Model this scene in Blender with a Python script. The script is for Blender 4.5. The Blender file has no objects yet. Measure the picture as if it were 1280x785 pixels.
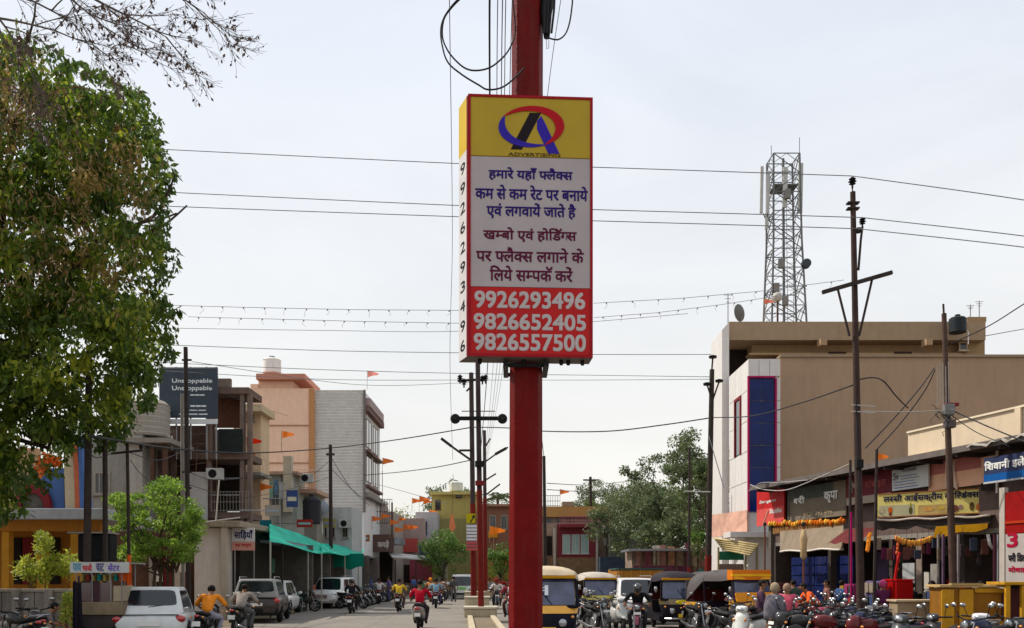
import bpy, bmesh, math, random
import numpy as np
from mathutils import Vector, Matrix
PI = math.pi
F = 1150.0            # focal length in photo pixels (photo 1280 x 785)
HY = 720.0            # horizon line
CH = 1.75             # camera height
S = bpy.context.scene
COL = S.collection
# ---------------------------------------------------------------- camera
cd = bpy.data.cameras.new('camera'); cam = bpy.data.objects.new('camera', cd); COL.objects.link(cam)
cam.location = (0, 0, CH); cam.rotation_euler = (PI/2, 0, 0)
cd.sensor_width = 36; cd.lens = 36*F/1280; cd.shift_y = (HY-392.5)/1280
cd.clip_start = .05; cd.clip_end = 8000
S.camera = cam
# ---------------------------------------------------------------- sky and sun
TO_SUN = Vector((-.84, .38, 1.1)).normalized()
w = bpy.data.worlds.new("World"); S.world = w; w.use_nodes = True
N = w.node_tree.nodes; L = w.node_tree.links; N.clear()
wo = N.new('ShaderNodeOutputWorld'); bg = N.new('ShaderNodeBackground'); bg.inputs[1].default_value = .1
sky = N.new('ShaderNodeTexSky'); sky.sky_type = 'NISHITA'; sky.sun_disc = False
sky.sun_elevation = math.asin(TO_SUN.z); sky.sun_rotation = math.atan2(TO_SUN.x, TO_SUN.y)
sky.air_density = 1.2; sky.dust_density = 3.0; sky.ozone_density = 1.0
tc = N.new('ShaderNodeTexCoord'); mp = N.new('ShaderNodeMapping'); mp.inputs['Scale'].default_value = (1.0, 1.0, 2.2)
mp.inputs['Rotation'].default_value = (0, .25, .6)
nz = N.new('ShaderNodeTexNoise'); nz.inputs['Scale'].default_value = 2.6; nz.inputs['Detail'].default_value = 7; nz.inputs['Roughness'].default_value = .55
nz.inputs['Distortion'].default_value = .6
cr = N.new('ShaderNodeValToRGB'); cr.color_ramp.elements[0].position = .34; cr.color_ramp.elements[1].position = .68
cr.color_ramp.elements[0].color = (.80, .80, .80, 1); cr.color_ramp.elements[1].color = (.96, .96, .96, 1)
hz = N.new('ShaderNodeMixRGB'); hz.inputs[1].default_value = (10.4, 10.1, 9.3, 1); hz.inputs[2].default_value = (8.95, 9.45, 10.3, 1)   # haze: warm white low, cool white high
sx = N.new('ShaderNodeSeparateXYZ'); mr = N.new('ShaderNodeMapRange'); mr.inputs[1].default_value = 0.0; mr.inputs[2].default_value = .5
mx = N.new('ShaderNodeMixRGB')
L.new(tc.outputs['Generated'], mp.inputs[0]); L.new(mp.outputs[0], nz.inputs['Vector']); L.new(nz.outputs[0], cr.inputs[0])
L.new(tc.outputs['Generated'], sx.inputs[0]); L.new(sx.outputs['Z'], mr.inputs[0]); L.new(mr.outputs[0], hz.inputs[0])
L.new(cr.outputs[0], mx.inputs[0]); L.new(sky.outputs[0], mx.inputs[1]); L.new(hz.outputs[0], mx.inputs[2])
L.new(mx.outputs[0], bg.inputs[0]); L.new(bg.outputs[0], wo.inputs[0])
sd = bpy.data.lights.new('sun', 'SUN'); sd.energy = 4.8; sd.angle = math.radians(.6); sd.color = (1, .93, .82)
so = bpy.data.objects.new('sun', sd); COL.objects.link(so); so.rotation_euler = TO_SUN.to_track_quat('Z', 'Y').to_euler()
S.view_settings.view_transform = 'Standard'; S.view_settings.look = 'None'; S.view_settings.exposure = 0; S.view_settings.gamma = 1
S.cycles.max_bounces = 6; S.cycles.transparent_max_bounces = 8
random.seed(7); rng = np.random.default_rng(7); R = random.uniform

# ---------------------------------------------------------------- materials
_M = {}
def mat(col, rough=.75, var=.18, scale=3.0, metal=0, bump=0.0, bs=30, dirt=0, coat=0, spec=.5, trans=0, key=''):
    if max(col) < .6: g_ = sum(col)/3; col = tuple(max(.004, (g_+(c_-g_)*1.18)*.85) for c_ in col)
    if rough > .3 and spec == .5 and not metal and not coat: spec = .12
    k = (tuple(col), rough, var, scale, metal, bump, bs, dirt, coat, spec, trans, key)
    if k in _M: return _M[k]
    m = bpy.data.materials.new('m%03d' % len(_M)); m.use_nodes = True; n = m.node_tree.nodes; l = m.node_tree.links
    p = n['Principled BSDF']; p.inputs['Roughness'].default_value = rough; p.inputs['Metallic'].default_value = metal
    p.inputs['Specular IOR Level'].default_value = spec; p.inputs['Coat Weight'].default_value = coat; p.inputs['Coat Roughness'].default_value = .08
    c = tuple(col)+(1,)
    t = n.new('ShaderNodeTexCoord')
    if var or dirt:
        a = n.new('ShaderNodeTexNoise'); a.inputs['Scale'].default_value = scale; a.inputs['Detail'].default_value = 6; a.inputs['Roughness'].default_value = .65
        l.new(t.outputs['Object'], a.inputs['Vector'])
        x = n.new('ShaderNodeMixRGB'); x.inputs[1].default_value = tuple(v*(1-var) for v in col)+(1,); x.inputs[2].default_value = tuple(min(1, v*(1+var)) for v in col)+(1,)
        r = n.new('ShaderNodeMapRange'); r.inputs[1].default_value = .3; r.inputs[2].default_value = .7
        l.new(a.outputs[0], r.inputs[0]); l.new(r.outputs[0], x.inputs[0]); out = x.outputs[0]
        if dirt:
            mp = n.new('ShaderNodeMapping'); mp.inputs['Scale'].default_value = (1.6, 1.6, .22); l.new(t.outputs['Object'], mp.inputs[0])
            b = n.new('ShaderNodeTexNoise'); b.inputs['Scale'].default_value = 2.3; b.inputs['Detail'].default_value = 9; b.inputs['Roughness'].default_value = .7
            l.new(mp.outputs[0], b.inputs['Vector'])
            r2 = n.new('ShaderNodeMapRange'); r2.inputs[1].default_value = .48; r2.inputs[2].default_value = .75; r2.inputs[4].default_value = dirt; l.new(b.outputs[0], r2.inputs[0])
            y = n.new('ShaderNodeMixRGB'); y.inputs[2].default_value = (.07, .055, .045, 1); l.new(r2.outputs[0], y.inputs[0]); l.new(out, y.inputs[1]); out = y.outputs[0]
        l.new(out, p.inputs['Base Color'])
    else: p.inputs['Base Color'].default_value = c
    if bump:
        a = n.new('ShaderNodeTexNoise'); a.inputs['Scale'].default_value = bs; a.inputs['Detail'].default_value = 5; l.new(t.outputs['Object'], a.inputs['Vector'])
        u = n.new('ShaderNodeBump'); u.inputs['Strength'].default_value = bump; u.inputs['Distance'].default_value = .03; l.new(a.outputs[0], u.inputs['Height']); l.new(u.outputs[0], p.inputs['Normal'])
    if trans:
        tr = n.new('ShaderNodeBsdfTranslucent'); ms = n.new('ShaderNodeMixShader'); ms.inputs[0].default_value = trans
        if var or dirt: l.new(out, tr.inputs[0])
        else: tr.inputs[0].default_value = c
        l.new(p.outputs[0], ms.inputs[1]); l.new(tr.outputs[0], ms.inputs[2]); l.new(ms.outputs[0], n['Material Output'].inputs[0])
    _M[k] = m; return m
def leafmat(c1, c2, c3, trans=.35):
    m = bpy.data.materials.new('leaf'); m.use_nodes = True; n = m.node_tree.nodes; l = m.node_tree.links; p = n['Principled BSDF']
    p.inputs['Roughness'].default_value = .5; p.inputs['Specular IOR Level'].default_value = .35
    g = n.new('ShaderNodeNewGeometry'); r = n.new('ShaderNodeValToRGB'); e = r.color_ramp.elements
    e[0].color = tuple(c1)+(1,); e[1].color = tuple(c3)+(1,); e[1].position = 1; q = e.new(.55); q.color = tuple(c2)+(1,)
    t = n.new('ShaderNodeTexCoord'); a = n.new('ShaderNodeTexNoise'); a.inputs['Scale'].default_value = .9; a.inputs['Detail'].default_value = 3
    l.new(t.outputs['Object'], a.inputs['Vector']); ad = n.new('ShaderNodeMath'); ad.operation = 'MULTIPLY_ADD'; ad.inputs[1].default_value = .45
    s2 = n.new('ShaderNodeMapRange'); s2.inputs[1].default_value = .3; s2.inputs[2].default_value = .7; s2.inputs[4].default_value = .55; l.new(a.outputs[0], s2.inputs[0])
    l.new(g.outputs['Random Per Island'], ad.inputs[0]); l.new(s2.outputs[0], ad.inputs[2]); l.new(ad.outputs[0], r.inputs[0])
    l.new(r.outputs[0], p.inputs['Base Color']); tr = n.new('ShaderNodeBsdfTranslucent'); l.new(r.outputs[0], tr.inputs[0])
    hs = n.new('ShaderNodeHueSaturation'); hs.inputs['Value'].default_value = 1.6; l.new(r.outputs[0], hs.inputs['Color']); l.new(hs.outputs[0], tr.inputs[0])
    ms = n.new('ShaderNodeMixShader'); ms.inputs[0].default_value = trans; l.new(p.outputs[0], ms.inputs[1]); l.new(tr.outputs[0], ms.inputs[2]); l.new(ms.outputs[0], n['Material Output'].inputs[0])
    return m
def glass(col=(.012, .016, .02)): return mat(col, .08, .0, coat=.35, spec=.5, key='glass')
BLACK = mat((.012, .012, .013), .45, .2); RUBBER = mat((.018, .018, .018), .85, .2); CHROME = mat((.4, .4, .41), .3, .1, metal=1)
STEEL = mat((.25, .25, .26), .45, .2, metal=.8); WHITE = mat((.74, .74, .72), .5, .08, dirt=.15); WIRE = mat((.03, .03, .035), .6, .1)
REDLAMP = mat((.4, .015, .012), .15, .05, coat=1); AMBER = mat((.7, .25, .02), .2, .05, coat=1); LENS = mat((.42, .44, .46), .15, .1, 20, metal=.7)
INK = mat((.015, .013, .02), .5, 0)
# ---------------------------------------------------------------- geometry helpers
def P(px, py, Y): return Vector(((px-640)/F*Y, Y, CH+(HY-py)/F*Y))
def G(px, Y, z=0): return Vector(((px-640)/F*Y, Y, z))
class MB:
    def __init__(s): s.v = []; s.f = []
    def add(s, vs, fs):
        o = len(s.v); s.v += [tuple(v) for v in vs]; s.f += [tuple(o+i for i in f) for f in fs]; return s
    def hexa(s, b):   # 8 corners: bottom ring 4, top ring 4
        return s.add(b, [(3, 2, 1, 0), (4, 5, 6, 7), (0, 1, 5, 4), (1, 2, 6, 5), (2, 3, 7, 6), (3, 0, 4, 7)])
    def box(s, x0, y0, z0, x1, y1, z1):
        return s.hexa([(x0, y0, z0), (x1, y0, z0), (x1, y1, z0), (x0, y1, z0), (x0, y0, z1), (x1, y0, z1), (x1, y1, z1), (x0, y1, z1)])
    def cbox(s, c, d, rz=0, rx=0, ry=0):
        m = Matrix.Translation(c) @ Matrix.Rotation(rz, 4, 'Z') @ Matrix.Rotation(rx, 4, 'X') @ Matrix.Rotation(ry, 4, 'Y')
        a, b, e = d[0]/2, d[1]/2, d[2]/2
        return s.hexa([m @ Vector(q) for q in ((-a, -b, -e), (a, -b, -e), (a, b, -e), (-a, b, -e), (-a, -b, e), (a, -b, e), (a, b, e), (-a, b, e))])
    def tube(s, pts, rs, n=6, cap=True):
        pts = [Vector(p) for p in pts]
        if not hasattr(rs, '__len__'): rs = [rs]*len(pts)
        vs = []; up = None
        for i, p in enumerate(pts):
            d = (pts[min(i+1, len(pts)-1)]-pts[max(i-1, 0)])
            d = d.normalized() if d.length > 1e-9 else Vector((0, 0, 1))
            if up is None:
                a = d.orthogonal().normalized()
            else:
                a = (up-d*up.dot(d)); a = a.normalized() if a.length > 1e-6 else d.orthogonal().normalized()
            up = a; b = d.cross(a)
            for k in range(n):
                t = 2*PI*k/n; vs.append(p+(a*math.cos(t)+b*math.sin(t))*rs[i])
        m = len(pts); fs = [(i*n+k, i*n+(k+1) % n, (i+1)*n+(k+1) % n, (i+1)*n+k) for i in range(m-1) for k in range(n)]
        if cap: fs += [tuple(range(n-1, -1, -1)), tuple((m-1)*n+k for k in range(n))]
        return s.add(vs, fs)
    def lathe(s, prof, n=16, c=(0, 0, 0), axis='Z'):
        vs = []; c = Vector(c)
        for r, z in prof:
            for k in range(n):
                t = 2*PI*k/n; q = Vector((r*math.cos(t), r*math.sin(t), z))
                if axis == 'X': q = Vector((q.z, q.x, q.y))
                if axis == 'Y': q = Vector((q.x, q.z, q.y))
                vs.append(c+q)
        m = len(prof); fs = [(i*n+k, i*n+(k+1) % n, (i+1)*n+(k+1) % n, (i+1)*n+k) for i in range(m-1) for k in range(n)]
        fs += [tuple(range(n-1, -1, -1)), tuple((m-1)*n+k for k in range(n))]
        return s.add(vs, fs)
    def ball(s, c, r, n=10, m=7):
        if not hasattr(r, '__len__'): r = (r, r, r)
        vs = []
        for i in range(m+1):
            a = PI*i/m; sa = max(math.sin(a), .02)
            for k in range(n): t = 2*PI*k/n; vs.append((c[0]+r[0]*sa*math.cos(t), c[1]+r[1]*sa*math.sin(t), c[2]-r[2]*math.cos(a)))
        fs = [(i*n+k, i*n+(k+1) % n, (i+1)*n+(k+1) % n, (i+1)*n+k) for i in range(m) for k in range(n)]
        fs += [tuple(range(n-1, -1, -1)), tuple(m*n+k for k in range(n))]
        return s.add(vs, fs)
    def prism(s, poly, x0, x1, axis='X'):   # poly in the plane across the axis
        n = len(poly)
        if axis == 'X': vs = [(x0, a, b) for a, b in poly]+[(x1, a, b) for a, b in poly]
        elif axis == 'Y': vs = [(a, x0, b) for a, b in poly]+[(a, x1, b) for a, b in poly]
        else: vs = [(a, b, x0) for a, b in poly]+[(a, b, x1) for a, b in poly]
        return s.add(vs, [tuple(range(n-1, -1, -1)), tuple(range(n, 2*n))]+[(i, (i+1) % n, n+(i+1) % n, n+i) for i in range(n)])
    def loft(s, rings, cap=True):
        n = len(rings[0]); vs = [p for r in rings for p in r]; m = len(rings)
        fs = [(i*n+k, i*n+(k+1) % n, (i+1)*n+(k+1) % n, (i+1)*n+k) for i in range(m-1) for k in range(n)]
        if cap: fs += [tuple(range(n-1, -1, -1)), tuple((m-1)*n+k for k in range(n))]
        return s.add(vs, fs)
    def slab(s, a, b, z0, z1, t):  # upright wall from a to b (xy), thickness t on the side away from the camera (left normal)
        a = Vector((a[0], a[1])); b = Vector((b[0], b[1])); u = (b-a).normalized(); nn = Vector((-u.y, u.x))*t
        return s.hexa([(a.x, a.y, z0), (b.x, b.y, z0), (b.x+nn.x, b.y+nn.y, z0), (a.x+nn.x, a.y+nn.y, z0), (a.x, a.y, z1), (b.x, b.y, z1), (b.x+nn.x, b.y+nn.y, z1), (a.x+nn.x, a.y+nn.y, z1)])
    def build(s, name, m, parent=None, bevel=0, smooth=False, label=None, kind=None, seg=2, inv=True):
        me = bpy.data.meshes.new(name); me.from_pydata(s.v, [], s.f)
        bm = bmesh.new(); bm.from_mesh(me)
        if inv: bmesh.ops.recalc_face_normals(bm, faces=bm.faces)
        if bevel: bmesh.ops.bevel(bm, geom=list(bm.edges), offset=bevel, segments=seg, profile=.6, affect='EDGES')
        bm.to_mesh(me); bm.free()
        if smooth:
            me.polygons.foreach_set('use_smooth', [True]*len(me.polygons))
            if smooth != 'full':
                try: me.set_sharp_from_angle(angle=math.radians(40))
                except Exception: pass
        me.materials.append(m)
        return link(name, me, parent, label, kind)
def link(name, me, parent=None, label=None, kind=None):
    o = bpy.data.objects.new(name, me); COL.objects.link(o)
    if parent is not None: o.parent = parent
    if label: o['label'] = label
    if kind: o['kind'] = kind
    return o
def tag(o, label, cat, group=None):
    o['label'] = label; o['category'] = cat
    if group: o['group'] = group
    return o
def thing(name, label, cat, loc=(0, 0, 0), rz=0, group=None, scale=1):
    o = bpy.data.objects.new(name, None); COL.objects.link(o); o.location = loc; o.rotation_euler = (0, 0, rz); o.empty_display_size = .2
    o.scale = (scale,)*3
    return tag(o, label, cat, group)
KIDS = {}
def kids(o):
    return [c for c in bpy.data.objects if c.parent == o]
def copy_tree(o, mats=None, parent=None):
    c = o.copy(); COL.objects.link(c); c.parent = parent
    key = o.name.split('.')[0]
    if mats and o.type == 'MESH' and key in mats:
        c.material_slots[0].link = 'OBJECT'; c.material_slots[0].material = mats[key]
    for ch in kids(o): copy_tree(ch, mats, c)
    return c
def place(proto, used, loc, rz, label, group=None, mats=None, scale=None):
    # the first use moves the prototype itself; later ones copy it
    if proto.name in used: o = copy_tree(used[proto.name])
    else: o = proto; used[proto.name] = proto
    if mats is not None or True:
        for ch in kids(o): recolor(ch, mats or {})
    o.location = loc; o.rotation_euler = (0, 0, rz); o['label'] = label
    if group: o['group'] = group
    if scale: o.scale = (scale,)*3
    return o
def recolor(o, mats):
    key = o.name.split('.')[0]
    if o.type == 'MESH' and key in mats: o.material_slots[0].link = 'OBJECT'; o.material_slots[0].material = mats[key]
    for ch in kids(o): recolor(ch, mats)
def struct(name, mb, m, **k):
    o = mb.build(name, m, None, **k); o['kind'] = 'structure'; return o
def eval_mesh(o):
    bpy.context.view_layer.update()
    dg = bpy.context.evaluated_depsgraph_get()
    return bpy.data.meshes.new_from_object(o.evaluated_get(dg))
# ---------------------------------------------------------------- lettering ('~' after a letter makes it a half form)
_T = {}
def seg_mesh(t):
    if t in _T: return _T[t]
    c = bpy.data.curves.new('lettering', 'FONT'); c.body = t; c.resolution_u = 4
    o = bpy.data.objects.new('lettering', c); COL.objects.link(o)
    me = eval_mesh(o); bpy.data.objects.remove(o)
    vs = [v.co.copy() for v in me.vertices]; fs = [tuple(p.vertices) for p in me.polygons]
    bpy.data.meshes.remove(me); _T[t] = (vs, fs); return _T[t]
def text_geo(t):
    out = MB(); x = 0.0; parts = t.split('~')
    for i, sg in enumerate(parts):
        if not sg: continue
        lead = len(sg)-len(sg.lstrip(' ')); x += .25*lead; sg = sg.lstrip(' ')
        vs, fs = seg_mesh(sg)
        if not vs: continue
        mx = max(v.x for v in vs); mn = 0
        if i < len(parts)-1:
            lv, _ = seg_mesh(sg[-1]); wd = max(v.x for v in lv); cut = mx-wd*.30
            bm = bmesh.new(); bv = [bm.verts.new(v) for v in vs]
            for f in fs:
                try: bm.faces.new([bv[k] for k in f])
                except ValueError: pass
            bmesh.ops.bisect_plane(bm, geom=bm.verts[:]+bm.edges[:]+bm.faces[:], plane_co=(cut, 0, 0), plane_no=(1, 0, 0), clear_outer=True)
            bm.verts.index_update(); vs = [v.co.copy() for v in bm.verts]; fs = [tuple(v.index for v in f.verts) for f in bm.faces]; bm.free(); mx = cut
        out.add([(v.x+x, v.y, 0) for v in vs], fs); x += mx+.0
    return out
def lettering(t, m, parent, origin, u, wd, ht, name='lettering', bold=0.0, up=(0, 0, 1), label=None, italic=0):
    """flat print: fits text t in a box wd x ht whose lower left corner is origin, along unit vector u"""
    g = text_geo(t); u = Vector(u).normalized(); up = Vector(up).normalized(); nn = u.cross(up)
    x0 = min(v[0] for v in g.v); x1 = max(v[0] for v in g.v); y0 = min(v[1] for v in g.v); y1 = max(v[1] for v in g.v)
    sx = wd/(x1-x0); sy = ht/(y1-y0) if ht else sx; out = MB(); origin = Vector(origin)
    sh = [(0, 0)] if not bold else [(0, 0), (bold, 0), (0, bold), (bold, bold), (bold/2, bold/2)]
    for k, (a, b) in enumerate(sh):
        out.add([origin+u*((v[0]-x0)*sx+a+italic*(v[1]-y0)*sy)+up*((v[1]-y0)*sy+b)+nn*(.003+.0006*k) for v in g.v], g.f)
    return out.build(name, m, parent, inv=False, label=label)
def board(parent, name, m, o, u, wd, ht, t=.04, label=None, bevel=0, up=(0, 0, 1)):
    """upright panel: lower left front corner o, running along u; thickness t away from the viewer"""
    o = Vector(o); u = Vector(u).normalized(); up = Vector(up).normalized(); n = up.cross(u)*t
    a = [o, o+u*wd, o+u*wd+n, o+n]
    return MB().hexa([*a, *[p+up*ht for p in a]]).build(name, m, parent, label=label, bevel=bevel)
# ---------------------------------------------------------------- foliage
def leaves(name, C, size, m, parent, aspect=.45, droop=.5, kind='stuff', label=None):
    n = len(C); C = np.asarray(C, float)
    d = rng.normal(size=(n, 3)); d[:, 2] -= droop*1.5; d /= np.linalg.norm(d, axis=1)[:, None]
    q = rng.normal(size=(n, 3)); s = np.cross(d, q); s /= np.linalg.norm(s, axis=1)[:, None]
    L_ = size*(.6+.8*rng.random(n))[:, None]
    V = np.stack([C, C+d*L_*.5+s*L_*aspect*.5, C+d*L_, C+d*L_*.5-s*L_*aspect*.5], 1).reshape(-1, 3)
    me = bpy.data.meshes.new(name); me.vertices.add(4*n); me.vertices.foreach_set('co', V.astype(np.float32).ravel())
    me.loops.add(4*n); me.loops.foreach_set('vertex_index', np.arange(4*n, dtype=np.int32))
    me.polygons.add(n); me.polygons.foreach_set('loop_start', np.arange(0, 4*n, 4, dtype=np.int32))
    try: me.polygons.foreach_set('loop_total', np.full(n, 4, dtype=np.int32))
    except Exception: pass
    me.update(calc_edges=True); me.materials.append(m)
    return link(name, me, parent, label, kind)
def clumps(centers, radii, per, flat=1.0):
    out = []
    for c, r in zip(centers, radii):
        d = rng.normal(size=(per, 3)); d /= np.linalg.norm(d, axis=1)[:, None]
        q = d*(r*(.35+.65*rng.random(per)**.6))[:, None]; q[:, 2] *= flat; out.append(np.asarray(c)[None]+q)
    return np.concatenate(out)
def limb(mb, p, d, ln, r, depth, ends, spread=.6, n=6, keep=.75, up=.12):
    p = Vector(p); d = Vector(d).normalized(); pts = [p.copy()]; rs = [r]; k = 4
    for i in range(k):
        d = (d+Vector((R(-1, 1), R(-1, 1), R(-1, 1)))*.16+Vector((0, 0, up))).normalized(); p = p+d*(ln/k); pts.append(p.copy()); rs.append(r*(1-.4*(i+1)/k))
    mb.tube(pts, rs, n)
    if depth == 0: ends.append(tuple(p)); return
    for _ in range(random.choice((2, 3, 3))):
        nd = (d+Vector((R(-1, 1), R(-1, 1), R(-.6, .8)))*spread).normalized()
        limb(mb, pts[random.choice((3, 4, 4))], nd, ln*R(.6, .85), r*.58, depth-1, ends, spread, max(4, n-1), keep, up)
def tree(label, base, h, cr, ch, lm, group, nl=6000, ls=.2, trunk=.16, bark=(.09, .07, .05), name='tree', clear=.35, depth=3, cl=None, flat=.8, thin=1.0, cat='tree', nclump=55):
    t = thing(name, label, cat, base, 0, group); mb = MB(); ends = []
    p0 = Vector((0, 0, -.1)); zc = h*clear
    mb.tube([p0, Vector((R(-.05, .05), 0, zc*.5)), Vector((R(-.1, .1), R(-.1, .1), zc))], [trunk*1.25, trunk, trunk*.85], 9)
    for k in range(5):
        a = k*2*PI/5+R(-.3, .3); limb(mb, (0, 0, zc*R(.85, 1)), (math.cos(a)*.7, math.sin(a)*.7, 1), (h-zc)*.36, trunk*.5, depth-1, ends, up=.1)
    mb.build('trunk', mat(bark, .9, .3, bump=.5), t, smooth='full')
    C = []; Rr = []
    for _ in range(nclump):
        d = Vector((R(-1, 1), R(-1, 1), R(-1, 1)))
        while d.length > 1 or d.length < .35: d = Vector((R(-1, 1), R(-1, 1), R(-1, 1)))
        C.append((d.x*cr*.9, d.y*cr*.9, h-ch/2+d.z*ch/2*.92)); Rr.append(R(.16, .3)*cr*thin)
    for e in ends[:60]: C.append(e); Rr.append(R(.15, .25)*cr*thin)
    leaves('crown', clumps(C, Rr, max(3, int(nl//len(C))), flat), ls, lm, t, droop=.3)
    return t
# ---------------------------------------------------------------- vehicles
def torus(mb, c, Rr, r, n=22, m=8, sx=1.0):   # wheel lying in the YZ plane (axle along X)
    vs = []
    for i in range(n):
        a = 2*PI*i/n
        for k in range(m):
            b = 2*PI*k/m; q = Rr+r*math.cos(b); vs.append((c[0]+r*sx*math.sin(b), c[1]+q*math.cos(a), c[2]+q*math.sin(a)))
    return mb.add(vs, [(i*m+k, ((i+1) % n)*m+k, ((i+1) % n)*m+(k+1) % m, i*m+(k+1) % m) for i in range(n) for k in range(m)])
def wheel(parent, c, Rr, r, sx=1.0, spokes=6, disc=True):
    w_ = torus(MB(), (0, 0, 0), Rr-r, r, sx=sx).build('wheel', RUBBER, parent, smooth='full'); w_.location = c
    b = MB(); hw = r*sx
    b.lathe([(Rr*.16, -hw*1.15), (Rr*.16, hw*1.15)], 10, axis='X')
    for k in range(spokes):
        a = 2*PI*k/spokes; b.cbox((0, math.cos(a)*Rr*.42, math.sin(a)*Rr*.42), (hw*.7, Rr*.75, Rr*.09), rx=a)
    torus(b, (0, 0, 0), Rr-2*r+.004, r*.28, n=20, m=5)
    b.build('rim', STEEL, w_, smooth=True)
    return w_
PLATE = mat((.7, .7, .66), .5, .05)
def make_motorcycle(fairing=False):
    t = thing('motorcycle', 'black motorcycle', 'motorcycle')
    paint = mat((.02, .02, .024), .3, .1, coat=.2, spec=.25)
    wheel(t, (0, .68, .3), .3, .045); wheel(t, (0, -.62, .3), .3, .055)
    b = MB()
    for s in (-1, 1): b.tube([(s*.085, .70, .3), (s*.085, .46, .92)], .02, 6)
    b.build('fork', CHROME, t, smooth=True)
    b = MB(); rg = []
    for k in range(7):
        a = math.radians(20+k*22); c = Vector((0, .68+.35*math.cos(a), .3+.35*math.sin(a))); rg.append([c+Vector((x, dy*math.cos(a), dy*math.sin(a))) for x, dy in ((-.06, -.02), (-.04, .01), (.04, .01), (.06, -.02))])
    b.loft(rg).build('front_fender', paint, t, smooth=True)
    b = MB(); b.tube([(-.37, .30, 1.03), (-.30, .36, 1.02), (-.1, .44, .97), (.1, .44, .97), (.30, .36, 1.02), (.37, .30, 1.03)], .014, 6)
    for s in (-1, 1): b.tube([(s*.38, .28, 1.03), (s*.27, .375, 1.02)], .02, 6)
    b.build('handlebar', BLACK, t, smooth=True)
    for s in (-1, 1):
        m_ = MB().tube([(s*.28, .38, 1.03), (s*.34, .40, 1.2)], .007, 5).build('mirror', BLACK, t)
        MB().ball((s*.36, .40, 1.23), (.062, .014, .04), 10, 6).build('mirror_glass', CHROME, m_, smooth='full')
    h = MB().lathe([(.05, -.12), (.085, -.06), (.095, .0), (.09, .02)], 14, (0, .58, .88), 'Y').build('headlight', paint, t, smooth=True)
    MB().lathe([(.082, 0), (.05, .018), (.01, .024)], 14, (0, .6, .88), 'Y').build('lens', LENS, h, smooth='full')
    def ring(y, hw, z0, z1, n=10):
        return [(hw*math.copysign(abs(math.cos(2*PI*k/n))**.7, math.cos(2*PI*k/n)), y, (z0+z1)/2+(z1-z0)/2*math.copysign(abs(math.sin(2*PI*k/n))**.7, math.sin(2*PI*k/n))) for k in range(n)]
    MB().loft([ring(.42, .03, .82, .88), ring(.38, .1, .76, .96), ring(.2, .145, .72, 1.0), ring(.02, .12, .72, .95), ring(-.06, .06, .73, .86)]).build('fuel_tank', paint, t, smooth='full')
    MB().loft([ring(0.0, .08, .75, .82), ring(-.08, .12, .74, .83), ring(-.4, .13, .76, .86), ring(-.72, .11, .80, .88), ring(-.82, .04, .82, .87)]).build('seat', mat((.015, .014, .014), .6, .1), t, smooth='full')
    MB().loft([ring(-.05, .07, .5, .72), ring(-.35, .12, .52, .76), ring(-.7, .09, .68, .8), ring(-.92, .04, .76, .82)]).build('side_panel', paint, t, smooth='full')
    e = MB(); e.lathe([(.14, -.13), (.16, -.11), (.16, .11), (.14, .13)], 12, (0, -.02, .36), 'X'); e.cbox((0, .12, .5), (.2, .2, .24), rx=-.4)
    for k in range(4): e.cbox((0, .10+k*.018, .44+k*.045), (.25, .25, .012), rx=-.4)
    e.build('engine', STEEL, t, bevel=.006)
    f = MB(); f.tube([(0, .46, .86), (0, .3, .55), (0, .2, .26), (0, -.1, .22), (0, -.2, .5), (0, -.5, .74)], .022, 6)
    for s in (-1, 1): f.tube([(s*.08, -.15, .3), (s*.1, -.62, .3)], .02, 5); f.tube([(s*.1, -.62, .3), (s*.1, -.5, .72)], .018, 5)
    f.build('frame', BLACK, t, smooth=True)
    MB().tube([(.1, .2, .42), (.13, .18, .24), (.15, -.2, .24), (.17, -.85, .36)], [.02, .022, .04, .045], 8).build('exhaust', CHROME, t, smooth='full')
    b = MB(); b.cbox((0, -.93, .62), (.14, .03, .36), rx=-.35); b.build('rear_fender', BLACK, t, bevel=.01)
    MB().ball((0, -.96, .79), (.07, .04, .035), 8, 6).build('tail_light', REDLAMP, t, smooth='full')
    p = MB().cbox((0, -1.0, .60), (.2, .008, .12), rx=-.2).build('number_plate', PLATE, t)
    MB().cbox((0, .77, .72), (.2, .008, .07), rx=.2).build('number_plate', PLATE, t)
    for s in (-1, 1):
        MB().ball((s*.17, .5, .84), (.035, .03, .025), 8, 5).build('indicator', AMBER, t, smooth='full')
        MB().ball((s*.14, -.93, .76), (.035, .03, .022), 8, 5).build('indicator', AMBER, t, smooth='full')
    MB().tube([(-.1, -.62, .86), (-.12, -.9, .92), (.12, -.9, .92), (.1, -.62, .86)], .012, 6).build('grab_rail', CHROME, t, smooth=True)
    if fairing:
        MB().loft([[(x, y, z) for x, y in ((-w_, y0), (-w_*.7, y1), (0, y1+.05), (w_*.7, y1), (w_, y0), (0, y0-.02))] for z, w_, y0, y1 in ((.70, .07, .46, .54), (.80, .12, .46, .62), (.94, .12, .46, .62), (1.0, .09, .44, .56), (1.04, .05, .42, .5))]).build('cowl', paint, t, smooth='full')
        for s in (-1, 1): MB().loft([ring(.5, .03, .45, .75), ring(.3, .05, .4, .82), ring(.1, .03, .5, .74)]).build('tank_shroud', paint, t, smooth='full').location = (s*.15, 0, 0)
        b = MB()
        for k in range(4): b.tube([(-.12+k*.08, -.66, .9), (-.12+k*.08, -1.02, .9)], .009, 4)
        b.build('carrier', BLACK, t)
    return t
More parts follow.
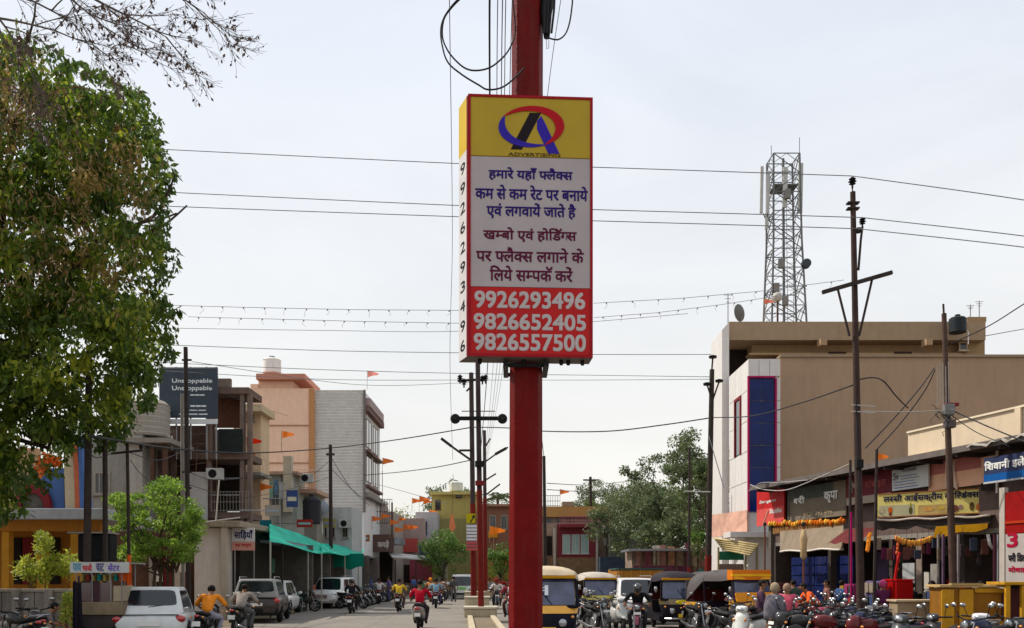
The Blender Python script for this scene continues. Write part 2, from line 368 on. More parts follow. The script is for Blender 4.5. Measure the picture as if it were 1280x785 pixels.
def make_scooter():
    t = thing('scooter', 'scooter', 'scooter')
    paint = mat((.6, .6, .6), .25, .05, coat=.8)
    wheel(t, (0, .60, .22), .22, .05, spokes=5); wheel(t, (0, -.5, .22), .22, .05, spokes=5)
    def rr(c, hw, hz, tilt=0, n=12):
        return [Vector(c)+Vector((hw*math.copysign(abs(math.cos(2*PI*k/n))**.6, math.cos(2*PI*k/n)), -tilt*hz*math.sin(2*PI*k/n), hz*math.copysign(abs(math.sin(2*PI*k/n))**.6, math.sin(2*PI*k/n)))) for k in range(n)]
    # front apron
    sec = [(.62, .16, .42), (.55, .2, .5), (.48, .22, .62), (.43, .19, .78), (.39, .14, .9)]
    rg = []
    for y, hw, z in sec: rg.append([(hw, y-.05, z), (hw*.8, y+.05, z), (0, y+.11, z), (-hw*.8, y+.05, z), (-hw, y-.05, z), (-hw*.7, y-.06, z), (hw*.7, y-.06, z)])
    MB().loft(rg).build('front_apron', paint, t, smooth='full')
    b = MB(); b.loft([rr((0, .8, .42), .05, .02), rr((0, .62, .47), .08, .03), rr((0, .42, .42), .06, .03)]); b.build('front_fender', paint, t, smooth='full')
    MB().cbox((0, .22, .30), (.34, .52, .06)).build('floorboard', mat((.05, .05, .05), .7, .1), t, bevel=.02)
    MB().loft([rr((0, .0, .5), .1, .16), rr((0, -.12, .52), .19, .2), rr((0, -.5, .55), .2, .2), rr((0, -.8, .64), .13, .13), rr((0, -.9, .68), .05, .06)]).build('body', paint, t, smooth='full')
    MB().loft([rr((0, .03, .76), .1, .03), rr((0, -.1, .78), .15, .05), rr((0, -.5, .79), .14, .05), rr((0, -.8, .81), .08, .04)]).build('seat', mat((.02, .018, .018), .6, .1), t, smooth='full')
    MB().loft([rr((0, .34, 1.0), .08, .05), rr((0, .40, .98), .16, .08), rr((0, .47, .97), .12, .06)]).build('handlebar_cover', paint, t, smooth='full')
    b = MB(); b.tube([(-.36, .27, 1.0), (-.14, .37, .99), (.14, .37, .99), (.36, .27, 1.0)], .017, 6); b.build('handlebar', BLACK, t, smooth=True)
    MB().ball((0, .47, .97), (.09, .03, .05), 10, 6).build('headlight', LENS, t, smooth='full')
    for s in (-1, 1):
        m_ = MB().tube([(s*.24, .34, 1.0), (s*.3, .36, 1.17)], .007, 5).build('mirror', BLACK, t)
        MB().ball((s*.32, .36, 1.2), (.06, .014, .04), 10, 6).build('mirror_glass', CHROME, m_, smooth='full')
        MB().ball((s*.15, .52, .74), (.03, .03, .04), 8, 5).build('indicator', AMBER, t, smooth='full')
    MB().ball((0, -.88, .7), (.1, .04, .05), 8, 6).build('tail_light', REDLAMP, t, smooth='full')
    MB().cbox((0, -.86, .47), (.12, .03, .22), rx=-.25).build('rear_fender', BLACK, t, bevel=.01)
    MB().cbox((0, -.90, .50), (.2, .008, .12), rx=-.15).build('number_plate', PLATE, t)
    MB().tube([(.12, -.2, .26), (.15, -.6, .28), (.15, -.85, .3)], [.03, .045, .04], 8).build('exhaust', BLACK, t, smooth='full')
    MB().tube([(-.1, -.62, .83), (-.1, -.88, .88), (.1, -.88, .88), (.1, -.62, .83)], .012, 6).build('grab_rail', CHROME, t, smooth=True)
    return t
def bil(q, u, v): a, b, c, d = [Vector(x) for x in q]; return (a*(1-u)+b*u)*(1-v)+(d*(1-u)+c*u)*v
def patch(q, u0, u1, v0, v1, off, th=.01, n=20, e=.28, out=None):
    """rounded pane on quad q (a,b bottom; c,d top), pushed out by off"""
    a, b, c, d = [Vector(x) for x in q]; nn = (b-a).cross(d-a).normalized()
    if out is not None and nn.dot(Vector(out)) < 0: nn = -nn
    pts = []
    for k in range(n):
        t = 2*PI*k/n; x = math.copysign(abs(math.cos(t))**e, math.cos(t)); y = math.copysign(abs(math.sin(t))**e, math.sin(t))
        pts.append(bil(q, (u0+u1)/2+(u1-u0)/2*x, (v0+v1)/2+(v1-v0)/2*y))
    return MB().loft([[p+nn*(off-th) for p in pts], [p+nn*off for p in pts]])
def make_car(name, label, cat, L_=3.9, W=1.68, H=1.5, base=.22, sill=.86, col=(.7, .7, .7), front=(.52, .16), rear=(.92, .72), rough=.3, suv=False, hood=.78, roofcol=None, group=None):
    """forward +Y, centre of length at the origin"""
    t = thing(name, label, cat, group=group); pt = mat(col, rough, .06, coat=.3, spec=.3, dirt=.15); hw = W/2; y1 = L_/2; y0 = -L_/2
    def ring(y, w_, z0, z1, k=.9):
        return [(-w_*.88, y, z0), (-w_*.99, y, z0+(z1-z0)*.3), (-w_, y, z0+(z1-z0)*.62), (-w_*.95, y, z1-.05), (-w_*.85, y, z1), (0, y, z1+.025), (w_*.85, y, z1), (w_*.95, y, z1-.05), (w_, y, z0+(z1-z0)*.62), (w_*.99, y, z0+(z1-z0)*.3), (w_*.88, y, z0), (0, y, z0)]
    st = [(y0, hw*.80, base+.12, sill-.10), (y0+.05, hw*.88, base+.05, sill-.03), (y0+.18, hw*.96, base, sill+.02), (y0+.5, hw, base, sill+.03), (0, hw, base-.02, sill+.0), (y1-1.15, hw, base, sill+.0), (y1-.6, hw*.98, base, hood*1.02), (y1-.25, hw*.93, base, hood*.95), (y1-.06, hw*.85, base+.03, hood*.86), (y1, hw*.72, base+.1, hood*.72)]
    body = MB().loft([ring(*s) for s in st]).build('body', pt, t, smooth='full')
    # greenhouse
    fb = y1-1.0*(L_/3.9); ft = fb-front[0]*1.2; rb = y0+.12; rt = y0+.12+(.42 if not suv else .25)
    B = [(-hw*.93, rb, sill-.03), (hw*.93, rb, sill-.03), (hw*.93, fb, sill-.05), (-hw*.93, fb, sill-.05)]
    T_ = [(-hw*.72, rt, H-.04), (hw*.72, rt, H-.04), (hw*.72, ft, H-.06), (-hw*.72, ft, H-.06)]
    M_ = [tuple((a*.9+b*.1) for a, b in zip(q, p)) for q, p in zip(T_, B)]
    MB().hexa([*B, *T_]).build('roof', mat(roofcol or col, rough, .06, coat=.3, spec=.3, dirt=.1), t, bevel=.10, seg=5, smooth='full')
    gl = glass(); o = .004
    patch((B[1], B[0], T_[0], T_[1]), .07, .93, .33, .88, o+.003, out=(0, -1, .2)).build('rear_window', gl, t)
    patch((B[2], B[3], T_[3], T_[2]), .05, .95, .06, .93, o+.003, out=(0, 1, .2)).build('windshield', gl, t)
    for s, q in ((1, (B[1], B[2], T_[2], T_[1])), (-1, (B[0], B[3], T_[3], T_[0]))):
        for u0, u1 in ((.05, .18), (.21, .50), (.53, .86)):
            patch(q, u0, u1, .14, .86, o+.003, out=(s, 0, 0), e=.2).build('side_window', gl, t)
        wheel(t, (s*(hw-.09), y1-.72, .31), .31, .095, sx=1.1, spokes=8); wheel(t, (s*(hw-.09), y0+.66, .31), .31, .095, sx=1.1, spokes=8)
        for yy in (y1-.72, y0+.66):
            a = MB(); rg = [[(s*(hw-.03), yy+q*math.cos(k*PI/10), .30+q*math.sin(k*PI/10)) for q in (.31, .38)]+[(s*(hw+.012), yy+q*math.cos(k*PI/10), .30+q*math.sin(k*PI/10)) for q in (.38, .31)] for k in range(11)]
            a.loft(rg).build('wheel_arch', BLACK, t, smooth=True)
        MB().loft([[(s*hw*.995, y, .62+dz) for y, dz in ((-.1, 0), (.12, 0), (.12, .035), (-.1, .035))], [(s*(hw+.03), y, .62+dz) for y, dz in ((-.1, 0), (.12, 0), (.12, .035), (-.1, .035))]]).build('door_handle', pt, t)
        mm = MB().ball((s*(hw+.1), fb-.35, sill+.1), (.10, .05, .07), 10, 7).build('mirror', pt, t, smooth='full')
        tl = MB().ball((s*hw*.78, y0+.10, sill-.12), (.17, .10, .10 if not suv else .12), 12, 8).build('tail_light', REDLAMP, t, smooth='full')
        MB().ball((s*hw*.70, y1-.16, hood*.78), (.2, .13, .085), 12, 8).build('headlight', LENS, t, smooth='full')
        MB().ball((s*hw*.62, y1-.02, base+.14), (.07, .03, .05), 8, 6).build('fog_lamp', LENS, t, smooth='full')
    MB().loft([[(x*hw*.90, y0+.02-.03*(1-abs(x)), z) for x in (-1, -.6, 0, .6, 1)]+[(x*hw*.9, y0+.16, z) for x in (1, .6, 0, -.6, -1)] for z in (base+.03, base+.28)]).build('rear_bumper', pt if not suv else BLACK, t, bevel=.02, smooth=True)
    MB().loft([[(x*hw*.86, y1-.02+.03*(1-abs(x)), z) for x in (-1, -.6, 0, .6, 1)]+[(x*hw*.86, y1-.2, z) for x in (1, .6, 0, -.6, -1)] for z in (base, base+.22)]).build('front_bumper', pt if not suv else mat((.3, .3, .3), .4, .1), t, bevel=.02, smooth=True)
    g = MB()
    for k in range(4): g.box(-hw*.42, y1-.06, base+.27+k*.05, hw*.42, y1+.02, base+.295+k*.05)
    g.build('grille', BLACK if not suv else CHROME, t)
    for z_ in (base+.30, sill-.02): MB().box(-hw*.8, y0-.0, z_, hw*.8, y0+.06, z_+.012).build('panel_seam', BLACK, t)
    p = MB().box(-.25, y0-.03, base+.36, .25, y0+.0, base+.47).build('number_plate', PLATE, t)
    MB().box(-.25, y1+.02, base+.1, .25, y1+.035, base+.2).build('number_plate', PLATE, t)
    MB().tube([(-.02, rb-.02, sill+.16), (.3, rb+.03, sill+.2)], .01, 5).build('wiper', BLACK, t)
    if suv:
        for s in (-1, 1): MB().tube([(s*hw*.7, rt+.1, H-.03), (s*hw*.7, rt+.15, H+.03), (s*hw*.7, ft-.15, H+.03), (s*hw*.7, ft-.1, H-.04)], .016, 6).build('roof_rail', STEEL, t, smooth=True)
    MB().tube([(0, rt+.2, H-.02), (0, rt+.05, H+.12)], .006, 4).build('antenna', BLACK, t)
    return t
def make_auto(label, canopy=(.55, .47, .36), band=(.72, .38, .02), body=(.02, .02, .03), topband=None, group='auto rickshaws waiting at the crossing'):
    t = thing('auto_rickshaw', label, 'auto rickshaw', group=group)
    bm_ = mat(body, .5, .2, coat=0, spec=.06); yl = mat(band, .35, .08, coat=.5); cm = mat(canopy, .8, .12, bump=.2, bs=12)
    wheel(t, (0, 1.05, .2), .2, .055, spokes=5)
    for s in (-1, 1): wheel(t, (s*.5, -.75, .2), .2, .055, spokes=5)
    # nose: rings stacked upward
    def rg(z, hw, yf, yb=.85):
        return [(-hw, yb, z), (-hw*.97, yf-.18, z), (-hw*.6, yf-.03, z), (0, yf, z), (hw*.6, yf-.03, z), (hw*.97, yf-.18, z), (hw, yb, z)]
    MB().loft([rg(.26, .40, 1.22), rg(.42, .50, 1.3), rg(.62, .58, 1.28), rg(.76, .61, 1.22)]).build('nose', bm_, t, smooth=True)
    MB().loft([rg(.765, .615, 1.225), rg(.86, .625, 1.19), rg(.92, .625, 1.16)]).build('yellow_band', yl, t, smooth=True)
    f = MB(); c0 = [(-.62, 1.10, .9), (.62, 1.10, .9), (.56, .88, 1.52), (-.56, .88, 1.52)]
    f.tube([c0[0], c0[3], c0[2], c0[1], c0[0]], .035, 6); f.build('windscreen_frame', bm_, t, smooth=True)
    patch(c0, .04, .96, .05, .96, .0, .008, e=.15).build('windscreen', mat((.07, .08, .14), .12, .5, 3, coat=.5), t)
    MB().tube([(-.1, 1.13, .93), (.12, 1.04, 1.2)], .008, 4).build('wiper', BLACK, t)
    MB().cbox((0, 1.0, 1.50), (1.12, .05, .07), rx=.2).build('visor_band', mat(topband or (.5, .25, .04), .5, .1), t, bevel=.01)
    # lower body behind the driver
    b = MB(); b.prism([(-1.25, .3), (-1.2, .86), (-.25, .86), (-.2, .5), (.3, .42), (.95, .42), (.95, .26), (-1.1, .26)], -.63, .63); b.build('body', bm_, t, bevel=.025)
    b = MB()
    for s in (-1, 1): b.prism([(-1.215, .70), (-1.2, .84), (-.27, .84), (-.25, .70)], s*.645-.006, s*.645+.006)
    b.build('side_stripe', yl, t)
    # canopy: lofted arch from the rear to above the windscreen
    rs = []
    for y, hw, zt, zs in ((-1.27, .55, 1.5, .86), (-1.15, .63, 1.66, .9), (-.3, .66, 1.74, 1.42), (.5, .65, 1.72, 1.42), (.92, .60, 1.64, 1.46), (1.02, .55, 1.54, 1.48)):
        arc = [(hw*math.cos(a), y, zs+(zt-zs)*math.sin(a)**.6) for a in [PI*k/12 for k in range(13)]]
        inn = [(hw*.94*math.cos(a), y, zs+(zt-zs-.03)*math.sin(a)**.6) for a in [PI*k/12 for k in range(12, -1, -1)]]
        rs.append(arc+inn)
    MB().loft(rs).build('canopy', cm, t, smooth=True)
    b = MB(); b.box(-.6, -1.24, .86, .6, -1.21, 1.45); b.build('rear_curtain', cm, t)
    for s in (-1, 1):
        MB().tube([(s*.63, -.25, .86), (s*.64, -.28, 1.5)], .02, 6).build('side_post', bm_, t)
        MB().lathe([(.05, -.06), (.085, 0), (.08, .02), (.02, .03)], 12, (s*.3, 1.27, .58), 'Y').build('headlight', LENS, t, smooth='full')
        m_ = MB().tube([(s*.6, 1.03, 1.1), (s*.74, 1.12, 1.15)], .01, 5).build('mirror', BLACK, t)
        MB().ball((s*.76, 1.12, 1.2), (.06, .02, .09), 8, 6).build('mirror_glass', CHROME, m_, smooth='full')
        MB().ball((s*.5, 1.2, .7), (.035, .03, .03), 8, 5).build('indicator', AMBER, t, smooth='full')
    MB().tube([(-.5, 1.2, .36), (-.36, 1.38, .36), (.36, 1.38, .36), (.5, 1.2, .36)], .03, 6).build('bumper', CHROME, t, smooth=True)
    MB().box(-.16, 1.385, .4, .16, 1.395, .5).build('number_plate', mat((.75, .5, .03), .5, .05), t)
    MB().cbox((0, .25, .62), (.8, .4, .22)).build('driver_seat', mat((.02, .02, .02), .6, .1), t, bevel=.04)
    b = MB(); b.cbox((0, -.75, .66), (1.1, .5, .2)); b.cbox((0, -1.08, .95), (1.1, .14, .5)); b.build('passenger_seat', mat((.12, .02, .02), .6, .1), t, bevel=.04)
    MB().loft([[(x, 1.05+.23*math.cos(a), .22+.24*math.sin(a)) for x in (-.09, .09)]+[(x, 1.05+.2*math.cos(a), .22+.21*math.sin(a)) for x in (.09, -.09)] for a in [PI*.1+PI*.8*k/8 for k in range(9)]]).build('front_fender', bm_, t, smooth=True)
    return t
# ---------------------------------------------------------------- people
def skin(nodes, edges, name='body', lv=1):
    me = bpy.data.meshes.new(name); me.from_pydata([n[:3] for n in nodes], edges, []); o = bpy.data.objects.new(name, me); COL.objects.link(o)
    md = o.modifiers.new('s', 'SKIN'); md.use_smooth_shade = True
    for i, n in enumerate(nodes):
        r = n[3]; me.skin_vertices[0].data[i].radius = (r, n[4] if len(n) > 4 else r)
    me.skin_vertices[0].data[0].use_root = True
    sb = o.modifiers.new('b', 'SUBSURF'); sb.levels = lv; sb.render_levels = lv
    r = eval_mesh(o); bpy.data.objects.remove(o); return r
def J(kind):
    if kind == 'ride': return dict(pel=(0, -.12, .86), wst=(0, -.09, 1.0), ch=(0, -.02, 1.22), nk=(0, .03, 1.40), hd=(0, .07, 1.55), top=(0, .06, 1.63), sh=(.19, .0, 1.35), el=(.33, .14, 1.13), wr=(.34, .36, 1.03), hp=(.1, -.1, .83), kn=(.23, .34, .74), an=(.18, .12, .3), to=(.18, .3, .24))
    if kind == 'bend': return dict(pel=(0, -.2, .86), wst=(0, -.14, .99), ch=(0, .04, 1.18), nk=(0, .14, 1.33), hd=(0, .24, 1.44), top=(0, .27, 1.51), sh=(.19, .1, 1.30), el=(.36, .18, 1.08), wr=(.35, .38, 1.02), hp=(.1, -.16, .83), kn=(.23, .3, .74), an=(.18, .1, .3), to=(.18, .28, .24))
    if kind == 'sit': return dict(pel=(0, 0, .52), wst=(0, .0, .68), ch=(0, .03, .92), nk=(0, .05, 1.10), hd=(0, .08, 1.25), top=(0, .07, 1.33), sh=(.19, .02, 1.06), el=(.27, .1, .8), wr=(.2, .32, .68), hp=(.1, .04, .5), kn=(.14, .44, .5), an=(.13, .42, .1), to=(.13, .58, .05))
    return dict(pel=(0, 0, .93), wst=(0, 0, 1.08), ch=(0, 0, 1.3), nk=(0, .01, 1.47), hd=(0, .03, 1.60), top=(0, .02, 1.69), sh=(.19, 0, 1.40), el=(.25, -.02, 1.13), wr=(.24, .10, .90), hp=(.1, 0, .88), kn=(.11, .03, .48), an=(.11, -.02, .09), to=(.12, .14, .04))
_PM = {}
def person_meshes(kind):
    if kind in _PM: return _PM[kind]
    j = J(kind); mir = lambda p: (-p[0], p[1], p[2])
    def net(g, arms, legs, head, stop_el=False):
        n = [j['pel']+((.172, .135) if g else (.13, .095)), j['wst']+(.125+g*1.6, .09+g*2), j['ch']+(.15+g, .1+g*1.8)]; e = [(0, 1), (1, 2)]
        if head:
            n += [j['nk']+(.055, .055), j['hd']+(.085, .1), j['top']+(.06, .07)]; e += [(2, 3), (3, 4), (4, 5)]
        else: n += [tuple(Vector(j['nk'])*.6+Vector(j['ch'])*.4)+(.085+g, .08+g)]; e += [(2, 3)]
        for s in (lambda p: p, mir):
            if arms:
                k = len(n); n += [s(j['sh'])+(.06+g,)*2, s(j['el'])+(.046+g,)*2]; e += [(2, k), (k, k+1)]
                if not stop_el: n += [s(j['wr'])+(.03+g,)*2]; e += [(k+1, k+2)]
                else: n += [tuple(Vector(s(j['el']))*.7+Vector(s(j['wr']))*.3)+(.045+g,)*2]; e += [(k+1, k+2)]
            if legs:
                k = len(n); n += [s(j['hp'])+(.085+g,)*2, s(j['kn'])+(.06+g,)*2, s(j['an'])+(.04+g*1.4,)*2]; e += [(0, k), (k, k+1), (k+1, k+2)]
                if head: n += [s(j['to'])+(.035,)*2]; e += [(k+2, k+3)]
        return n, e
    body = skin(*net(0, True, True, True))
    bm = bmesh.new(); bm.from_mesh(body); tmp = MB(); hd = Vector(j['hd'])
    f = Vector((0, 1, 0))
    tmp.ball(hd+Vector((0, .105, -.01)), (.014, .022, .022), 6, 5)           # nose
    tmp.ball(hd+Vector((0, .088, -.055)), (.025, .012, .008), 6, 4)           # mouth
    for s in (-1, 1):
        tmp.ball(hd+Vector((s*.09, .0, 0)), (.014, .025, .034), 6, 5); tmp.ball(hd+Vector((s*.035, .09, .02)), (.013, .01, .01), 6, 4)
        w_ = Vector(j['wr'] if s > 0 else mir(j['wr'])); el = Vector(j['el'] if s > 0 else mir(j['el'])); d = (w_-el).normalized(); side = Vector((1, 0, 0))
        side = (side-d*side.dot(d)).normalized(); nn = d.cross(side)
        pc = w_+d*.045; tmp.ball(pc, (.04, .045, .03), 8, 5)
        for k in range(4):
            b0 = pc+d*.03+side*(k-1.5)*.02; ln = (.06, .07, .065, .05)[k]
            tmp.tube([b0, b0+d*ln*.6-Vector((0, 0, .012)), b0+d*ln*.75-Vector((0, 0, .045))], [.0095, .009, .007], 5)
        b0 = pc-side*s*.03; tmp.tube([b0, b0-side*s*.03+d*.02, b0-side*s*.035+d*.045-Vector((0, 0, .01))], [.011, .01, .008], 5)
    vs = [bm.verts.new(v) for v in tmp.v]
    for q in tmp.f: bm.faces.new([vs[i] for i in q])
    bm.to_mesh(body); bm.free(); body.polygons.foreach_set('use_smooth', [True]*len(body.polygons))
    shirt = skin(*net(.016, True, False, False, True)); 
    n, e = net(.014, False, True, False); n[2] = tuple(Vector(j['wst'])+Vector((0, 0, .03)))+(.12, .09)
    n = [n[0], n[1]]+n[4:]; e = [(0, 1)]; k = 2
    for s in (0, 1): e += [(0, k), (k, k+1), (k+1, k+2)]; k += 3
    n[1] = j['wst']+(.125, .09); trous = skin(n, e)
    h = MB(); hp = hd+Vector((0, -.02, .035)); h.ball(hp, (.1, .108, .098), 12, 8)
    bmh = bmesh.new(); me = bpy.data.meshes.new('hair'); me.from_pydata(h.v, [], h.f); bmh.from_mesh(me)
    bmesh.ops.bisect_plane(bmh, geom=bmh.verts[:]+bmh.edges[:]+bmh.faces[:], plane_co=hd+Vector((0, .05, .03)), plane_no=(0, .75, -.6), clear_outer=True); bmh.to_mesh(me); bmh.free()
    me.polygons.foreach_set('use_smooth', [True]*len(me.polygons))
    _PM[kind] = (body, shirt, trous, me); return _PM[kind]
SKINS = [mat((.26, .14, .085), .6, .08), mat((.19, .1, .06), .6, .08)]
HAIR = mat((.012, .01, .009), .7, .2)
def person(label, loc, rz, kind='ride', shirt=(.3, .3, .3), trousers=(.05, .06, .09), head='hair', group='people riding and standing in the street', helmet=(.02, .02, .02), z=0, extra=None, skirt=None):
    t = thing('person', label, 'person', (loc[0], loc[1], z), rz, group); b, s, tr, h = person_meshes(kind); j = J(kind)
    for nm, me, m in (('body', b, random.choice(SKINS)), ('shirt', s, mat(shirt, .85, .15, 8, bump=.4, bs=9)), ('trousers', tr, mat(trousers, .85, .15, bump=.3, bs=9))):
        o = link(nm, me, t)
        if not len(me.materials): me.materials.append(m)
        o.material_slots[0].link = 'OBJECT'; o.material_slots[0].material = m
    hd = Vector(j['hd'])
    if head == 'hair':
        o = link('hair', h, t)
        if not len(h.materials): h.materials.append(HAIR)
    elif head == 'helmet':
        MB().ball(hd+Vector((0, 0, .02)), (.125, .14, .13), 14, 10).build('helmet', mat(helmet, .25, .05, coat=1), t, smooth='full')
        MB().ball(hd+Vector((0, .06, .0)), (.1, .09, .055), 12, 6).build('visor', glass(), t, smooth='full')
    elif head == 'scarf':
        MB().ball(hd+Vector((0, -.015, .01)), (.115, .125, .14), 12, 9).build('scarf', mat(helmet, .9, .25, 12, bump=.4), t, smooth='full')
    if kind != 'sit' :
        for s in (-1, 1):
            a = Vector((s*j['an'][0], j['an'][1], j['an'][2])); q = Vector((s*j['to'][0], j['to'][1], j['to'][2]))
            MB().tube([a-(q-a)*.25, a, q, q+(q-a)*.2], [.04, .052, .045, .03], 8).build('shoe', mat((.03, .02, .015), .5, .1), t, smooth='full')
    if skirt:
        p = Vector(j['pel']); rs = []
        for z_, r_ in ((p.z+.12, .15), (p.z-.05, .2), (.5, .25), (.08, .3)): rs.append([(r_*(1+.06*math.sin(k*PI*.9))*math.cos(2*PI*k/20), p.y+r_*.8*(1+.06*math.cos(k*2.9))*math.sin(2*PI*k/20), z_) for k in range(20)])
        MB().loft(rs).build('skirt', mat(skirt, .9, .35, 14, bump=.5), t, smooth='full')
    return t
# ---------------------------------------------------------------- the setting: ground, road, median
M_GROUND = mat((.19, .155, .115), .95, .22, .35, bump=.5, bs=4)
M_ROAD = mat((.235, .215, .19), .9, .14, .5, bump=.4, bs=25, dirt=.3)
M_KERB = mat((.5, .43, .32), .85, .18, 3, bump=.3, dirt=.25)
M_CONC = mat((.3, .275, .245), .9, .18, 2, bump=.3, dirt=.4)
MB().add([(-2500, -60, 0), (2500, -60, 0), (2500, 4500, 0), (-2500, 4500, 0)], [(0, 1, 2, 3)]).build('ground', M_GROUND, None, kind='structure')
def lx(Y): return -9.5-.035*Y+.9          # left street front line
def road_strip(name, ys, xl, xr, z, m):
    v = []; f = []
    for y in ys: v += [(xl(y), y, z), (xr(y), y, z)]
    for i in range(len(ys)-1): f.append((2*i, 2*i+1, 2*i+3, 2*i+2))
    return MB().add(v, f).build(name, m, None, kind='structure')
road_strip('road', [-20, 20, 60, 120, 320], lambda y: -8.1-.045*y+.0, lambda y: 7.3 if y < 60 else 7.3-.05*(y-60), .004, M_ROAD)
def medx(y): return -1.17-.054*(y-34.7)
mb = MB(); mb2 = MB()
v0, v1 = 17, 118
cuts = [v0+i*2.4 for i in range(int((v1-v0)/2.4)+1)]
med = bpy.data.objects.new('median', None); COL.objects.link(med); med['kind'] = 'structure'
for i in range(len(cuts)-1):
    a, b = cuts[i]+.02, cuts[i+1]-.02
    for s in (-1, 1):
        xa, xb = medx(a)+s*.42, medx(b)+s*.42; w2 = .09
        MB().hexa([(xa-w2, a, 0), (xa+w2, a, 0), (xb+w2, b, 0), (xb-w2, b, 0), (xa-w2, a, .3), (xa+w2, a, .3), (xb+w2, b, .3), (xb-w2, b, .3)]).build('kerb_stone', M_KERB, med, bevel=.02)
MB().hexa([(medx(v0)-.32, v0, 0), (medx(v0)+.32, v0, 0), (medx(v1)+.32, v1, 0), (medx(v1)-.32, v1, 0), (medx(v0)-.32, v0, .22), (medx(v0)+.32, v0, .22), (medx(v1)+.32, v1, .22), (medx(v1)-.32, v1, .22)]).build('soil_fill', M_GROUND, med)
# planter blocks standing on the median round the poles
for (Y, px, L_, wd, h) in ((34.9, 611, 1.5, 1.2, .52), (43, 603, 1.2, 1.1, .72), (52.5, 597, 1.2, 1.1, .8)):
    t = thing('concrete_planter', {34.9: 'cream painted concrete block round the foot of the nearest red median pole', 43: 'pale concrete block on the median just behind the nearest one', 52.5: 'farthest pale concrete block at the foot of the second median pole'}[Y], 'concrete block', (medx(Y), Y, .2), 0, 'concrete blocks on the median')
    MB().box(-wd/2, -L_/2, 0, wd/2, L_/2, h-.2).build('block', M_KERB, t, bevel=.05)
    MB().box(-wd/2-.04, -L_/2-.04, h-.2, wd/2+.04, L_/2+.04, h-.12).build('coping', mat((.55, .5, .4), .8, .12), t, bevel=.02)
# ---------------------------------------------------------------- the red pole and the advertising box
PX = 17.0/F*9.3; PCY = 9.32
M_RED = mat((.14, .011, .004), .5, .3, 1.5, bump=.25, bs=18, dirt=.4, spec=.08)
t = thing('street_pole', 'thick dark red painted steel pole carrying the yellow and white advertising box', 'pole', (PX, PCY, 0))
def octo(z, r, dx=0): return [(dx+r*1.03*math.cos(k*PI/4), r*1.03*math.sin(k*PI/4), z) for k in range(8)]
MB().loft([octo(0, .178), octo(1.2, .17), octo(4, .162, .005), octo(7.5, .155, .02), octo(9.5, .15, .03)]).build('shaft', M_RED, t, bevel=.012, seg=3)
MB().box(-.3, -.3, 0, .3, .3, .03).build('base_plate', STEEL, t)
for (a, b) in ((-.22, -.22), (.22, -.22), (.22, .22), (-.22, .22)): MB().lathe([(.025, .03), (.025, .09)], 6, (a, b, 0)).build('bolt', STEEL, t)
# board
u = Vector((math.cos(math.radians(3.4)), math.sin(math.radians(3.4)), 0)); nb = Vector((u.y, -u.x, 0)); UP = Vector((0, 0, 1))
O = Vector(((585-640)/F*8.95, 8.95, CH+(720-445.5)/F*8.95)); BW = 1.22; BH = (445.5-118.5)/F*8.95
t = thing('advertising_board', 'tall lit box sign with yellow top, white middle and red bottom on the red pole', 'advertising board', tuple(O))
Z0 = Vector((0, 0, 0)); bl = -u*.085-nb*.26; br = u*(BW-.0)-nb*.26; fr = u*BW
M_ALU = mat((.16, .02, .02), .4, .15)
MB().hexa([Z0, fr, br, bl, *[p+UP*BH for p in (Z0, fr, br, bl)]]).build('cabinet', mat((.14, .12, .11), .6, .1), t)
def fx(px): return (px-585)/156*BW
def fz(py): return (445.5-py)/327*BH
M_FY = mat((.44, .31, .012), .3, .1, 2, spec=.3, bump=.25, bs=2.2); M_FW = mat((.44, .39, .40), .3, .1, 1.6, spec=.3, bump=.25, bs=2.2); M_FR = mat((.46, .010, .016), .3, .1, 2, spec=.2, bump=.25, bs=2.2)  # shade is put into these front colours; side panels keep brighter tones
for nm, a, b, m in (('yellow_panel', 195, 119.5, M_FY), ('white_panel', 358, 195.6, M_FW), ('red_panel', 445, 358.6, M_FR)):
    board(t, nm, m, nb*.012+UP*fz(a), u, BW, fz(b)-fz(a), .011)
fm = mat((.33, .015, .03), .35, .1)
for o_, uu, w_, h_ in ((nb*.02, u, BW, .028), (nb*.02+UP*(BH-.022), u, BW, .024), (nb*.021, u, .026, BH), (nb*.021+u*(BW-.026), u, .026, BH)):
    board(t, 'frame_edge', fm, o_, uu, w_, h_, .008)
board(t, 'trim_line', mat((.2, .12, .02), .5, 0), nb*.014+UP*(fz(195)-.004), u, BW, .008, .002)
NV = mat((.028, .015, .14), .4, 0); MA = mat((.10, .012, .04), .4, 0); NW = mat((.55, .5, .5), .4, .05)
rows = [("हमारे यहाँ फ~लैक~स", 610.5, 715, 225, 208, NV), ("कम से कम रेट पर बनाये", 594, 734, 249, 230, NV), ("एवं लगवायें जाते है", 608, 719, 273, 252, NV),
        ("खम~बो एवं होिडॅग~स", 604, 720, 302, 283, MA), ("पर फ~लैक~स लगाने के", 595, 729, 327, 308, MA), ("िलये सम~पकॅ करें", 612, 715, 351, 331, MA)]
for s, a, b, c, d, m in rows: lettering(s, m, t, nb*.012+u*fx(a)+UP*fz(c), u, fx(b)-fx(a), (fz(d)-fz(c))*.93, 'lettering', bold=.006)
for s, a, b, c, d in (("9926293496", 593, 730, 385, 365), ("9826652405", 592, 731, 412, 393), ("9826557500", 592, 731, 438, 418)):
    lettering(s, NW, t, nb*.012+u*fx(a)+UP*fz(c), u, fx(b)-fx(a), fz(d)-fz(c), 'lettering', bold=.011)
lettering("ADVERTISING", mat((.1, .06, .02), .5, 0), t, nb*.012+u*fx(635)+UP*fz(194), u, fx(700)-fx(635), .03, 'lettering', bold=.002)
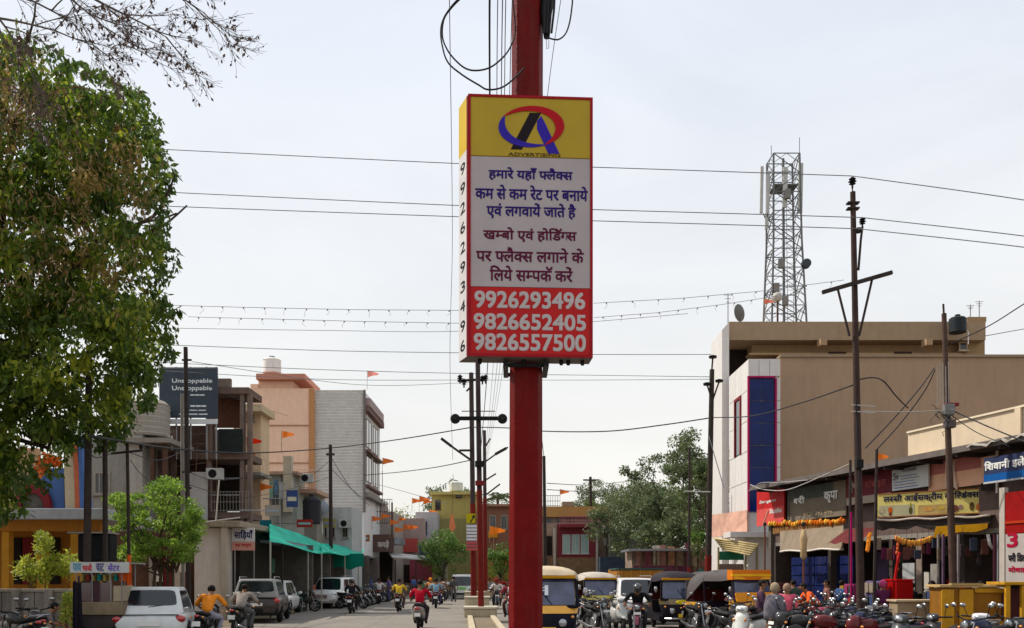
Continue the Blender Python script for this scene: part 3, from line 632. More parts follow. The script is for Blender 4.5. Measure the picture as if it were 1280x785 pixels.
# logo
def flat(poly, m, k, nm='logo'):
    return MB().add([nb*(.014+.0015*k)+u*fx(x)+UP*fz(y) for x, y in poly], [tuple(range(len(poly)))]).build(nm, m, t, inv=False)
def arc(a0, a1, th0, th1, m, k):
    o_ = []; i_ = []; n = 28
    for q in range(n+1):
        a = math.radians(a0+(a1-a0)*q/n); s = math.sin(PI*q/n)**.7; th = th0+(th1-th0)*s
        ca, sa = math.cos(a), math.sin(a); o_.append((664+41*ca+3*sa, 157-26*sa)); i_.append((664+(41-th)*ca+3*sa, 157-(26-th*.62)*sa))
    v = [nb*(.014+.0015*k)+u*fx(x)+UP*fz(y) for x, y in o_+i_]; f = [(q, q+1, n+1+q+1, n+1+q) for q in range(n)]
    MB().add(v, f).build('logo_arc', m, t, inv=False)
LB = mat((.05, .035, .33), .35, .05); LR = mat((.42, .02, .035), .35, .05)
flat([(662, 139.5), (676, 139.5), (652, 186), (638, 186)], mat((.012, .006, .008), .35, 0), 1)
flat([(676, 143), (681, 152), (699, 190), (685, 190), (671, 160), (671, 150)], LB, 2)
arc(150, 300, .8, 12, LB, 3); arc(-62, 152, .8, 13, LR, 4)
# side panel: yellow head and stacked numerals
def side(name, a, b, m, x0=0.0, x1=1.0, k=0):
    d = bl.normalized(); nn = Vector((d.y, -d.x, 0)); nn = nn if nn.x < 0 else -nn; ln = bl.length
    vs = [d*ln*x0+nn*.004*(k+1), d*ln*x1+nn*.004*(k+1)]
    return MB().add([vs[1]+UP*fz(a), vs[0]+UP*fz(a), vs[0]+UP*fz(b), vs[1]+UP*fz(b)], [(0, 1, 2, 3)]).build(name, m, t, inv=False)
side('side_panel', 445, 185, mat((.62, .6, .6), .4, .1)); side('side_panel_top', 185, 119, mat((.62, .42, .02), .4, .1)); side('trim_line', 445, 119, fm, 0, .09, 1)  # brighter copies of the front white and yellow, sunlight put into the colour
d_ = -bl.normalized()
for i, ch in enumerate("9926293496"):
    lettering(ch, INK, t, bl*.82+UP*fz(211+i*25), d_, bl.length*.5, (fz(190)-fz(203.5)), 'lettering', bold=.012)
for i in range(3): lettering("साई"[i] if i < 1 else ("म" if i == 1 else "न"), mat((.25, .12, .02), .5, 0), t, bl*.85+UP*fz(142+i*18), d_, bl.length*.5, fz(0)-fz(12), 'lettering')
# brackets clamping the box to the pole, below and above
for zz in (-.02, BH-.02):
    b = MB(); c = Vector((PX, PCY, 0))-O; c.z = 0
    for s in (-1, 1): b.cbox(c+Vector((s*.2, -.02, zz-.03)), (.05, .55, .05))
    b.cbox(c+Vector((0, -.21, zz-.03)), (.42, .03, .035)); b.cbox(c+Vector((0, .22, zz-.03)), (.42, .03, .035)); b.build('bracket', BLACK, t)
for x in (600, 655, 703, 712, 730): MB().lathe([(.015, -.05), (.022, -.03), (.02, 0)], 8, nb*-.1+u*fx(x)).build('bolt', BLACK, t)
# cable loops and junction gear at the top of the pole
def cable(name, pts, r, label, m=WIRE, group=None, n=6, cat='cable'):
    # smooth Catmull-Rom through the points
    pts = [Vector(p) for p in pts]; out = []
    for i in range(len(pts)-1):
        p0 = pts[max(i-1, 0)]; p1 = pts[i]; p2 = pts[i+1]; p3 = pts[min(i+2, len(pts)-1)]
        for k in range(8):
            s = k/8; out.append(.5*((2*p1)+(p2-p0)*s+(2*p0-5*p1+4*p2-p3)*s*s+(3*p1-p0-3*p2+p3)*s**3))
    out.append(pts[-1]); o = MB().tube(out, r, n).build(name, m, None, smooth='full', inv=False)
    return tag(o, label, cat, group)
def pc(l, Y): return [P(x, y, Y+(q[0] if q else 0)) for x, y, *q in l]
CG = 'black cable loops beside the red pole'
cable('cable_loop', pc([(576, -4), (566, 6), (555, 22), (551, 38), (553, 58), (560, 78), (577, 93), (598, 106), (610, 112), (628, 109), (645, 96), (655, 85)], 9.1), .0085, 'outer of two black cable loops left of the red pole top', group=CG)
cable('cable_loop', pc([(578, -4), (565, 9), (555, 24), (553, 45), (559, 62), (570, 76), (583, 86), (598, 88), (615, 83), (632, 68), (641, 52), (644, 40), (643, 20), (640, -6)], 9.18), .0085, 'inner of two black cable loops left of the red pole top', group=CG)
cable('cable_loop', pc([(716, -6), (715, 8), (712, 28), (707, 42), (699, 49), (691, 49), (683, 46)], 9.2), .008, 'short black cable hook right of the red pole top', group=CG)
t = thing('junction_box', 'black cable junction bundle strapped to the right side of the red pole top', 'junction box', tuple(P(686, 30, 9.25)))
MB().tube([(-.02, 0, -.14), (-.03, 0, .1), (.03, 0, .5)], [.03, .06, .08], 8).build('sleeve', BLACK, t, smooth=True)
for k in range(4): MB().tube([(-.05+k*.025, -.05, -.12), (-.04+k*.03, -.06, .1), (-.02+k*.03, -.05, .5)], .012, 5).build('cable_strand', WIRE, t)
MB().tube([(-.03, 0, -.1), (-.02, 0, -.25), (.0, 0, -.24), (.0, 0, -.12)], .004, 4).build('loose_end', STEEL, t)
# ---------------------------------------------------------------- big leafy tree on the left and the bare tree over it
OUT = [(-120, 40), (20, 48), (60, 62), (82, 78), (130, 100), (168, 118), (186, 150), (200, 185), (212, 228), (200, 250), (200, 300), (210, 330), (194, 356), (216, 388), (212, 420), (208, 450), (186, 474), (188, 500), (160, 512), (150, 548), (128, 552), (105, 540), (98, 520), (92, 470), (84, 500), (88, 560), (66, 570), (60, 600), (30, 585), (20, 640), (-10, 640), (-120, 700), (-300, 640), (-330, 200), (-220, 80)]
def inside(x, y, poly):
    c = False; n = len(poly)
    for i in range(n):
        x1, y1 = poly[i]; x2, y2 = poly[(i+1) % n]
        if (y1 > y) != (y2 > y) and x < (x2-x1)*(y-y1)/(y2-y1)+x1: c = not c
    return c
t = thing('leafy_tree', 'large dense green leafy tree filling the left edge of the street', 'tree', tuple(G(-60, 23.5)))
tb = Vector(t.location); mb = MB(); ends = []
mb.tube([(0, 0, -.2), (.1, 0, 1.5), (0, .1, 3.2), (.3, 0, 5)], [.42, .34, .3, .26], 12)
for q, r in (((P(58, 420, 23.5)), .16), ((P(120, 300, 22.5)), .13), ((P(-60, 200, 24)), .16), ((P(-150, 350, 24)), .14), ((P(150, 420, 24)), .1), (P(60, 560, 23), .07), (P(20, 150, 23), .12)):
    a = Vector((.3, 0, 4.6)); b = q-tb; mid = (a+b)/2+Vector((R(-.3, .3), R(-.3, .3), .5))
    mb.tube([a, mid, b], [r*1.3, r, r*.6], 8)
    for _ in range(3): limb(mb, b, (R(-1, 1), R(-1, 1), R(-.3, 1)), 1.6, r*.5, 1, ends)
mb.build('trunk', mat((.06, .045, .035), .95, .3, bump=.6), t, smooth='full')
C = []; Rr = []
while len(C) < 1050:
    x, y = R(-330, 225), R(35, 650)
    ok_ = sum(inside(x+dx, y+dy, OUT) for dx, dy in ((0, 0), (14, 0), (-14, 0), (0, 14), (0, -14)))
    if ok_ < (4 if R(0, 1) < .25 else 5): continue
    if any(math.hypot((x-gx_)/gr, (y-gy_)/gr) < 1 for gx_, gy_, gr in ((172, 300, 15), (150, 215, 11), (118, 470, 16), (60, 505, 15), (30, 430, 12), (175, 405, 10), (85, 330, 9), (20, 545, 18), (140, 385, 9))): continue
    dd = 2.9 if y < 480 else 1.5
    C.append(P(x, y, 23+R(-dd, dd))-tb); Rr.append(R(.22, .55) if ok_ == 5 else R(.2, .34))
Cs = clumps(C, Rr, 120)
dry = [k for k in range(len(C)) if (lambda q: (-60 < q[0] < 175 and q[1] < 350 and R(0, 1) < .2))((640+(C[k]+tb).x*F/(C[k]+tb).y, HY-((C[k]+tb).z-CH)*F/(C[k]+tb).y))]
ds = set(dry); leaves('dry_sunlit_foliage', clumps([C[k] for k in dry], [Rr[k]*1.05 for k in dry], 110), .16, leafmat((.08, .055, .015), (.24, .17, .045), (.48, .33, .12), .35), t, aspect=.34, droop=1.0)  # brown-yellow tufts: dry leaves with a sunlit tone put into the colour
keep = [k for k in range(len(C)) if k not in ds]; Cs = clumps([C[k] for k in keep], [Rr[k] for k in keep], 115)
leaves('crown', Cs, .19, leafmat((.012, .03, .004), (.085, .14, .012), (.46, .46, .045), .46), t, aspect=.42, droop=.8)  # brightest leaf tone stands in for sunlit yellow-green foliage
# fringe sprays on the outline
C = [];
for i in range(len(OUT)):
    (x1, y1), (x2, y2) = OUT[i], OUT[(i+1) % len(OUT)]
    n = int(math.hypot(x2-x1, y2-y1)/7)
    for k in range(n):
        s = k/n; x = x1+(x2-x1)*s; y = y1+(y2-y1)*s
        if x > -30: C.append(P(x+R(-9, 7), y+R(-8, 8), 23+R(-2, 2))-tb)
leaves('leaf_sprays', clumps(C, [R(.1, .3) for _ in C], 28), .18, leafmat((.02, .045, .008), (.06, .11, .012), (.15, .19, .02)), t, droop=.9)
# dry creeper and seed pods over the upper crown
C = []
while len(C) < 110:
    x, y = R(-120, 190), R(60, 420)
    if inside(x+15, y, OUT) and inside(x+25, y-8, OUT) and R(0, 1) < (1.0 if y < 330 else .35): C.append(P(x, y, 20.2+R(-.5, .5))-tb)
leaves('dry_seed_pods', clumps(C, [R(.3, .7) for _ in C], 20, .7), .15, leafmat((.10, .06, .025), (.20, .12, .05), (.34, .24, .12), .15), t, aspect=.16, droop=1.2)
mb = MB()
for _ in range(46):
    a = C[int(R(0, len(C)-1))]+Vector((0, -.25, 0)); d = Vector((R(-1, 1), R(-.2, .2), R(-.5, .5)))*R(.4, 1.1); mb.tube([a, a+d*.5+Vector((0, 0, .08)), a+d], [.018, .012, .005], 4)
mb.build('dry_twigs', mat((.16, .10, .06), .9, .2), t, inv=False, kind='stuff')
# orange blossom cluster low in the crown
leaves('orange_blossoms', clumps([P(58, 572, 21)-tb, P(54, 585, 21)-tb, P(70, 577, 21)-tb], [.16, .16, .12], 60), .1, leafmat((.5, .08, .01), (.7, .15, .02), (.8, .3, .05), .3), t, aspect=.7)

t = thing('bare_tree', 'leafless tree whose thin bare branches hang across the top left corner', 'tree', (-8.2, 9.5, 0)); tb = Vector(t.location)
mb = MB(); tw = []; buds = []
random.seed(21)
def bare(p, d, ln, r, depth, sag):
    d = d.normalized(); pts = [p.copy()]; rs = [r]; k = 6
    for i in range(k):
        d = (d+Vector((R(-1, 1), R(-.7, .7), R(-1, 1)))*.13+Vector((0, 0, sag))).normalized(); p = p+d*(ln/k); pts.append(p.copy()); rs.append(max(.0018, r*(1-.75*(i+1)/k)))
        if depth > 0 and i > 0:
            for _ in range(1 if depth > 2 else random.choice((1, 1, 2))):
                sd = Vector((R(-1, 1), R(-.6, .6), R(-1, 1))); bare(p.copy(), (d*1.15+sd*.85), ln*R(.32, .55), max(.0018, r*.45), depth-1, sag*.6)
        elif depth == 0 and random.random() < .16: buds.append(p.copy())
    mb.tube(pts, rs, 5 if depth > 1 else 3)
# trunk (outside the frame) and the limbs that reach in
mb.tube([(0, 0, -.1), (.1, 0, 3), (.3, -.1, 6.2), (.5, -.2, 7.5)], [.3, .24, .2, .15], 10)
W0 = Vector((.5, -.2, 7.4))
def reach(pxy, Y, r0, r1):
    q = P(pxy[0], pxy[1], Y)-tb; m_ = (W0+q)/2+Vector((0, 0, .35)); mb.tube([W0, m_, q], [r0, (r0+r1)/2, r1], 8); return q
q = reach((-60, -40), 9.2, .1, .03); bare(q, Vector((1, 0, -.45)), 1.35, .018, 3, -.03)
q = reach((120, -60), 9.2, .09, .028); bare(q, Vector((1, 0, -.62)), 1.3, .018, 3, .02)
q = reach((-40, -30), 9.0, .09, .03); bare(q, Vector((.55, 0, -.75)), 1.15, .018, 3, -.02)
q = reach((20, -60), 9.4, .09, .03); bare(q, Vector((1, .1, -.8)), 1.3, .016, 3, -.0)
q = reach((60, -40), 9.1, .09, .03); bare(q, Vector((1, 0, -.6)), 1.35, .019, 3, .0)
q = reach((-30, 20), 9.3, .08, .026); bare(q, Vector((1, 0, -.12)), 1.2, .016, 3, -.01)
q = reach((200, -50), 9.0, .08, .022); bare(q, Vector((1, 0, -.45)), .8, .013, 2, .03)
mb.build('branches', mat((.13, .11, .10), .9, .25), t, smooth='full', inv=False)
leaves('buds', np.array([tuple(b) for b in buds]), .045, leafmat((.05, .03, .03), (.09, .05, .04), (.14, .08, .05), .1), t, aspect=.5, droop=1)
# ---------------------------------------------------------------- poles on the left
M_IRON = mat((.045, .035, .032), .7, .25, 4, bump=.2, dirt=.2); M_RPOLE = mat((.16, .022, .018), .6, .25, 3, dirt=.35); M_OR = mat((.62, .10, .015), .6, .15)
def epole(label, px0, py0, px1, Y, r0, r1=None, group='electricity poles along the street', name='electric_pole', m=M_IRON, seg=None, red=0, zb=0, redm=M_RPOLE):
    """pole from the ground at photo column px1 to its top at (px0, py0)"""
    t = thing(name, label, 'pole', tuple(G(px1, Y)), 0, group); top = P(px0, py0, Y)-t.location; r1 = r1 or r0*.8
    if seg == 'I':
        b = MB()
        for s in (-1, 1): b.hexa([(-r0, s*r0-.012, 0), (r0, s*r0-.012, 0), (r0, s*r0+.012, 0), (-r0, s*r0+.012, 0), (top.x-r0, s*r0-.012, top.z), (top.x+r0, s*r0-.012, top.z), (top.x+r0, s*r0+.012, top.z), (top.x-r0, s*r0+.012, top.z)])
        b.hexa([(-.02, -r0, 0), (.02, -r0, 0), (.02, r0, 0), (-.02, r0, 0), (top.x-.02, -r0, top.z), (top.x+.02, -r0, top.z), (top.x+.02, r0, top.z), (top.x-.02, r0, top.z)])
        b.build('shaft', m, t)
    else: MB().tube([(0, 0, 0), top*.5, top], [r0, (r0+r1)/2, r1], 10).build('shaft', m, t, smooth=True)
    if red:
        h = red; f = h/top.z; MB().tube([(0, 0, 0), top*f], [r0*1.06+.004, (r0+(r1-r0)*f)*1.06+.004], 10).build('painted_sleeve', redm, t, smooth=True)
    return t
def rel(t, px, py, Y): return P(px, py, Y)-t.location
def insul(t, p, s=1.0):
    MB().lathe([(.02*s, -.14*s), (.022*s, -.06*s), (.07*s, -.05*s), (.03*s, -.02*s), (.085*s, 0), (.035*s, .03*s), (.075*s, .05*s), (.03*s, .09*s), (.02*s, .1*s)], 10, tuple(p)).build('insulator', BLACK, t, smooth=True)
e1 = epole('thick black pole in front of the orange porch, nearest on the left', 111, 470, 108, 22.6, .10)
e2 = epole('thinner black pole just right of the thick black one', 131, 480, 132, 23, .07)
e3 = epole('short dark pole with a slanted crossarm in front of the small tree', 159, 552, 163, 24, .05, red=2.3, redm=M_OR)
MB().tube([rel(e3, 139, 567, 24), rel(e3, 178, 563, 24)], .03, 6).build('crossarm', M_IRON, e3); 
for x, y in ((142, 562), (176, 559)): insul(e3, rel(e3, x, y, 24), .8)
e4 = epole('tall dark pole rising in front of the blue-grey billboard', 232, 434, 236, 33, .1, .075)
for y in (450, 590, 610): MB().cbox(rel(e4, 233.5, y, 33), (.34, .06, .06)).build('clamp', M_IRON, e4)
e5 = epole('pale concrete post close beside the billboard pole', 227.5, 492, 229, 33.4, .07, group='electricity poles along the street', m=M_CONC)
e6 = epole('thin dark pole in front of the ribbed grey building', 413, 556, 414, 54, .13, .1)
MB().cbox(rel(e6, 413, 568, 54), (.5, .08, .12)).build('clamp', M_IRON, e6)
# ---------------------------------------------------------------- building helpers
def bt(name, label, px, Y, cat='building', group='buildings along the left side of the street'):
    return thing(name, label, cat, tuple(G(px, Y)), 0, group)
def blk(t, name, m, pl, pr, yt, yb, Y, D, bevel=0, label=None, Yp=None):
    """box whose camera-side face fills photo columns pl..pr and rows yt..yb at depth Y, D metres deep"""
    a = P(pl, yb, Yp or Y)-t.location; b = P(pr, yt, Yp or Y)-t.location; a.y = Y-t.location.y
    z0 = a.z if yb is not None else 0
    return MB().box(a.x, a.y, z0, b.x, a.y+D, b.z).build(name, m, t, bevel=bevel, label=label)
def wall(t, m, pl, pr, yt, Y, D, name='wall'):
    a = P(pl, yt, Y)-t.location; b = P(pr, yt, Y)-t.location
    return MB().box(a.x, Y-t.location.y, -t.location.z, b.x, Y-t.location.y+D, a.z).build(name, m, t)
def win(t, pl, pr, yt, yb, Y, fm=None, gm=None, bars=1, d=.05):
    a = P(pl, yb, Y)-t.location; b = P(pr, yt, Y)-t.location; y = a.y; fw = min(.07, (b.x-a.x)*.12)
    f = MB(); f.box(a.x, y-d, a.z, a.x+fw, y+.02, b.z); f.box(b.x-fw, y-d, a.z, b.x, y+.02, b.z); f.box(a.x+fw, y-d, a.z, b.x-fw, y+.02, a.z+fw); f.box(a.x+fw, y-d, b.z-fw, b.x-fw, y+.02, b.z)
    for k in range(bars): x = a.x+(b.x-a.x)*(k+1)/(bars+1); f.box(x-fw*.3, y-d*.8, a.z+fw, x+fw*.3, y+.02, b.z-fw)
    fo = f.build('window', fm or mat((.35, .32, .28), .7, .1), t)
    MB().box(a.x+fw, y-d*.45, a.z+fw, b.x-fw, y-.003, b.z-fw).build('pane', gm or glass(), fo)
    MB().box(a.x-.06, y-d-.08, a.z-.07, b.x+.06, y+.02, a.z-.003).build('sill', fm or M_CONC, fo)
    return fo
def swin(t, x, ya, yb, z0, z1, s=1, fm=None, gm=None):
    """window in a wall facing +X (s=1) or -X (s=-1), thing-local coordinates"""
    fw = .08; X0, X1 = sorted((x-s*.02, x+s*.06)); f = MB()
    for (a, b, c, d) in ((ya, ya+fw, z0, z1), (yb-fw, yb, z0, z1), (ya+fw, yb-fw, z0, z0+fw), (ya+fw, yb-fw, z1-fw, z1), ((ya+yb)/2-.03, (ya+yb)/2+.03, z0+fw, z1-fw)): f.box(X0, a, c, X1, b, d)
    fo = f.build('window', fm or mat((.35, .32, .28), .7, .1), t); X0, X1 = sorted((x+s*.003, x+s*.03)); MB().box(X0, ya+fw, z0+fw, X1, yb-fw, z1-fw).build('pane', gm or glass(), fo); return fo
def railing(t, p0, p1, h=1.0, n=10, m=None, r=.018, name='railing'):
    p0 = Vector(p0); p1 = Vector(p1); b = MB()
    for z in (.08, h*.5, h): b.tube([p0+UP*z, p1+UP*z], r, 4)
    for k in range(n+1): q = p0+(p1-p0)*k/n; b.tube([q, q+UP*h], r*.8, 4)
    return b.build(name, m or STEEL, t, inv=False)
def shutter(t, a, b, z0, z1, m, name='shutter', slats=14, out=.03):
    """rolling shutter between xy points a,b"""
    a = Vector((a[0], a[1], 0)); b = Vector((b[0], b[1], 0)); u = (b-a).normalized(); n = Vector((u.y, -u.x, 0)); mb = MB(); h = (z1-z0)/slats
    for k in range(slats):
        z = z0+k*h; q = [a+n*out, b+n*out, b, a]; mb.hexa([*[p+UP*z for p in (a+n*(out+.02), b+n*(out+.02), b, a)], *[p+UP*(z+h) for p in q]])
    return mb.build(name, m, t)
def water_tank(label, base, r, h, col, cat='water tank', group=None):
    t = thing('water_tank', label, cat, base, 0, group); prof = [(r*.96, 0)]
    for k in range(6): z = h*.8*(k+.5)/6; prof += [(r, z-.02), (r*.965, z+.03)]
    prof += [(r, h*.8), (r*.8, h*.9), (r*.3, h*.96), (r*.28, h)]
    MB().lathe(prof, 20).build('tank_body', mat(col, .5, .08, dirt=.2), t, smooth=True)
    MB().lathe([(r*.3, h), (r*.32, h+.05), (r*.2, h+.07)], 14).build('lid', mat((.02, .02, .02), .5, .1), t, smooth=True)
    MB().tube([(r*.9, -.1, .05), (r*1.15, -.1, .05), (r*1.15, -.1, -.6)], .025, 6).build('pipe', WHITE, t)
    return t
def flag(label, base, h, col=(.75, .16, .02), s=.5, group='saffron flags', rz=0, lean=0):
    t = thing('flag', label, 'flag', tuple(base), rz, group); MB().tube([(0, 0, 0), (lean, 0, h)], .018, 5).build('flag_pole', mat((.3, .25, .18), .8, .1), t)
    vs = []; n = 6
    for i in range(n+1):
        q = i/n; wv = .09*s*math.sin(q*7+h); hh = s*.62*(1-q*.55)
        vs += [(lean+.02+q*s, wv, h-.02-q*.25*s), (lean+.02+q*s, wv+.015, h-.02-hh-q*.1*s)]
    fs = [(2*i, 2*i+2, 2*i+3, 2*i+1) for i in range(n)]
    MB().add(vs, fs).build('cloth', mat(col, .8, .15, trans=.4), t, smooth='full', inv=False); return t
# ---------------------------------------------------------------- left row of buildings
M_ORW = mat((.42, .19, .06), .8, .12, dirt=.2); M_PEACH = mat((.78, .52, .38), .85, .07, dirt=.15); M_CREAM = mat((.55, .45, .32), .85, .1, dirt=.25)
M_BLUE = mat((.10, .16, .34), .75, .1, dirt=.15); M_MAR = mat((.2, .03, .035), .7, .12, dirt=.2); M_DARKIN = mat((.03, .024, .02), .9, .3); M_BROWN = mat((.10, .06, .045), .9, .25, dirt=.3)  # M_DARKIN puts interior shade into the colour of openings and recesses
M_TIN = mat((.30, .32, .36), .4, .15, metal=.5, dirt=.25)
# orange porch with tiled roof edge and painted arch
t = bt('porch_house', 'orange fronted porch with pale blue eaves band and painted arch above, far left', 40, 31)
blk(t, 'wall', M_ORW, -160, 125, 640, 785, 34.5, .3)
blk(t, 'roof', mat((.5, .52, .58), .5, .12, dirt=.2), -170, 128, 635.5, 649, 30.6, 4.2, bevel=.03)
blk(t, 'eaves_beam', M_ORW, -160, 124, 649.5, 664, 31.0, .25, Yp=31)
for x in (-60, 2, 46, 88): 
    blk(t, 'column', mat((.55, .28, .07), .8, .15, dirt=.2), x, x+9, 664.5, 800, 31.05, .3)
    blk(t, 'column_base', M_MAR, x-2, x+11, 742, 800, 30.95, .5)
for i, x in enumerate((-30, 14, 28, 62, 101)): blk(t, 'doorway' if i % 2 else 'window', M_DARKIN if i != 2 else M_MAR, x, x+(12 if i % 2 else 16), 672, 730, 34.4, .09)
# gable mural wall above the roof: blue field, maroon arch, pale slanting columns
blk(t, 'gable_wall', mat((.55, .36, .24), .85, .08, dirt=.15), -80, 46, 560, 635, 33.2, .3)
blk(t, 'blue_wall', M_BLUE, 46.2, 80, 585, 635, 33.2, .3)
def arch(t, name, m, cx, cy, rx, ry, Y, d, r2=0):
    o_ = [P(cx+rx*math.cos(PI*k/16), cy-ry*math.sin(PI*k/16), Y)-t.location for k in range(17)]
    if r2: o_ += [P(cx+rx*r2*math.cos(PI*k/16), cy-ry*r2*math.sin(PI*k/16), Y)-t.location for k in range(16, -1, -1)]
    n = len(o_); v = [(p.x, p.y, p.z) for p in o_]+[(p.x, p.y+d, p.z) for p in o_]
    MB().add(v, [tuple(range(n-1, -1, -1)), tuple(range(n, 2*n))]+[(i, (i+1) % n, n+(i+1) % n, n+i) for i in range(n)] if not r2 else [(k, k+1, n-2-k, n-1-k) for k in range(16)]+[(n+k, 2*n-1-k, 2*n-2-k, n+k+1) for k in range(16)]+[(i, n+i, n+(i+1) % n, (i+1) % n) for i in range(n)]).build(name, m, t)
arch(t, 'arch_trim', M_MAR, 40, 635, 23, 30, 33.0, .18, .62); arch(t, 'arch_opening', mat((.12, .11, .09), .9, .4, 6), 40, 635, 14, 18, 33.1, .09)
for a, b, m, d in ((80, 92, M_CREAM, 0), (92.3, 98, mat((.5, .16, .09), .8, .1), .05), (98.3, 103, M_BLUE, .08)):
    q = [P(a+1.5, 635, 33-d), P(b+5, 635, 33-d), P(b-3, 545, 33-d), P(a-1, 545, 33-d)]; q = [p-t.location for p in q]
    MB().hexa([q[0], q[1], q[1]+Vector((0, .5, 0)), q[0]+Vector((0, .5, 0)), q[3], q[2], q[2]+Vector((0, .5, 0)), q[3]+Vector((0, .5, 0))]).build('slanting_column', m, t)
# compound wall bottom left
t = thing('compound_wall', 'stained grey concrete compound wall with a coping in the bottom left corner', 'wall', tuple(G(0, 24.5)))
a = G(-140, 24.5)-t.location; b = G(84, 24.2)-t.location; zt = CH-16/F*24.5
M_STW = mat((.33, .3, .27), .9, .3, 1.2, dirt=.75, bump=.3)
u_ = (b-a).normalized(); L0 = (b-a).length; n_ = 11
for k in range(n_):
    p = a+u_*(L0*k/n_+.012); q = a+u_*(L0*(k+1)/n_-.012); MB().slab(p, q, 0, zt-.08, .2).build('wall_panel', M_STW, t, bevel=.01)
    if k % 2 == 0: MB().cbox(p+Vector((0, -.02, zt/2)), (.2, .3, zt)).build('pillar', M_STW, t, bevel=.01)
MB().slab(a-UP*0+Vector((0, -.06, 0)), b+Vector((.05, -.06, 0)), zt-.08, zt, .34).build('coping', mat((.36, .33, .28), .9, .2, dirt=.4), t, bevel=.015)
# yellow green shrub behind the wall and creeper at its end
LY = leafmat((.10, .14, .015), (.26, .30, .03), (.45, .44, .08), .4)
def shrub(label, px, Y, ellipses, n, ls, lm, group, z=0, stems=5):
    t = thing('shrub', label, 'shrub', tuple(G(px, Y)), 0, group); C = []; Rr = []
    for (x, y, rx, ry) in ellipses:
        for _ in range(14):
            a = R(0, 2*PI); q = math.sqrt(R(0, 1)); C.append(P(x+rx*q*math.cos(a), y+ry*q*math.sin(a), Y+R(-.5, .5))-t.location); Rr.append(R(.1, .22))
    mb = MB()
    for k in range(stems): p = C[int(R(0, len(C)-1))]; mb.tube([(R(-.2, .2), R(-.1, .1), 0), (p.x*.5, p.y*.5, p.z*.5), p], [.03, .02, .008], 5)
    mb.build('stems', mat((.12, .09, .05), .9, .2), t, inv=False); leaves('foliage', clumps(C, Rr, max(4, n//len(C))), ls, lm, t, droop=-.2, aspect=.35); return t
shrub('tall yellow green shrub growing behind the compound wall', 58, 26, [(50, 715, 28, 16), (60, 700, 12, 22), (85, 705, 12, 12), (33, 712, 10, 12), (52, 680, 5, 12)], 3000, .13, LY, 'shrubs by the compound wall')
shrub('light green creeper hanging at the end of the compound wall', 82, 24, [(84, 750, 6, 12), (84, 770, 6, 16)], 900, .1, LY, 'shrubs by the compound wall')
# small bright tree
t = thing('small_tree', 'small bright green layered tree in front of the shops beside the cart', 'tree', tuple(G(200, 29.5))); tb = Vector(t.location); mb = MB()
C = []; Rr = []
for (x, y, rx, ry) in ((190, 628, 34, 14), (205, 606, 16, 8), (160, 645, 22, 10), (225, 640, 25, 14), (175, 662, 32, 14), (215, 668, 34, 20), (200, 690, 40, 14), (240, 655, 10, 22), (165, 690, 22, 10), (150, 625, 12, 6), (228, 690, 12, 12)):
    for _ in range(17):
        a = R(0, 2*PI); q = math.sqrt(R(0, 1)); C.append(P(x+rx*q*math.cos(a), y+ry*q*math.sin(a), 29.5+R(-1.3, 1.3))-tb); Rr.append(R(.12, .32))
for x in (0, -.15, .2, .32): 
    e = C[int(R(0, 100))]; mb.tube([(x, R(-.1, .1), 0), (x*1.3, 0, 1.4), (x*2+R(-.3, .3), 0, 2.4)], [.07, .055, .045], 7)
    for _ in range(5): e = C[int(R(0, len(C)-1))]; mb.tube([(x*1.6, 0, 1.7+R(0, .6)), (e.x*.5+x*.5, e.y*.4, e.z*.75), e], [.035, .022, .008], 5)
mb.build('trunk', mat((.08, .06, .045), .95, .25, bump=.5), t, smooth='full', inv=False)
leaves('crown', clumps(C, Rr, 75, .45), .12, leafmat((.05, .10, .012), (.15, .25, .03), (.36, .46, .07), .4), t, droop=.1, aspect=.42)
# grey concrete building behind it, tank on top
t = bt('concrete_building', 'plain grey concrete building behind the poles with a round tank on its roof', 140, 43)
wall(t, mat((.30, .29, .27), .9, .12, dirt=.35), 96, 172, 545, 43, 9); wall(t, mat((.42, .4, .37), .9, .1, dirt=.3), 160, 178, 540, 42.6, .35, 'pillar')
blk(t, 'roof_slab', M_CONC, 150, 212, 547, 553, 42.2, 3.2); 
for x in (188, 203): blk(t, 'slab_post', M_BROWN, x, x+4, 553.3, 600, 42.5, .3)
for y in (590, 650): win(t, 118, 138, y, y+28, 43, bars=2)
water_tank('big beige round water tank on the grey concrete building', tuple(P(182, 547, 43.6)), 1.12, 1.9, (.40, .37, .33), group=None)
# brown unfinished building with open floors and billboard
t = bt('unfinished_building', 'dark brown unfinished building with open floors below the billboard', 250, 46)
MBk = mat((.085, .055, .045), .95, .25, 5, bump=.4, dirt=.2)
wall(t, MBk, 178, 262, 532, 47, 3, 'back_wall')
for y in (484, 566, 640):
    blk(t, 'floor_slab', mat((.17, .12, .10), .9, .2, dirt=.3), 255 if y < 560 else 182, 311, y, y+8, 45.4, 2.4)
for x in (196, 213, 258, 300, 309): 
    blk(t, 'column', mat((.2, .15, .13), .9, .2, dirt=.3), x, x+5, 492.5 if x > 250 else 536, 785, 45.5, .3)
blk(t, 'brick_infill', mat((.13, .065, .045), .9, .25, 9, bump=.5), 263.5, 299.5, 494, 534, 46.6, .25); blk(t, 'parapet', mat((.24, .19, .16), .9, .2, dirt=.4), 272, 288, 473, 483.7, 45.6, .25)
blk(t, 'dark_opening', M_DARKIN, 264, 299, 574.5, 639, 48, .2); 
blk(t, 'green_sheet', mat((.022, .025, .025), .8, .3, 5), 273, 303, 536, 566, 45.1, .06)
blk(t, 'white_partition', mat((.55, .54, .52), .8, .08, dirt=.2), 229, 258, 590, 652, 44.9, .2)
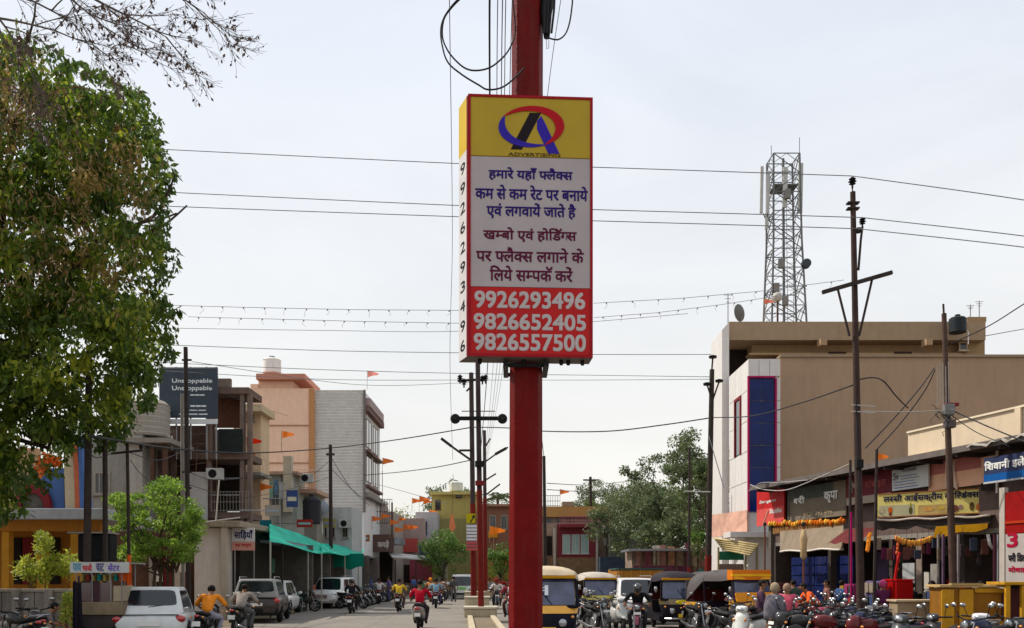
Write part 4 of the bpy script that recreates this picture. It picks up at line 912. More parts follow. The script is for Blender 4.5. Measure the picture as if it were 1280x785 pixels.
for y in (597, 618): blk(t, 'pipe', STEEL, 260, 300, y, y+1.5, 45.2, .06)
b = MB()
for k in range(7): x = 196+k*13+R(-3, 3); b.tube([rel(t, x, R(540, 560), 45.2), rel(t, x+R(-6, 6), 640, 45.3)], .02, 4)
for k in range(5): b.tube([rel(t, 196, 600-k*14, 45.2), rel(t, 262, 590-k*12, 45.2)], .016, 4)
b.build('rebar', mat((.2, .13, .09), .8, .2), t, inv=False)
railing(t, rel(t, 264, 640, 45.3), rel(t, 311, 640, 45.3), 1.0, 12, mat((.3, .28, .25), .6, .1))
t = thing('billboard', 'large blue-grey billboard with white lettering on the unfinished building', 'billboard', tuple(P(199, 530, 44.6)), 0)
s_ = 44.6/F; UX = Vector((1, 0, 0))
board(t, 'panel', mat((.06, .075, .095), .6, .15, 1, dirt=.15), (0, 0, .1*3), UX, 73*s_, 68*s_-.25, .06)
board(t, 'bottom_strip', mat((.6, .62, .62), .5, .08), (0, -.02, 0), UX, 73*s_, .24, .05)
board(t, 'top_rail', STEEL, (0, -.02, 68*s_+.055), UX, 73*s_, .06, .08)
WL = mat((.65, .68, .7), .5, 0)
for txt, x, y, w_, h_ in (("Unstoppable", 215, 480, 50, 6.5), ("Unstoppable", 215, 489.5, 50, 7), ("for real life", 238, 494.5, 18, 3), ("Dekho", 238, 508.5, 20, 4), ("BOOK YOUR AD HERE", 226, 513.5, 32, 2.5), ("CALL 98266 52405", 224, 518.5, 36, 3)):
    if txt in ("for real life", "Dekho", "BOOK YOUR AD HERE", "CALL 98266 52405"):
        for k in range(3): board(t, 'print_line', WL, Vector(((x-199+k*w_*.34)*s_, -.004, (530-y)*s_)), UX, w_*.3*s_, h_*.5*s_, .003)
    else: lettering(txt, WL, t, Vector(((x-199)*s_, -.001, (530-y)*s_)), UX, w_*s_, h_*s_, bold=.012)
for x in (4, 20, 38, 58, 70): MB().tube([(x*s_, .15, -1.7), (x*s_, .15, 2.8)], .045, 6).build('support_post', STEEL, t)
for z in (.2, 1.2, 2.3): MB().tube([(0, .1, z), (73*s_, .1, z)], .03, 5).build('support_rail', STEEL, t)
# cream shop with ledge
t = bt('cream_shop', 'low cream walled shop with a projecting ledge behind the orange shirted rider', 262, 37)
MCW = mat((.60, .53, .47), .85, .07, dirt=.25)
wall(t, MCW, 243, 281, 660, 37, 6); blk(t, 'ledge', mat((.36, .31, .24), .9, .15, dirt=.4), 238, 300, 651, 658.5, 36.6, 6.4, bevel=.03)
blk(t, 'corner_pillar', mat((.5, .44, .36), .85, .08, dirt=.2), 276.2, 283, 658.8, 790, 36.7, .29)
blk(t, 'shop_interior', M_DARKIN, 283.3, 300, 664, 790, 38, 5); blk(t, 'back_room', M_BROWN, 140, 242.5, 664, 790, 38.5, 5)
for x, m in ((205, M_MAR), (216, mat((.5, .47, .4), .8, .1)), (229, M_MAR), (186, M_CONC)): blk(t, 'door_leaf', m, x, x+9, 695, 790, 38.3, .09)
for x, y in ((195, 712), (224, 700)): blk(t, 'notice', mat((.6, .58, .55), .8, .05), x, x+8, y, y+15, 38.1, .03)
b = MB(); b.tube([rel(t, 270, 651, 36.5), rel(t, 274, 600, 36.5)], .03, 5); b.tube([rel(t, 252, 653, 36.5), rel(t, 300, 647, 36.5)], .03, 5); b.build('pipe', mat((.5, .47, .42), .6, .1), t)
# saree shop sign
t = thing('hanging_sign', 'white shop sign with blue Hindi word over a pink band, left of the green tarpaulin', 'sign', tuple(P(290, 688, 37.6)), 0); s_ = 37.6/F
board(t, 'panel', mat((.62, .6, .58), .6, .06, dirt=.1), (0, 0, 11*s_), UX, 28*s_, 17*s_, .08); board(t, 'pink_band', mat((.62, .3, .24), .6, .06), (0, -.003, 0), UX, 28*s_, 10.8*s_, .08)
lettering("साड़ियाँ".replace('ि', '').replace('ड़', 'िड़'), mat((.03, .03, .12), .5, 0), t, Vector((2.5*s_, -.001, 13*s_)), UX, 23*s_, 12*s_, bold=.02)
lettering("वस्त्र भण्डार".replace('स्त्र', 'स'), mat((.5, .04, .04), .5, 0), t, Vector((4*s_, -.004, 3*s_)), UX, 20*s_, 5*s_, bold=.008)
for x in (.1, 27*s_): MB().tube([(x, .06, -2.3), (x, .06, 0)], .03, 5).build('post', STEEL, t)
# beige balcony tower
t = bt('balcony_tower', 'narrow beige tower with a flat cap and dark balcony above the shops', 305, 50)
MTW = mat((.60, .44, .29), .85, .08, dirt=.25)
wall(t, MTW, 303, 326, 514, 50.6, 1.8); blk(t, 'cap', mat((.58, .47, .33), .8, .06, dirt=.2), 290, 327, 505, 513.7, 49.6, 2.8)
for x in (292, 296, 300): blk(t, 'column', MTW, x, x+2.4, 514, 536, 49.9, .2)
win(t, 309, 318, 515, 527, 50.6); 
blk(t, 'balcony_floor', M_CONC, 282, 326, 590, 594, 48.9, 2.2); railing(t, rel(t, 284, 590, 49), rel(t, 325, 590, 49), 1.0, 12, mat((.45, .42, .3), .6, .1))
blk(t, 'dark_recess', M_DARKIN, 284, 302.6, 568, 589.5, 51.4, .3); blk(t, 'yellow_beam', mat((.5, .28, .06), .8, .1), 281, 287, 566, 620, 49.1, .2); blk(t, 'red_beam', mat((.4, .1, .04), .8, .1), 287.2, 318, 566, 572, 49.1, .2)
for x, c in ((281, (.5, .42, .2)), (297, (.55, .5, .25)), (262, (.5, .46, .3))):
    tt = thing('umbrella_bundle', {281: 'folded pale cloth bundle hanging left of the yellow beam', 297: 'folded pale cloth bundle hanging over the small balcony', 262: 'folded cream cloth bundle by the white partition'}[x], 'cloth bundle', tuple(P(x, 596 if x != 297 else 586, 48.6)), 0, 'folded cloth bundles'); MB().lathe([(.02, -.1), (.22, .0), (.2, .15), (.1, .6), (.02, .95)], 10).build('cloth', mat(c, .9, .15, bump=.3), tt, smooth='full'); MB().tube([(0, 0, .9), (0, .1, 1.5)], .01, 4).build('cord', WIRE, tt)
flag('red and saffron flag leaning from the small balcony', P(312, 590, 48.7), 1.9, (.5, .05, .03), .8, lean=-.2)
# peach building
t = bt('peach_building', 'peach coloured blank walled building with a roofed stair tower', 350, 74.7)
wall(t, M_PEACH, 308, 393, 485.5, 74.7, 12); blk(t, 'stair_tower', M_PEACH, 323, 366, 474.5, 486, 75, 5); blk(t, 'tower_cap', mat((.55, .27, .2), .8, .06), 320, 381, 467, 474, 74.2, 6)
blk(t, 'corner_strip', mat((.5, .27, .15), .85, .07), 386, 393.2, 486, 640, 74.6, .09); blk(t, 'parapet', M_PEACH, 313, 323, 480, 485.3, 74.8, 3)
for y in (531, 578): blk(t, 'slab_line', mat((.42, .24, .16), .9, .08), 308, 385.8, y, y+.9, 74.6, .09)
water_tank('white ribbed water tank on the peach stair tower', tuple(P(340, 467, 76)), .75, 1.36, (.7, .68, .64), group='white rooftop water tanks')
# ribbed building
t = bt('ribbed_building', 'tall building with pale ribbed metal side wall and dark street windows', 425, 75)
MRW = mat((.72, .71, .70), .6, .08, 2, dirt=.15); wall(t, MRW, 393.4, 455, 488, 75, 9)
a = P(393, 640, 74.95)-t.location; b_ = P(454, 486, 74.95)-t.location; mb = MB(); n_ = 40
for k in range(n_):
    z = a.z+(b_.z-a.z)*k/n_; h = (b_.z-a.z)/n_; mb.hexa([(a.x, a.y-.02, z), (b_.x, a.y-.02, z), (b_.x, a.y+.06, z), (a.x, a.y+.06, z), (a.x, a.y-.19, z+h*.42), (b_.x, a.y-.19, z+h*.42), (b_.x, a.y+.06, z+h*.42), (a.x, a.y+.06, z+h*.42)])
mb.build('metal_ribs', mat((.8, .79, .77), .6, .08, dirt=.12), t, kind='stuff')
xx = P(455, 0, 75).x-t.location.x
blk(t, 'corner_strip', mat((.2, .18, .17), .7, .1), 454.2, 456.5, 487, 640, 74.8, .3)
for z0 in (CH+(720-556)/F*75, CH+(720-600)/F*75): 
    swin(t, xx, 1.0, 3.8, z0, z0+2.4, 1); swin(t, xx, 4.8, 7.6, z0, z0+2.4, 1)
    MB().box(xx, .4, z0-.5, xx+.35, 8.6, z0-.3).build('balcony_slab', mat((.2, .13, .12), .8, .1), t); 
MB().box(xx+.0, 0, 15.2, xx+.4, 9, 15.7).build('cornice', mat((.2, .13, .12), .8, .1), t); MB().box(xx-.2, .2, 15.6, xx+.5, 8, 16.3).build('parapet', mat((.42, .34, .33), .8, .1), t)
MB().box(xx+.02, -.05, 8.2, xx+.5, 9, 8.6).build('balcony_slab', M_CONC, t)
flag('small pink flag on the roof of the ribbed building', P(459, 487, 76), 1.6, (.8, .3, .25), .9)
# pale blue and grey low row with balconies in front of the peach building
t = bt('balcony_row', 'two storey grey-green row of shops with railings below the peach wall', 340, 54)
MGG = mat((.42, .44, .40), .85, .12, dirt=.45)
wall(t, MGG, 300, 366, 592, 54, 3); blk(t, 'roof_edge', mat((.42, .3, .24), .85, .1, dirt=.3), 298, 372, 589, 593, 53.6, 3)
blk(t, 'pillar', mat((.5, .46, .38), .85, .1), 354, 364, 570, 640, 53.4, .5)
for x0, x1, y0, y1 in ((307, 318, 604, 640), (322, 333, 600, 636), (339, 350, 606, 640)): win(t, x0, x1, y0, y1, 54, gm=mat((.06, .09, .1), .2, .3, coat=.6))
for x in (318, 334, 349): blk(t, 'drain_pipe', mat((.45, .47, .46), .6, .1), x, x+1.6, 596, 668, 53.85, .12)
blk(t, 'balcony_floor', mat((.5, .34, .26), .8, .1), 366.3, 396, 611, 616, 55.5, 4); railing(t, rel(t, 367, 611, 55.6), rel(t, 395, 611, 55.6), 1.15, 8, mat((.6, .42, .34), .6, .1), .03)
blk(t, 'side_wall', mat((.33, .32, .28), .85, .12, dirt=.35), 366.3, 396, 616.3, 690, 57.5, 2.5)
for x in (370, 377, 384): win(t, x, x+5, 622, 652, 57.5, bars=0)
wall(t, mat((.48, .5, .5), .85, .1, dirt=.35), 396.3, 440, 634, 60, 4, 'annex_wall'); 
for x in (402, 412, 428): win(t, x, x+7, 655, 672, 60)
for x, y, w_, m in ((302, 636, 12, (.4, .42, .45)), (316, 642, 9, (.5, .5, .5)), (325, 638, 8, (.16, .25, .35))): blk(t, 'shop_board', mat(m, .7, .2), x, x+w_, y, y+18, 52.9, .08)
water_tank('black round water tank beside the balcony above the green tarpaulin', tuple(P(390, 655, 54.5)), .55, 1.7, (.03, .03, .035))
t = thing('satellite_dish', 'blue-grey satellite dish above the green tarpaulin', 'satellite dish', tuple(P(403, 645, 56)), .4)
MB().lathe([(.02, 0), (.25, .05), (.45, .18), (.46, .19), (.25, .07), (.02, .02)], 16, (0, 0, .5), 'Y').build('dish', mat((.3, .33, .38), .5, .1), t, smooth=True); MB().tube([(0, .1, -.3), (0, .05, .5)], .03, 6).build('mast', STEEL, t)
# ground floor shops beneath the tarpaulins
t = bt('dark_shop_row', 'row of dark open shopfronts under the green tarpaulins', 380, 46)
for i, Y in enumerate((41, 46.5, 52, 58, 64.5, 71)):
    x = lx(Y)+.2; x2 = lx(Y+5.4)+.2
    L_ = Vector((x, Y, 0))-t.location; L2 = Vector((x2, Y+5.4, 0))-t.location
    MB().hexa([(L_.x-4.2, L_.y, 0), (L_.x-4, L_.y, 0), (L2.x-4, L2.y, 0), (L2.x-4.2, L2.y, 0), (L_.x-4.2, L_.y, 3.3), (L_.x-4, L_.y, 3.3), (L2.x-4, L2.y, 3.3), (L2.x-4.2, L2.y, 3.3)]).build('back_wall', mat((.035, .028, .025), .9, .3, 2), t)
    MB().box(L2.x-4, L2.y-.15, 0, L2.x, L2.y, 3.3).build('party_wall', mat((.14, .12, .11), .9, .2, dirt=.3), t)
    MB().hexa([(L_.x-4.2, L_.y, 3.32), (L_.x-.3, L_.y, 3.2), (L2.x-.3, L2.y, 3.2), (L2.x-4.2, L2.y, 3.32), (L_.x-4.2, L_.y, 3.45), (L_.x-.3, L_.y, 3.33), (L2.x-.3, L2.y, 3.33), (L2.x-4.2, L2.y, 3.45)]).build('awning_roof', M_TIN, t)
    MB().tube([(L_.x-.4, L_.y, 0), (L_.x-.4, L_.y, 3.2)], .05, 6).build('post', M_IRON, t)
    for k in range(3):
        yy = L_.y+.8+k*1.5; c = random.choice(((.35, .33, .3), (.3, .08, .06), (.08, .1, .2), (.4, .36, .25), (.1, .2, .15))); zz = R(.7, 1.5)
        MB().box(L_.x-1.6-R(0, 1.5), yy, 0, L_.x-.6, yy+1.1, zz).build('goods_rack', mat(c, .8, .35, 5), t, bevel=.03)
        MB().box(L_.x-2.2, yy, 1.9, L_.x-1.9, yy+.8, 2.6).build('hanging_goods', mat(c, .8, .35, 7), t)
M_TARP = mat((.02, .60, .42), .55, .1, 1.5, bump=.25, bs=3, trans=.35)
def tarp(label, c4, sag, poles, hem=.0):
    t = thing('green_tarpaulin', label, 'tarpaulin', (c4[0][0], c4[0][1], 0), 0, 'green tarpaulins'); o = Vector(t.location); n = 10; v = []; f = []
    for i in range(n+1):
        for j in range(n+1):
            a, b = i/n, j/n; p = bil(c4, a, b); p.z += -sag*math.sin(PI*a)*(.6+.4*math.sin(PI*b))+.06*math.sin(9*a+5*b)+.04*math.sin(17*b); v.append(p-o)
    for i in range(n):
        for j in range(n): k = i*(n+1)+j; f.append((k, k+n+1, k+n+2, k+1))
    MB().add(v, f).build('sheet', M_TARP, t, smooth='full', inv=False)
    for p in poles: MB().tube([(p[0]-o.x, p[1]-o.y, 0), (p[0]-o.x, p[1]-o.y, p[2])], .04, 6).build('pole', mat((.4, .38, .33), .7, .1), t)
    if hem:
        v = []; a0 = Vector(c4[1])-o; b0 = Vector(c4[2])-o
        for k in range(9): q = a0+(b0-a0)*k/8; v += [q, q+Vector((.08*math.sin(k*2), 0, -hem+.2*math.sin(k*1.7)))]
        MB().add(v, [(2*k, 2*k+2, 2*k+3, 2*k+1) for k in range(8)]).build('hanging_flap', M_TARP, t, smooth='full', inv=False)
    return t
tarp('nearer and larger bright green tarpaulin over the left shops', [P(337, 677, 37), P(431, 694.5, 55), P(434, 688, 61), P(337, 652, 42)], .16, [P(338, 677, 37), P(431, 694, 55), P(385, 686, 45)])
tarp('farther bright green tarpaulin with a flap hanging at its outer end', [P(402, 691, 47), P(450, 693, 60), P(456, 687, 67), P(402, 677, 53)], .08, [P(448, 693, 60), P(402, 691, 47)], hem=0)
tt = thing('green_cloth_flap', 'green cloth flap hanging straight down below the farther tarpaulin', 'tarpaulin', tuple(P(417, 710, 56)), 0, 'green tarpaulins'); v = []
for k in range(9): v += [(k*.23, .06*math.sin(k*1.9), .1*math.sin(k*1.1)), (k*.23, .04*math.sin(k*1.5), 18/F*56)]
MB().add(v, [(2*k, 2*k+2, 2*k+3, 2*k+1) for k in range(8)]).build('cloth', mat((.01, .2, .14), .6, .1, trans=.3), tt, smooth='full', inv=False)
t = thing('blue_tarpaulin', 'dark teal cloth panel hanging at the left end of the green tarpaulin', 'tarpaulin', tuple(P(325, 690, 42.5))); s_ = 42.5/F
board(t, 'sheet', mat((.02, .12, .16), .7, .2, 3, bump=.3), (0, 0, 0), UX, 14*s_, 40*s_, .03)
MB().tube([(0, .05, -2.5), (0, .05, 1.5)], .03, 5).build('pole', STEEL, t)
# ---------------------------------------------------------------- far left / middle of the street
GC = 'far buildings at the end of the street'
t = bt('flagged_shop', 'low grey shop building hung with saffron flags beyond the ribbed building', 478, 84, group=GC)
wall(t, mat((.4, .36, .33), .9, .15, dirt=.4), 440, 492, 640, 84, 8); blk(t, 'roof_slab', mat((.6, .55, .5), .8, .1), 452, 478, 624, 627.5, 82, 4); blk(t, 'upper_wall', mat((.36, .3, .27), .85, .12, dirt=.3), 452, 476, 627.8, 639.8, 84, 5)
for x in (452, 462, 489): blk(t, 'roof_post', M_BROWN, x, x+1.6, 628, 690, 81.9, .3)
blk(t, 'awning', M_TIN, 440, 500, 672, 680, 80, 4); blk(t, 'shop_opening', M_DARKIN, 446, 490, 690, 728, 83.8, .2); blk(t, 'signboard', mat((.12, .08, .07), .7, .2), 466, 492, 668, 690, 79.7, .12)
lettering("कपड़े", mat((.5, .48, .45), .6, 0), t, rel(t, 472, 686, 79.7), UX, .95, .7, bold=.05)
railing(t, rel(t, 441, 655, 82), rel(t, 490, 655, 82), 2.2, 16, M_IRON, .03)
t = bt('pink_shop', 'pink and grey low shop with a red board in the middle distance', 512, 92, group=GC)
wall(t, mat((.45, .36, .34), .85, .1, dirt=.3), 492, 530, 648, 92, 8); blk(t, 'signboard', mat((.5, .12, .11), .7, .1), 500, 522, 673, 690, 91.5, .2); blk(t, 'upper_block', mat((.5, .5, .52), .85, .08), 520, 546, 640, 680, 94, 5)
win(t, 530, 534, 652, 668, 94, bars=0, fm=M_BLUE); blk(t, 'shop_opening', M_DARKIN, 494, 528, 706, 728, 91.8, .15); blk(t, 'blue_board', mat((.07, .08, .16), .7, .1), 524, 548, 681, 698, 90, .2)
blk(t, 'curtain', mat((.35, .1, .12), .8, .1), 512, 540, 700, 726, 91, .1)
t = thing('tin_awning', 'long pale tin awning edge crossing below the pink shop', 'awning', tuple(P(500, 705, 80)), 0)
q = [rel(t, 490, 697, 78), rel(t, 560, 703, 88), rel(t, 556, 699, 92), rel(t, 486, 692, 82)]; MB().hexa([*q, *[p+UP*.12 for p in q]]).build('sheet', mat((.6, .6, .58), .4, .1, metal=.3), t)
for x in (494, 520, 555): MB().tube([rel(t, x, 700, 79), rel(t, x, 700, 79)*Vector((1, 1, 0)) if False else Vector((rel(t, x, 700, 79).x, rel(t, x, 700, 79).y, -t.location.z))], .06, 6).build('post', M_IRON, t)
t = bt('yellow_building', 'small yellow upper storey with a white tank behind the street trees', 563, 98, group=GC)
MYL = mat((.46, .40, .17), .85, .08, dirt=.2); wall(t, MYL, 540, 598, 618, 98, 8); blk(t, 'roof_edge', mat((.52, .45, .2), .8, .08), 537, 600, 614.5, 618, 97.4, 9); win(t, 544, 551, 625, 637, 98, fm=M_BROWN, bars=0); win(t, 570, 577, 617.5, 622, 98, fm=M_BROWN, bars=0)
blk(t, 'lower_wall', mat((.3, .28, .13), .85, .1, dirt=.2), 528, 600, 648, 728, 97.7, .25)
water_tank('white round water tank on the yellow building', tuple(P(570, 614, 99)), .75, 1.1, (.6, .62, .58), group='white rooftop water tanks')
LF = leafmat((.045, .07, .025), (.085, .12, .04), (.19, .21, .08), .3); LD = leafmat((.055, .08, .035), (.10, .13, .055), (.21, .23, .10), .3)  # LF, LD: paler far-tree greens, distance haze put into the leaf colour
LG = leafmat((.03, .07, .012), (.09, .17, .03), (.2, .3, .05), .35)
GT = 'trees at the far end of the street'
tree('bright green street tree in front of the yellow building', tuple(G(553, 84)), 6.2, 2.5, 4.6, LG, GT, 5200, .22)
tree('dull olive tree rising behind the flagged rooftops', tuple(G(505, 118)), 10.4, 4.6, 6, leafmat((.06, .07, .015), (.15, .16, .04), (.25, .25, .07)), GT, 5200, .3)
tree('sparse grey green tree behind the yellow building', tuple(G(563, 125)), 16, 3.9, 9, LD, GT, 3600, .32, thin=.8, nclump=26)
tree('small green tree just right of the median poles', tuple(G(625, 88)), 4.9, 2.0, 3.6, LG, GT, 3600, .22)
t = thing('palm_tree', 'palm top showing between the median poles and the red pole', 'palm tree', tuple(G(622, 120)), 0, GT); MB().tube([(0, 0, 0), (.2, 0, 6), (0, 0, 12)], [.28, .2, .17], 8).build('trunk', mat((.12, .09, .07), .9, .2), t)
for k in range(16):
    a = k*2*PI/16+R(-.2, .2); e = R(.1, .9); mb = MB(); pts = [Vector((0, 0, 12))+Vector((math.cos(a)*s*2.6, math.sin(a)*s*2.6, s*e*2.6-1.9*s*s)) for s in (0, .25, .5, .75, 1)]
    mb.tube(pts, [.05, .04, .03, .02, .01], 4)
    for i in range(1, 5):
        for sgn in (-1, 1):
            for h in (0, .5): p = pts[i-1].lerp(pts[i], h+.3); sd = Vector((-math.sin(a), math.cos(a), 0))*sgn*.7+Vector((math.cos(a), math.sin(a), 0))*.3; mb.add([p, p+sd*.5+Vector((0, 0, -.02)), p+sd-UP*.35], [(0, 1, 2)])
    mb.build('frond', mat((.09, .11, .05), .6, .2, trans=.3), t, inv=False)
t = bt('brown_block', 'brown two storey block seen between the median poles and the red pole', 622, 96, group=GC)
wall(t, mat((.25, .14, .10), .85, .1, dirt=.2), 600, 676, 633, 96, 8); blk(t, 'roof_edge', mat((.3, .18, .13), .8, .1), 598, 678, 630, 633, 95.5, 9)
for x, c in ((626, (.3, .3, .28)), (612, (.4, .15, .05))): win(t, x, x+8, 644, 662, 96)
blk(t, 'ochre_wall', mat((.35, .2, .07), .85, .15), 606, 640, 690, 728, 95, .5); blk(t, 'signboard', mat((.55, .25, .03), .7, .15), 610, 622, 664, 672, 95.4, .15)
# white ribbed gate pillars
t = thing('gate_pillar', 'pale ribbed pillar standing by the road in front of the pink shop', 'pillar', tuple(G(553, 86)), 0); s_ = 86/F
for k, x in enumerate((-5.5, -1.5, 2.5)): MB().box(x*s_, -.3, 0, (x+3.4)*s_, .3, CH+29*s_).build('pilaster', mat((.5, .47, .42), .8, .1, dirt=.25), t, bevel=.03)
MB().box(-6*s_, -.36, CH+29.2*s_, 6.4*s_, .36, CH+31*s_).build('cap', M_CONC, t)
# median poles
M_IR2 = mat((.06, .045, .045), .7, .3, 4, bump=.2, dirt=.2)
p1 = epole('nearest dark median pole with a black crossarm and red painted foot', 597, 440, 601.5, 34.7, .105, .09, m=M_IR2, red=5.0)
MB().cbox(rel(p1, 598, 523, 34.5), (66*34.5/F*.94, .12, .14)).build('crossarm', BLACK, p1, bevel=.01)
for x in (569, 628):
    q = rel(p1, x, 523.5, 34.3); MB().lathe([(.02, -.1), (.15, -.09), (.185, -.04), (.185, .04), (.15, .09), (.02, .1)], 18, q, 'Y').build('drum', BLACK, p1, smooth=True); MB().lathe([(.06, -.14), (.06, .12)], 10, q, 'Y').build('drum_hub', M_IRON, p1)
MB().cbox(rel(p1, 598, 514, 34.5), (1.25, .03, .03)).build('thin_arm', M_IRON, p1)
p2 = epole('dark electric pole behind the nearest median pole with bent lamp arms', 589, 466, 592.5, 49, .15, .12, m=M_IR2, red=5.6)
b = MB(); 
for k, (x, y) in enumerate(((575, 473), (580, 478), (603, 474), (607, 473))): insul(p2, rel(p2, x, y, 48.9), 2.0)
MB().tube([rel(p2, 572, 476, 48.9), rel(p2, 608, 474, 48.9)], .07, 6).build('crossarm', M_IRON, p2)
MB().tube([rel(p2, 583, 489, 48.9), rel(p2, 590, 482, 48.9)], .05, 5).build('brace', M_IRON, p2)
for pts in (((554, 550), (570, 562), (590, 576)), ((574, 563), (588, 563))):
    MB().tube([rel(p2, x, y, 48.9) for x, y in pts], .06, 6).build('lamp_arm', M_IRON, p2)
t = p2; MB().cbox(rel(p2, 558, 553, 48.8), (.7, .18, .14), ry=.65).build('lamp_head', M_IRON, p2, bevel=.02)
p3 = epole('shorter dark median pole with branching arms behind the first two', 605.5, 538, 607, 57, .13, .1, m=M_IR2, red=6.6)
for pts in (((635, 559), (622, 566), (607, 577)), ((606, 560), (613, 548)), ((607, 600), (620, 592)), ((608, 618), (625, 605))): MB().tube([rel(p3, x, y, 56.9) for x, y in pts], .05, 5).build('lamp_arm', M_IRON, p3)
MB().cbox(rel(p3, 626, 564, 56.8), (.8, .2, .16), ry=-.5).build('lamp_head', M_IRON, p3, bevel=.02)
MB().cbox(rel(p1, 600, 604, 34.5), (.34, .34, .16)).build('collar', M_MAR, p1); MB().cbox(rel(p1, 600, 580, 34.5), (.36, .34, .2)).build('collar', BLACK, p1)
t = thing('median_sign', 'white slatted sign panel with red lower rows fixed left of the median pole', 'sign', tuple(P(583, 688, 48.4)), 0); s_ = 48.4/F
for k in range(8): board(t, 'slat', mat((.62, .6, .62) if k > 2 else (.5, .12, .12), .6, .05), (0, 0, k*4.1*s_), UX, 13*s_, 2.9*s_, .05)
board(t, 'back_frame', mat((.28, .27, .3), .6, .1), (0, .06, 0), UX, 13*s_, 33*s_, .05)
t = thing('yellow_board', 'small yellow arrow board above the slatted median sign', 'sign', tuple(P(583, 654, 48.4)), 0)
board(t, 'panel', mat((.5, .42, .03), .6, .05), (0, 0, 0), UX, 11*s_, 12*s_, .05); 
MB().add([(x*s_, -.01, z*s_) for x, z in ((4, 1), (8, 7), (6.5, 8), (10, 11), (10.5, 6), (9.2, 6.6), (5.5, .5))], [(0, 1, 2, 3, 4, 5, 6)]).build('arrow', INK, t, inv=False)
# right of the red pole
epole('thin dark pole hard against the right side of the red pole', 680, 570, 682, 60, .13, .1)
pp = epole('distant thin pole with a small crossarm in front of the maroon house', 738, 596, 740, 88, .16, .13)
MB().tube([rel(pp, 729, 600, 88), rel(pp, 747, 600, 88)], .08, 5).build('crossarm', M_IRON, pp)
t = bt('maroon_house', 'maroon and ochre two storey house with pale window band right of the red pole', 720, 84, group=GC)
MMR = mat((.2, .045, .055), .8, .1, dirt=.2); wall(t, mat((.42, .3, .24), .85, .12, dirt=.3), 660, 766, 654, 85, 9, 'wall'); wall(t, MMR, 697, 746, 655, 84, 1, 'front_bay')
blk(t, 'roof_parapet', mat((.46, .27, .12), .8, .08, dirt=.2), 672, 764, 633, 646, 84.6, 9); blk(t, 'upper_band', mat((.42, .35, .31), .8, .1), 676, 766, 646.3, 654.7, 85.4, 6)
for x in (677, 683, 696, 709, 754): win(t, x, x+6, 647.5, 654, 85.4, gm=mat((.10, .12, .14), .3, .2), bars=0)
blk(t, 'balcony', MMR, 700, 750, 655, 659, 83.2, 1.2); railing(t, rel(t, 700, 655, 83.3), rel(t, 750, 655, 83.3), .7, 14, mat((.5, .2, .22), .7, .1), .03)
for k in range(3): win(t, 703+k*11.5, 713+k*11.5, 668, 692, 84, fm=mat((.5, .5, .47), .7, .1), gm=mat((.26, .36, .34), .3, .15, coat=.5))
for x, y in ((754, 673), (752, 657)): blk(t, 'hoarding', mat((.55, .52, .46), .7, .1), x, x+9, y, y+9, 84.8, .1)
for x in (692, 745): blk(t, 'column', mat((.45, .4, .36), .8, .1), x, x+2.6, 660, 728, 83.4, .3)
blk(t, 'ground_front', mat((.2, .13, .08), .85, .3, 3), 662, 766, 697, 728, 83.9, .8); blk(t, 'door', M_DARKIN, 682, 690, 670, 694, 84.9, .09)
blk(t, 'roof_block', mat((.3, .27, .25), .8, .1), 668, 675, 617, 632.7, 86, 2); blk(t, 'roof_hut', mat((.28, .23, .19), .85, .1), 703, 717, 627, 632.7, 86, 2)
railing(t, rel(t, 676, 633, 85), rel(t, 700, 633, 85), 1.0, 8, M_IRON, .03)
blk(t, 'side_shop', mat((.4, .4, .38), .85, .2, 2), 662, 678, 660, 700, 82, 2); blk(t, 'side_board', mat((.42, .08, .1), .7, .1), 662, 677, 701, 710, 81.8, .15)
# tree mass
GR = 'grey green trees behind the rickshaws'
tree('lower grey green tree between the maroon house and the market sheds', tuple(G(792, 76)), 9.6, 4.0, 7.6, LD, GR, 8000, .25, nclump=48, thin=.85)
tree('grey green tree filling the gap over the market sheds', tuple(G(838, 84)), 11.2, 4.4, 8.5, LF, GR, 9000, .26, nclump=48, thin=.85)
for lab, px, Y, h, cr, chh, nl in (('tall grey green tree closest to the dark pole, reaching highest', 860, 74, 14.2, 3.6, 11, 9000), ('broad grey green tree left of the tallest one', 818, 88, 12.0, 5.0, 9, 9500), ('dark rounded tree right of the maroon house', 780, 94, 11.8, 4.6, 9.5, 9500), ('pale olive tree right behind the maroon house roof', 750, 112, 14.2, 4.2, 9, 6200), ('grey green tree crowding the white panelled facade', 892, 64, 11.5, 2.4, 9.5, 6000), ('low thin tree between the rickshaws and the tall trees', 836, 70, 7.0, 2.6, 4.5, 4200)):
    tree(lab, tuple(G(px, Y)), h, cr, chh, LD if 'pale' in lab or 'tall' in lab else LF, GR, nl*1.3, .26, nclump=48, thin=.85)
shrub('bright green sapling top beside the dark brown-footed pole', 870, 60, [(870, 672, 10, 8)], 1000, .2, LG, 'shrubs by the roadside')
